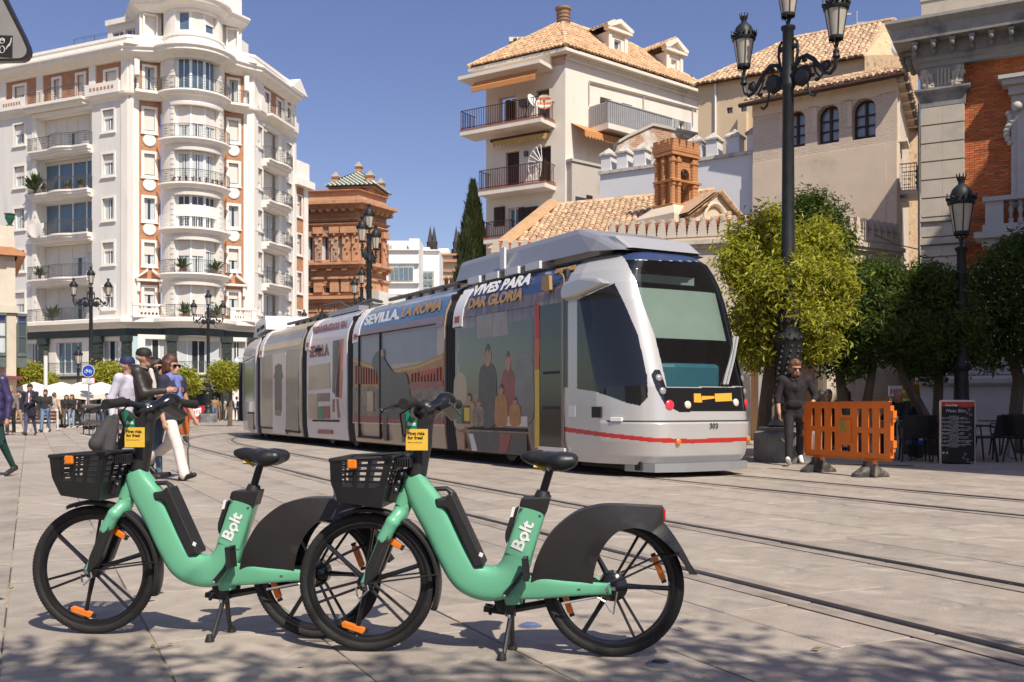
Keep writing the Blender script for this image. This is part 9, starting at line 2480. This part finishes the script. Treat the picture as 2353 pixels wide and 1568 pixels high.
o=thing('flowerpot','tiny white pot of pale flowers on the left cafe table','flowerpot',(xat(2059,18.8),18.8,.736),0);a,b_=potted(None,None,0,0,0,.05,.16,3,30);a.build('pot',M_SWHITE,o);b_.build('foliage',M_PLANT,o,kind='stuff')
o=thing('waste_bin','black waste bin with blue liner under the terrace chairs','bin',(xat(2104,19.4),19.4,0));b=MB();b.lathe([(.13,0),(.17,.30)],14);b.build('bin',M_RUB,o);b=MB();b.lathe([(.172,.26),(.18,.33),(.165,.335),(.15,.25)],14);b.build('liner',mat('blue_liner',(.02,.09,.30),.3),o)
o=thing('red_bench','dark red bench back behind the left cafe table','bench',(xat(2102,21.0),21.0,0),R(6));b=MB();b.box(-.28,0,-.02,.02,.5,.68);b.box(.005,.28,-.02,.02,.52,.70);b.build('backrest',mat('dark_red_wood',(.16,.02,.02),.5,var=.1),o);b=MB();b.box(-.28,.28,-.4,-.03,.4,.44);[b.box(x,x+.04,-.38,-.03,0,.4)for x in(-.27,.23)];b.build('seat',M_RUB,o)
M_YB=mat('yellow_tube',(.52,.25,.02),.45,var=.1)
for i,(u0,u1,y,lab)in enumerate(((1998,2042,25,'yellow tubular crowd barrier behind the terrace, left one'),(2035,2092,24,'yellow tubular crowd barrier in front of the striped board, right one'))):
 t=thing('crowd_barrier',lab,'barrier',(xat((u0+u1)/2,y),y,0),0,'yellow crowd barriers');w=(u1-u0)*y/FPX/2;b=MB()
 b.tube([(-w,0,.05),(-w,0,1.12),(-w+.1,0,1.22),(w-.1,0,1.22),(w,0,1.12),(w,0,.05)],.022,6);b.tube([(-w,0,.3),(w,0,.3)],.018,6);[b.tube([(-w+w*2*k/7,0,.3),(-w+w*2*k/7,0,1.2)],.011,5)for k in range(1,7)];b.build('tube_frame',M_YB,t)
 b=MB();b.box(-w-.03,-w+.03,-.25,.25,0,.05);b.box(w-.03,w+.03,-.25,.25,0,.05);b.build('foot',M_YB,t)
t=thing('striped_board','white board with red diagonal stripes beside the palace plinth','road works sign',at(2066,899,26));w,h=24*26/FPX,12*26/FPX
b=MB();b.box(-w,w,0,.03,-h,h);[b.box(x-.02,x+.02,.0,.03,-h-.8,-h)for x in(-w*.8,w*.8)];b.build('board',M_SWHITE,t);b=MB()
for k in range(7):x=-w*.85+k*w*.26;b.prism([(x,-h*.55),(x+w*.13,-h*.55),(x+w*.23,h*.45),(x+w*.1,h*.45)],-.006,-.002)
b.build('stripe',M_SRED,t,kind='stuff',fix=True)
# ---- across the plaza: parasols, curved handrail, bench, bike hoop
M_CANV=mat('cream_canvas',(0.78,0.71,0.61),.85,var=.04,scale=2)
for i,(u,y,r_,lab)in enumerate(((78,50,1.75,'cream parasol behind the businessman, leftmost of the row'),(141,48,1.9,'cream parasol in the middle of the row, right of the white pole'),(185,54,1.8,'cream parasol behind the cycle sign'),(232,48,1.75,'cream parasol left of the man in the leather jacket'))):
 t=thing('parasol',lab,'parasol',(xat(u,y),y,0),R(20+i*17),'cream cafe parasols');zt=zat(878,y);zb=zat(906,y);b=MB();n=8
 for k in range(n):
  a0,a1=k*2*PI/n,(k+1)*2*PI/n;p0,p1=(r_*math.cos(a0),r_*math.sin(a0)),(r_*math.cos(a1),r_*math.sin(a1));sag=lambda p,f,d:(p[0]*f,p[1]*f,zt+(zb-zt)*f-d)
  m0=((p0[0]+p1[0])/2*.96,(p0[1]+p1[1])/2*.96)
  b.add([(0,0,zt),sag(p0,.5,-.02),sag(m0,.5,.05),sag(p1,.5,-.02),sag(p0,1,0),sag(m0,1,.10),sag(p1,1,0),(p0[0],p0[1],zb-.22),(m0[0],m0[1],zb-.30),(p1[0],p1[1],zb-.22)],[(0,1,2),(0,2,3),(1,4,5,2),(2,5,6,3),(4,7,8,5),(5,8,9,6)])
 b.build('canopy',M_CANV,t);b=MB();b.tube([(0,0,0),(0,0,zt+.1)],.04,6);b.build('pole',M_IRON,t);b=MB();b.box(-.35,.35,-.35,.35,0,.08);b.build('base',M_RUB,t)
M_RAILW=mat('handrail_wood',(.23,.17,.135),.55,var=.15,scale=4)
t=thing('curved_handrail','curved two bar metal handrail left of the man in the leather jacket','handrail',ground_at(222,1003))
ps=[(192,998.5),(205,999.5),(222,1003),(243,1008),(272,1018),(292,1030)];P3=[ground_at(*p)-t.location for p in ps]
for nm,h in(('upper_rail',1.0),('lower_rail',.46)):b=MB();b.tube([p+Vector((0,0,h))for p in P3],.075,10);b.build(nm,M_RAILW,t,smooth=True)
for p in P3:
 b=MB();b.tube([p,p+Vector((0,0,1.05))],.02,6);b.tube([p+Vector((.25,.2,0)),p+Vector((.25,.2,.55))],.015,5);b.box(p.x-.12,p.x+.12,p.y-.1,p.y+.1,0,.02);b.build('post',M_IRON,t)
 b=MB();b.box(p.x-.02,p.x+.2,p.y-.01,p.y+.01,.18,.26);b.box(p.x-.02,p.x+.16,p.y-.01,p.y+.01,.75,.82);b.build('bracket_plate',M_RUB,t)
kb=MB()
for a,c in zip(P3,P3[1:]):kb.tube([a+Vector((-.3,-.25,.01)),c+Vector((-.3,-.25,.01))],.05,5,flat=.5)
kb.build('kerb_strip',M_CAPST,t)
t=thing('planter_bench','brown wooden bench on a pale stone base behind the businessman','bench',(xat(62,39),39,0));b=MB();b.box(-1.0,1.0,-.3,.3,.0,.34);b.build('base',M_CAPST,t);b=MB()
for k in range(5):b.box(-1.0,1.0,-.32+k*.13,-.21+k*.13,.343,.40)
for k in range(3):b.box(-1.0,1.0,.30,.34,.45+k*.13,.56+k*.13)
b.build('slat',mat('brown_slat',(.12,.06,.035),.6,var=.2,scale=5),t)
t=thing('bike_hoop','slender looped metal rail with a hanging cable, right of the woman in white trousers','rail',ground_at(422,1087));b=MB();hgt=.98
b.tube([(-.075,0,0),(-.055,0,.55),(-.04,0,hgt-.05)],.012,6);b.tube([(.08,0,0),(.06,0,.35),(.085,0,.42),(.035,0,.55),(.045,0,.75),(.03,0,hgt-.12),(.075,0,hgt-.06),(.06,0,hgt),(.0,0,hgt+.01),(-.04,0,hgt-.05)],.013,6);b.tube([(-.1,0,.012),(.12,0,.012)],.014,5);b.tube([(.03,-.01,.48),(.07,-.01,.56),(.06,-.01,.45)],.02,5);b.build('hoop',M_IRON,t,smooth=True)
b=MB();b.tube([(0,-.01,.55),(.03,-.02,.50),(.06,-.02,.47)],.02,6);b.build('clamp',M_RUB,t)
# ================================================================ people
M_SKIN=mat('skin',(0.50,0.275,0.185),.5,var=.08,scale=12);M_SKIN2=mat('tanned_skin',(0.40,0.205,0.13),.5,var=.08,scale=12)
M_EYEW=mat('eye_white',(.6,.58,.55),.3);M_SHADES=mat('sunglasses',(.008,.008,.01),.08)
_cl={}
def cloth(col,rough=.85,bump=.6):
 k=(tuple(round(c,3)for c in col),rough)
 if k not in _cl:_cl[k]=mat('cloth_%02d'%len(_cl),col,rough,var=.14,scale=9,bump=bump,bscale=8)
 return _cl[k]
def rotv(v,a):return Vector((v[0]*math.cos(a)-v[1]*math.sin(a),v[0]*math.sin(a)+v[1]*math.cos(a),v[2]))
def person(lab,loc,rz,h=1.72,top=(.05,.05,.05),bot=(.05,.05,.06),shoe=(.03,.03,.03),hair=(.03,.02,.015),style='short',sleeve=1.0,legs=((8,4),(-8,6)),arms=((4,12,10),(4,12,10)),skin=None,res=.022,topl=.50,rough=.85,head=(0,0),glasses=None,cap=None,sit=0.0,skirt=None,fem=False,extra=None,group=None,scarf=None,flare=0.0,wrist=None):
 """A standing, walking or sitting figure; faces -y before turning by rz.  legs: (swing, knee) left, right; arms: (swing, outward, elbow); degrees."""
 t=thing('person',lab,'person',loc,rz,group)
 sk=skin or M_SKIN;P={'skin':[],'top':[],'bot':[]}
 SH,HP=(.098 if fem else .112)*h,.052*h
 hipz=.515*h
 sqt=((0,1,0),1.45)
 tilt=0.0
 J=[]
 for s,(sw,kn)in zip((-1,1),legs):
  a=R(sw);k_=R(sw-kn);hj=Vector((s*HP,0,hipz));kj=hj+Vector((s*.004*h,-math.sin(a),-math.cos(a)))*.238*h;aj=kj+Vector((0,-math.sin(k_),-math.cos(k_)))*.235*h
  fa=max(-.9,min(.5,k_*.9));toe=aj+Vector((s*.015*h,-math.cos(fa)*.105*h,math.sin(fa)*.10*h-.02*h));heel=aj+Vector((0,math.cos(fa)*.03*h,-.026*h-.01*math.sin(fa)))
  J.append((hj,kj,aj,toe,heel))
 low=min(min(j[3].z,j[4].z)for j in J)-.018*h
 dz=(sit-hipz+.06*h)if sit else-low
 up=Vector((0,0,dz))
 shoes=[]
 for hj,kj,aj,toe,heel in J:
  hj,kj,aj,toe,heel=[p+up for p in(hj,kj,aj,toe,heel)]
  P['bot']+=[(hj,kj,.052*h,.034*h+flare*.3),(kj,aj,.035*h+flare*.3,.023*h+flare)]
  shoes+=[(heel,toe,.024*h,.020*h),(aj,heel,.022*h,.026*h)]
 pel=Vector((0,0,hipz+.015*h))+up;wst=Vector((0,.004*h,.61*h))+up;chs=Vector((0,.006*h,.735*h))+up;nk=Vector((0,.012*h,.845*h))+up
 P['bot']+=[(pel+Vector((-.045*h,0,0)),pel+Vector((.045*h,0,0)),.062*h,.062*h,((0,1,0),1.15))]
 P['top']+=[(pel+Vector((-.03*h,0,.02*h)),wst+Vector((-.02*h,0,0)),.068*h,.062*h,((0,1,0),1.2)),(pel+Vector((.03*h,0,.02*h)),wst+Vector((.02*h,0,0)),.068*h,.062*h,((0,1,0),1.2)),(wst+Vector((-.025*h,0,0)),chs+Vector((-.045*h,0,0)),.065*h,.070*h,((0,1,0),1.15)),(wst+Vector((.025*h,0,0)),chs+Vector((.045*h,0,0)),.065*h,.070*h,((0,1,0),1.15)),(chs,nk+Vector((0,0,-.02*h)),.075*h,.035*h)]
 if fem:P['top']+=[(chs+Vector((s*.035*h,-.045*h,-.015*h)),chs+Vector((s*.035*h,-.03*h,-.01*h)),.036*h,.036*h)for s in(-1,1)]
 if topl<.5:P['top']+=[(pel+Vector((-.035*h,0,.02*h)),pel+Vector((-.04*h,0,(topl-.5)*h)),.068*h,.072*h,((0,1,0),1.05)),(pel+Vector((.035*h,0,.02*h)),pel+Vector((.04*h,0,(topl-.5)*h)),.068*h,.072*h,((0,1,0),1.05))]
 hands=[]
 for s,(sw,ou,el)in zip((-1,1),arms):
  sj=Vector((s*SH,.008*h,.805*h))+up;a,o=R(sw),R(ou);d=Vector((s*math.sin(o),-math.sin(a)*math.cos(o),-math.cos(a)*math.cos(o)));ej=sj+d*.172*h
  e2=R(el);inw=wrist or 0.0;d2=Vector((s*math.sin(o)*.3-s*math.sin(e2)*inw,-math.sin(a+e2),-math.cos(a+e2))).normalized();wj=ej+d2*.145*h
  P['top']+=[(chs+Vector((s*.05*h,0,.03*h)),sj,.055*h,.042*h)]
  if sleeve>=.99:P['top']+=[(sj,ej,.040*h,.032*h),(ej,wj,.031*h,.024*h)]
  elif sleeve>.5:P['top']+=[(sj,ej,.040*h,.032*h),(ej,ej.lerp(wj,.3),.031*h,.029*h)];P['skin']+=[(ej,wj,.024*h,.016*h)]
  elif sleeve>.2:P['top']+=[(sj,sj.lerp(ej,.45),.042*h,.036*h)];P['skin']+=[(sj,ej,.029*h,.023*h),(ej,wj,.023*h,.016*h)]
  else:P['skin']+=[(sj,ej,.031*h,.024*h),(ej,wj,.023*h,.016*h)]
  pm=wj+d2*.05*h;P['skin']+=[(wj-d2*.02*h,wj,.0165*h,.0155*h),(wj,pm,.0165*h,.020*h,(Vector((s,0,0)),1.8))]
  hands.append((wj,pm,d2,s))
 HM=Matrix.Translation(nk)@Matrix.Rotation(R(head[0]),4,'Z')@Matrix.Rotation(R(head[1]),4,'X');hq=lambda x,y,z:HM@Vector((x*h,y*h,z*h))
 P['skin']+=[(nk+Vector((0,.004*h,-.03*h)),hq(0,.0,.03),.034*h,.031*h),(hq(0,.006,.088),hq(0,.0,.07),.052*h,.050*h),(hq(0,-.018,.055),hq(0,-.030,.025),.040*h,.028*h),(hq(0,-.052,.066),hq(0,-.062,.050),.007*h,.011*h,None,.006),(hq(-.012,-.052,.035),hq(.012,-.052,.035),.008*h,.008*h,None,.006),(hq(-.047,.008,.075),hq(-.049,.012,.055),.010*h,.008*h,None,.006),(hq(.047,.008,.075),hq(.049,.012,.055),.010*h,.008*h,None,.006)]
 allp=[(*p[:2],p[2]*(.86),p[3]*(.86),p[4]if len(p)>4 else None)for k in('top','bot')for p in P[k]]+[(*p[:2],p[2]*.8,p[3]*.8)for p in shoes]+P['skin']
 V,Q=field_mesh(allp,res,.014)
 fb=MB();fr=.0075 if h>1 else .006
 for wj,pm,d2,s in hands:
  side=d2.cross(Vector((s,0,0)));side=side.normalized()if side.length>.1 else Vector((0,1,0));nrm=side.cross(d2).normalized();inw=Vector((-s,0,0))
  for k in range(4):
   L=(.036,.041,.039,.030)[k]*h;b0=pm+side*((k-1.5)*.0098*h);b1=b0+d2*L*.5+inw*.004*h;b2=b1+d2*L*.4+inw*.014*h;fb.tube([b0-d2*.012*h,b0,b1,b2],[fr,fr,fr*.95,fr*.75],6)
  fb.tube([wj+d2*.012*h,wj+d2*.025*h-side*.018*h,wj+d2*.048*h-side*.026*h+inw*.008*h],[fr*1.2,fr*1.1,fr*.8],6)
 n=len(V);V=np.concatenate([V,np.array(fb.v)]);me=np_mesh('body',V,Q,sk)
 Vf=[tuple(v)for v in V.tolist()];me2=bpy.data.meshes.new('body');me2.from_pydata(Vf,[],[tuple(q)for q in Q.tolist()]+[tuple(i+n for i in f)for f in fb.f]);me2.polygons.foreach_set('use_smooth',[True]*len(me2.polygons));me2.materials.append(sk);bpy.data.meshes.remove(me)
 link_mesh('body',me2,t)
 g=lambda nm,pr,m,k=.02,rs=res:blob(nm,pr,rs,m,t,k)
 g('jacket' if sleeve>=.99 else 'shirt',P['top'],cloth(top,rough),.03)
 if skirt:g('skirt',[(pel+Vector((0,0,.03*h)),pel+Vector((0,0,-skirt*h)),.075*h,.105*h,((0,1,0),1.15))],cloth(bot),.03)
 else:g('trousers',P['bot'],cloth(bot),.02)
 g('shoes',shoes,cloth(shoe,.5),.01,min(res,.014))
 hc=cloth(hair,.55)
 H_=[]
 if style!='bald' and not cap:H_=[(hq(0,.010,.098),hq(0,.018,.085),.054*h,.052*h),(hq(0,-.02,.122),hq(0,.01,.125),.03*h,.035*h),(hq(-.036,.014,.085),hq(-.036,.014,.07),.02*h,.018*h),(hq(.036,.014,.085),hq(.036,.014,.07),.02*h,.018*h)]
 if cap:H_=[(hq(-.03,.025,.07),hq(.03,.025,.07),.026*h,.026*h)]
 if style in('long','bob'):
  L=-.07 if style=='long' else .028
  H_+=[(hq(s*.036,.022,.095),hq(s*.042,.03,L),.034*h,.026*h)for s in(-1,1)]+[(hq(0,.035,.09),hq(0,.042,L),.042*h,.034*h)]
  if style=='bob':H_+=[(hq(s*.04,.0,.09),hq(s*.046,.0,.04),.026*h,.022*h)for s in(-1,1)]+[(hq(0,.01,.12),hq(0,.025,.11),.052*h,.055*h)]
 if style=='beard':H_+=[(hq(-.03,-.025,.03),hq(.03,-.025,.03),.018*h,.018*h),(hq(-.015,-.04,.018),hq(.015,-.04,.018),.018*h,.018*h)]
 if H_:g('hair',H_,hc,.012,min(res,.014))
 if cap:
  b=MB();T=HM@Matrix.Translation((0,.004*h,.088*h))@Matrix.Scale(h,4);b.lathe([(.056,-.012),(.059,.0),(.058,.02),(.048,.042),(.025,.054),(.001,.057)],16,T);b.slab([(-.046,-.035),(-.05,-.06),(-.035,-.098),(0,-.11),(.035,-.098),(.05,-.06),(.046,-.035)],-.008,-.001,T@Matrix.Rotation(R(12),4,'X'));b.build('cap',cloth(cap,.7),t,smooth=True)
 b=MB()
 for s in(-1,1):b.ball(hq(s*.02,-.0485,.072),.0075*h,6,(1.2,.5,.8))if not glasses else b.box(-.5,.5,-.5,.5,-.5,.5,HM@Matrix.Translation((s*.023*h,-.053*h,.072*h))@Matrix.Diagonal((.036*h,.008*h,.026*h,1)))
 if glasses:b.box(-.5,.5,-.5,.5,-.5,.5,HM@Matrix.Translation((0,-.052*h,.078*h))@Matrix.Diagonal((.08*h,.005*h,.006*h,1)));[b.tube([hq(s*.042,-.05,.077),hq(s*.054,.01,.077)],.003*h,4)for s in(-1,1)]
 b.build('sunglasses' if glasses else 'eye',M_SHADES,t)
 if scarf:g('scarf',[(nk+Vector((-.035*h,.02*h,-.01*h)),nk+Vector((.035*h,.02*h,-.01*h)),.036*h,.036*h),(nk+Vector((-.03*h,-.04*h,-.02*h)),nk+Vector((.03*h,-.04*h,-.02*h)),.028*h,.028*h),(nk+Vector((-.035*h,-.05*h,-.03*h)),pel+Vector((-.05*h,-.085*h,.08*h)),.026*h,.030*h,((0,1,0),1.8)),(nk+Vector((.03*h,-.05*h,-.03*h)),pel+Vector((.03*h,-.085*h,.05*h)),.024*h,.028*h,((0,1,0),1.8))],cloth(scarf),.015)
 if extra:extra(t,h,dict(pel=pel,wst=wst,chs=chs,nk=nk,hands=hands,HM=HM,g=g))
 return t
def pos(u,y):return(xat(u,y),y,0)
NR=.0125
def leather(t,h,d):
 d['g']('collar',[(d['nk']+Vector((s*.02*h,-.035*h,-.02*h)),d['nk']+Vector((s*.045*h,.02*h,0)),.016*h,.016*h)for s in(-1,1)],cloth((.022,.019,.017),.35),.01)
 d['g']('shirt',[(d['nk']+Vector((0,-.05*h,-.03*h)),d['pel']+Vector((0,-.085*h,.10*h)),.02*h,.02*h)],cloth((.62,.56,.53)),.01)
person('older man in black leather jacket, black cap and jeans, hands clasped',pos(335,13.5),R(82),1.80,(.034,.029,.026),(.13,.18,.27),hair=(.32,.31,.30),cap=(.012,.012,.013),sleeve=1,legs=((6,4),(-9,5)),arms=((22,6,75),(22,6,75)),res=NR,topl=.44,rough=.48,wrist=.35,extra=leather,glasses=False)
def coat_arm(t,h,d):w=d['hands'][0][1];d['g']('coat_on_arm',[(w+Vector((0,-.02,.06)),w+Vector((-.12,.05,-.35)),.08,.16,((1,0,0),1.8)),(w+Vector((0,.05,.05)),w+Vector((-.22,.1,-.28)),.07,.11)],cloth((.045,.042,.045)),.05)
person('man in navy cap and pale lilac shirt carrying a dark coat',pos(297,14.4),R(75),1.80,(.55,.54,.64),(.035,.033,.036),hair=(.30,.28,.27),cap=(.018,.022,.075),sleeve=1,legs=((26,10),(-24,22)),arms=((-18,10,25),(14,8,40)),res=NR,topl=.5,extra=coat_arm)
def orange_bag(t,h,d):
 b=MB();T=Matrix.Translation((.21,-.22,.60));b.prism([(-.13,0),(.13,0),(.155,.30),(-.155,.30)],-.06,.06,T);b.build('handbag',mat('orange_leather',(.52,.15,.04),.45,var=.1,scale=6),t,fix=True,bevel=.02);b=MB();b.tube([(.08,-.22,.9),(.14,-.1,1.25),(.16,0,1.42)],.012,5);b.tube([(.34,-.22,.9),(.22,-.1,1.25),(.16,0,1.42)],.012,5);b.build('bag_strap',cloth((.40,.12,.04)),t)
person('woman with long black hair and sunglasses in dark top, orange handbag at her side',pos(362,13.9),R(72),1.66,(.045,.04,.045),(.10,.15,.23),hair=(.012,.011,.012),style='long',fem=True,sleeve=1,legs=((10,5),(-10,10)),arms=((15,8,60),(10,10,70)),res=NR,glasses=True,extra=orange_bag)
def bscarf(t,h,d):d['g']('scarf',[(d['nk']+Vector((s*.03*h,.0,-.01*h)),d['nk']+Vector((s*.045*h,-.03*h,-.03*h)),.034*h,.034*h)for s in(-1,1)]+[(d['nk']+Vector((0,.04*h,-.02*h)),d['wst']+Vector((0,.09*h,0)),.045*h,.035*h,((0,1,0),1.6)),(d['nk']+Vector((0,-.045*h,-.03*h)),d['wst']+Vector((0,-.085*h,.02*h)),.035*h,.03*h,((0,1,0),1.8))],cloth((.16,.19,.46)),.02)
person('striding woman with auburn bob, lavender scarf, navy top and white trousers',pos(397,13.6),R(70),1.73,(.03,.032,.06),(.72,.66,.60),shoe=(.015,.015,.02),hair=(.085,.028,.018),style='bob',fem=True,sleeve=.3,legs=((22,6),(-22,34)),arms=((-6,8,22),(8,14,20)),res=NR,topl=.49,glasses=True,extra=bscarf,flare=.03)
def puff(t,h,d):d['g']('puffer_quilting',[(d['pel']+Vector((-.05*h,-.0,z*h)),d['pel']+Vector((.05*h,0,z*h)),.085*h,.085*h,((0,1,0),1.1))for z in(-.02,.06,.14,.22)],cloth((.045,.035,.105),.4),.008)
person('person in shiny purple puffer jacket and green trousers cut by the left edge',pos(-22,14.2),R(-15),1.70,(.045,.035,.105),(.012,.055,.045),hair=(.05,.04,.03),sleeve=1,legs=((14,6),(-16,16)),arms=((12,14,20),(-8,16,20)),res=NR,topl=.46,rough=.4,extra=puff)
def hood(t,h,d):
 d['g']('hood',[(d['nk']+Vector((-.045*h,.03*h,-.012*h)),d['nk']+Vector((.045*h,.03*h,-.012*h)),.036*h,.036*h),(d['nk']+Vector((-.05*h,.01*h,-.015*h)),d['nk']+Vector((-.018*h,-.045*h,-.045*h)),.026*h,.018*h),(d['nk']+Vector((.05*h,.01*h,-.015*h)),d['nk']+Vector((.018*h,-.045*h,-.045*h)),.026*h,.018*h)],cloth((.020,.014,.017),.9),.02)
 b=MB();[b.tube([d['nk']+Vector((s*.02*h,-.06*h,-.05*h)),d['nk']+Vector((s*.028*h,-.088*h,-.13*h))],.004,4)for s in(-1,1)];b.build('drawstring',cloth((.03,.025,.03)),t);b=MB();[b.ball(d['nk']+Vector((s*.028*h,-.09*h,-.135*h)),.009,6)for s in(-1,1)];b.build('cord_tip',M_CHROME,t)
 d['g']('hem_band',[(d['pel']+Vector((-.05*h,0,-.01*h)),d['pel']+Vector((.05*h,0,-.01*h)),.073*h,.073*h,((0,1,0),1.12)),(d['pel']+Vector((-.03*h,-.065*h,.05*h)),d['pel']+Vector((.03*h,-.065*h,.05*h)),.04*h,.04*h,((0,1,0),1.8))],cloth((.018,.012,.015),.9),.01)
person('walking bearded man in black hooded sweatshirt, black trousers, sunglasses and white trainers',pos(1826,17.2),R(-14),1.86,(.020,.014,.017),(.016,.013,.015),shoe=(.72,.71,.69),hair=(.17,.085,.045),style='beard',sleeve=.7,legs=((27,8),(-22,22)),arms=((6,14,14),(-2,26,46)),res=NR,topl=.45,flare=.022,glasses=True,head=(22,14),extra=hood,wrist=.7)
person('person in bright blue shirt half hidden behind the tree trunk',pos(1783,20.3),R(170),1.78,(.02,.13,.30),(.04,.06,.10),sleeve=.3,res=.02)
person('blonde woman in patterned blouse and black wide trousers at the left edge',pos(24,34.8),R(20),1.70,(.20,.16,.14),(.02,.018,.018),shoe=(.4,.25,.18),hair=(.36,.20,.09),style='long',fem=True,sleeve=1,legs=((10,4),(-10,8)),flare=.02)
person('person in navy quilted jacket and beige trousers behind the blonde woman',pos(42,37),R(-10),1.58,(.025,.03,.055),(.48,.36,.25),shoe=(.20,.08,.05),legs=((16,4),(-14,8)))
def tie(t,h,d):d['g']('shirt_front',[(d['nk']+Vector((0,-.052*h,-.03*h)),d['wst']+Vector((0,-.082*h,.02*h)),.018*h,.014*h)],cloth((.7,.68,.66)),.01)
person('businessman in long dark navy coat, purple scarf, blue trousers and brown shoes',pos(69,34.4),R(8),1.78,(.014,.014,.022),(.06,.075,.17),shoe=(.09,.025,.02),hair=(.03,.022,.018),sleeve=1,legs=((13,4),(-13,12)),arms=((4,12,10),(16,10,95)),skin=M_SKIN2,topl=.36,scarf=(.055,.035,.075),head=(0,18),extra=tie,wrist=.5,res=.018)
person('stocky man in charcoal buttoned jacket and blue jeans, right of the businessman',pos(104,38.5),R(6),1.64,(.028,.029,.032),(.14,.22,.38),shoe=(.06,.045,.04),hair=(.025,.018,.015),sleeve=1,legs=((14,5),(-12,12)),arms=((10,16,15),(14,14,70)),style='beard',res=.018,skin=M_SKIN2)
person('person in beige top and white trousers behind the man in jeans',pos(126,41),R(160),1.56,(.52,.42,.33),(.68,.64,.58),shoe=(.5,.48,.45),hair=(.10,.06,.04))
person('woman in orange top and beige skirt with a pale shoulder bag',pos(138,52),R(15),1.58,(.42,.16,.08),(.42,.32,.21),hair=(.05,.03,.02),style='long',fem=True,skirt=.24,sleeve=.7)
person('woman in black jacket and grey trousers, left of the girl in the leather jacket',pos(153,46),R(25),1.52,(.02,.02,.02),(.09,.10,.11),hair=(.03,.02,.015),style='long',fem=True)
person('young long haired woman in black leather jacket and pale jeans, hands clasped',pos(164,45.5),R(-5),1.54,(.02,.018,.018),(.26,.33,.42),shoe=(.6,.58,.55),hair=(.07,.035,.02),style='long',fem=True,arms=((12,6,50),(12,6,50)),wrist=.4,legs=((2,2),(-2,2)))
person('woman in black jacket and scarf with sunglasses, right of the girl in pale jeans',pos(178,46.5),R(-20),1.50,(.018,.016,.018),(.03,.03,.035),shoe=(.6,.58,.55),hair=(.03,.022,.018),style='long',fem=True,scarf=(.40,.30,.30),glasses=True)
person('bare armed woman in black sleeveless top and light jeans by the cycle sign',pos(189,47),R(-35),1.54,(.018,.018,.02),(.26,.34,.44),hair=(.08,.045,.03),style='long',fem=True,sleeve=.1,arms=((20,8,50),(25,10,55)))
person('person in dark clothes standing behind the handrail, left one',pos(232,47),R(150),1.55,(.02,.02,.025),(.08,.12,.20));person('person in grey shirt and dark trousers behind the handrail, right one',pos(246,46),R(30),1.60,(.42,.42,.43),(.03,.03,.035))
person('man in tan jacket and jeans seen from behind, left of the shop lamp post',pos(493,68),R(200),1.68,(.30,.19,.10),(.10,.17,.30),hair=(.02,.016,.013));person('person in brown with a white bag beside the man in the tan jacket',pos(501,69),R(160),1.58,(.20,.13,.08),(.28,.18,.10),hair=(.04,.03,.02))
person('woman in black top and tan trousers seen from behind, near the tram tail',pos(529,67),R(185),1.62,(.015,.014,.014),(.45,.28,.16),hair=(.03,.02,.02),style='long',fem=True);person('person in cream coat behind the woman in tan trousers',pos(523,70),R(170),1.6,(.55,.48,.40),(.4,.33,.25));person('man in white shirt and dark jeans beside the tram tail',pos(544,68),R(190),1.66,(.60,.63,.70),(.03,.045,.09),hair=(.02,.016,.013));person('person in black clothes half hidden by the tram tail',pos(552,66),R(170),1.58,(.015,.015,.018),(.02,.02,.025))
person('dark haired person in black seated on the shaded terrace, leftmost',pos(1886,23.5),R(160),1.70,(.018,.018,.02),(.02,.02,.02),sit=.46,legs=((85,88),(82,86)),hair=(.02,.015,.012),style='long');person('older man in black facing the plaza on the shaded terrace',pos(1905,22.8),R(10),1.72,(.016,.016,.018),(.02,.02,.022),sit=.46,legs=((85,88),(82,86)),hair=(.10,.09,.085));person('woman in blue top with long brown hair, seated with her back to the plaza',pos(1941,23.5),R(195),1.70,(.03,.08,.22),(.03,.03,.04),sit=.48,legs=((85,88),(82,86)),hair=(.05,.025,.015),style='long',fem=True)
person('bald man in dark clothes seated at the left cafe table',pos(2066,20.2),R(-60),1.70,(.02,.02,.024),(.025,.025,.03),sit=.44,legs=((85,88),(82,86)),style='bald',skin=M_SKIN2,head=(0,20),arms=((30,10,50),(30,10,50)))
def hiv(t,h,d):
 b=MB();[b.sweep([(0,z),(.004,z),(.004,z+.05),(0,z+.05)],[(.21*math.cos(a*PI/10),.155*math.sin(a*PI/10))for a in range(21)],closed=False)for z in(1.12,1.3)];b.build('reflective_band',mat('lime_band',(.45,.75,.05),.5,emit=None),t);b=MB();b.lathe([(.13,-.02),(.105,0),(.10,.06),(.06,.11),(.001,.12)],12,d['HM']@Matrix.Translation((0,0,.09*h)));b.build('helmet',M_RUB,t,smooth=True)
person('worker in amber work jacket with lime reflective bands and dark helmet',pos(2094,22.0),R(100),1.74,(.45,.25,.02),(.02,.025,.05),hair=(.02,.02,.02),extra=hiv)
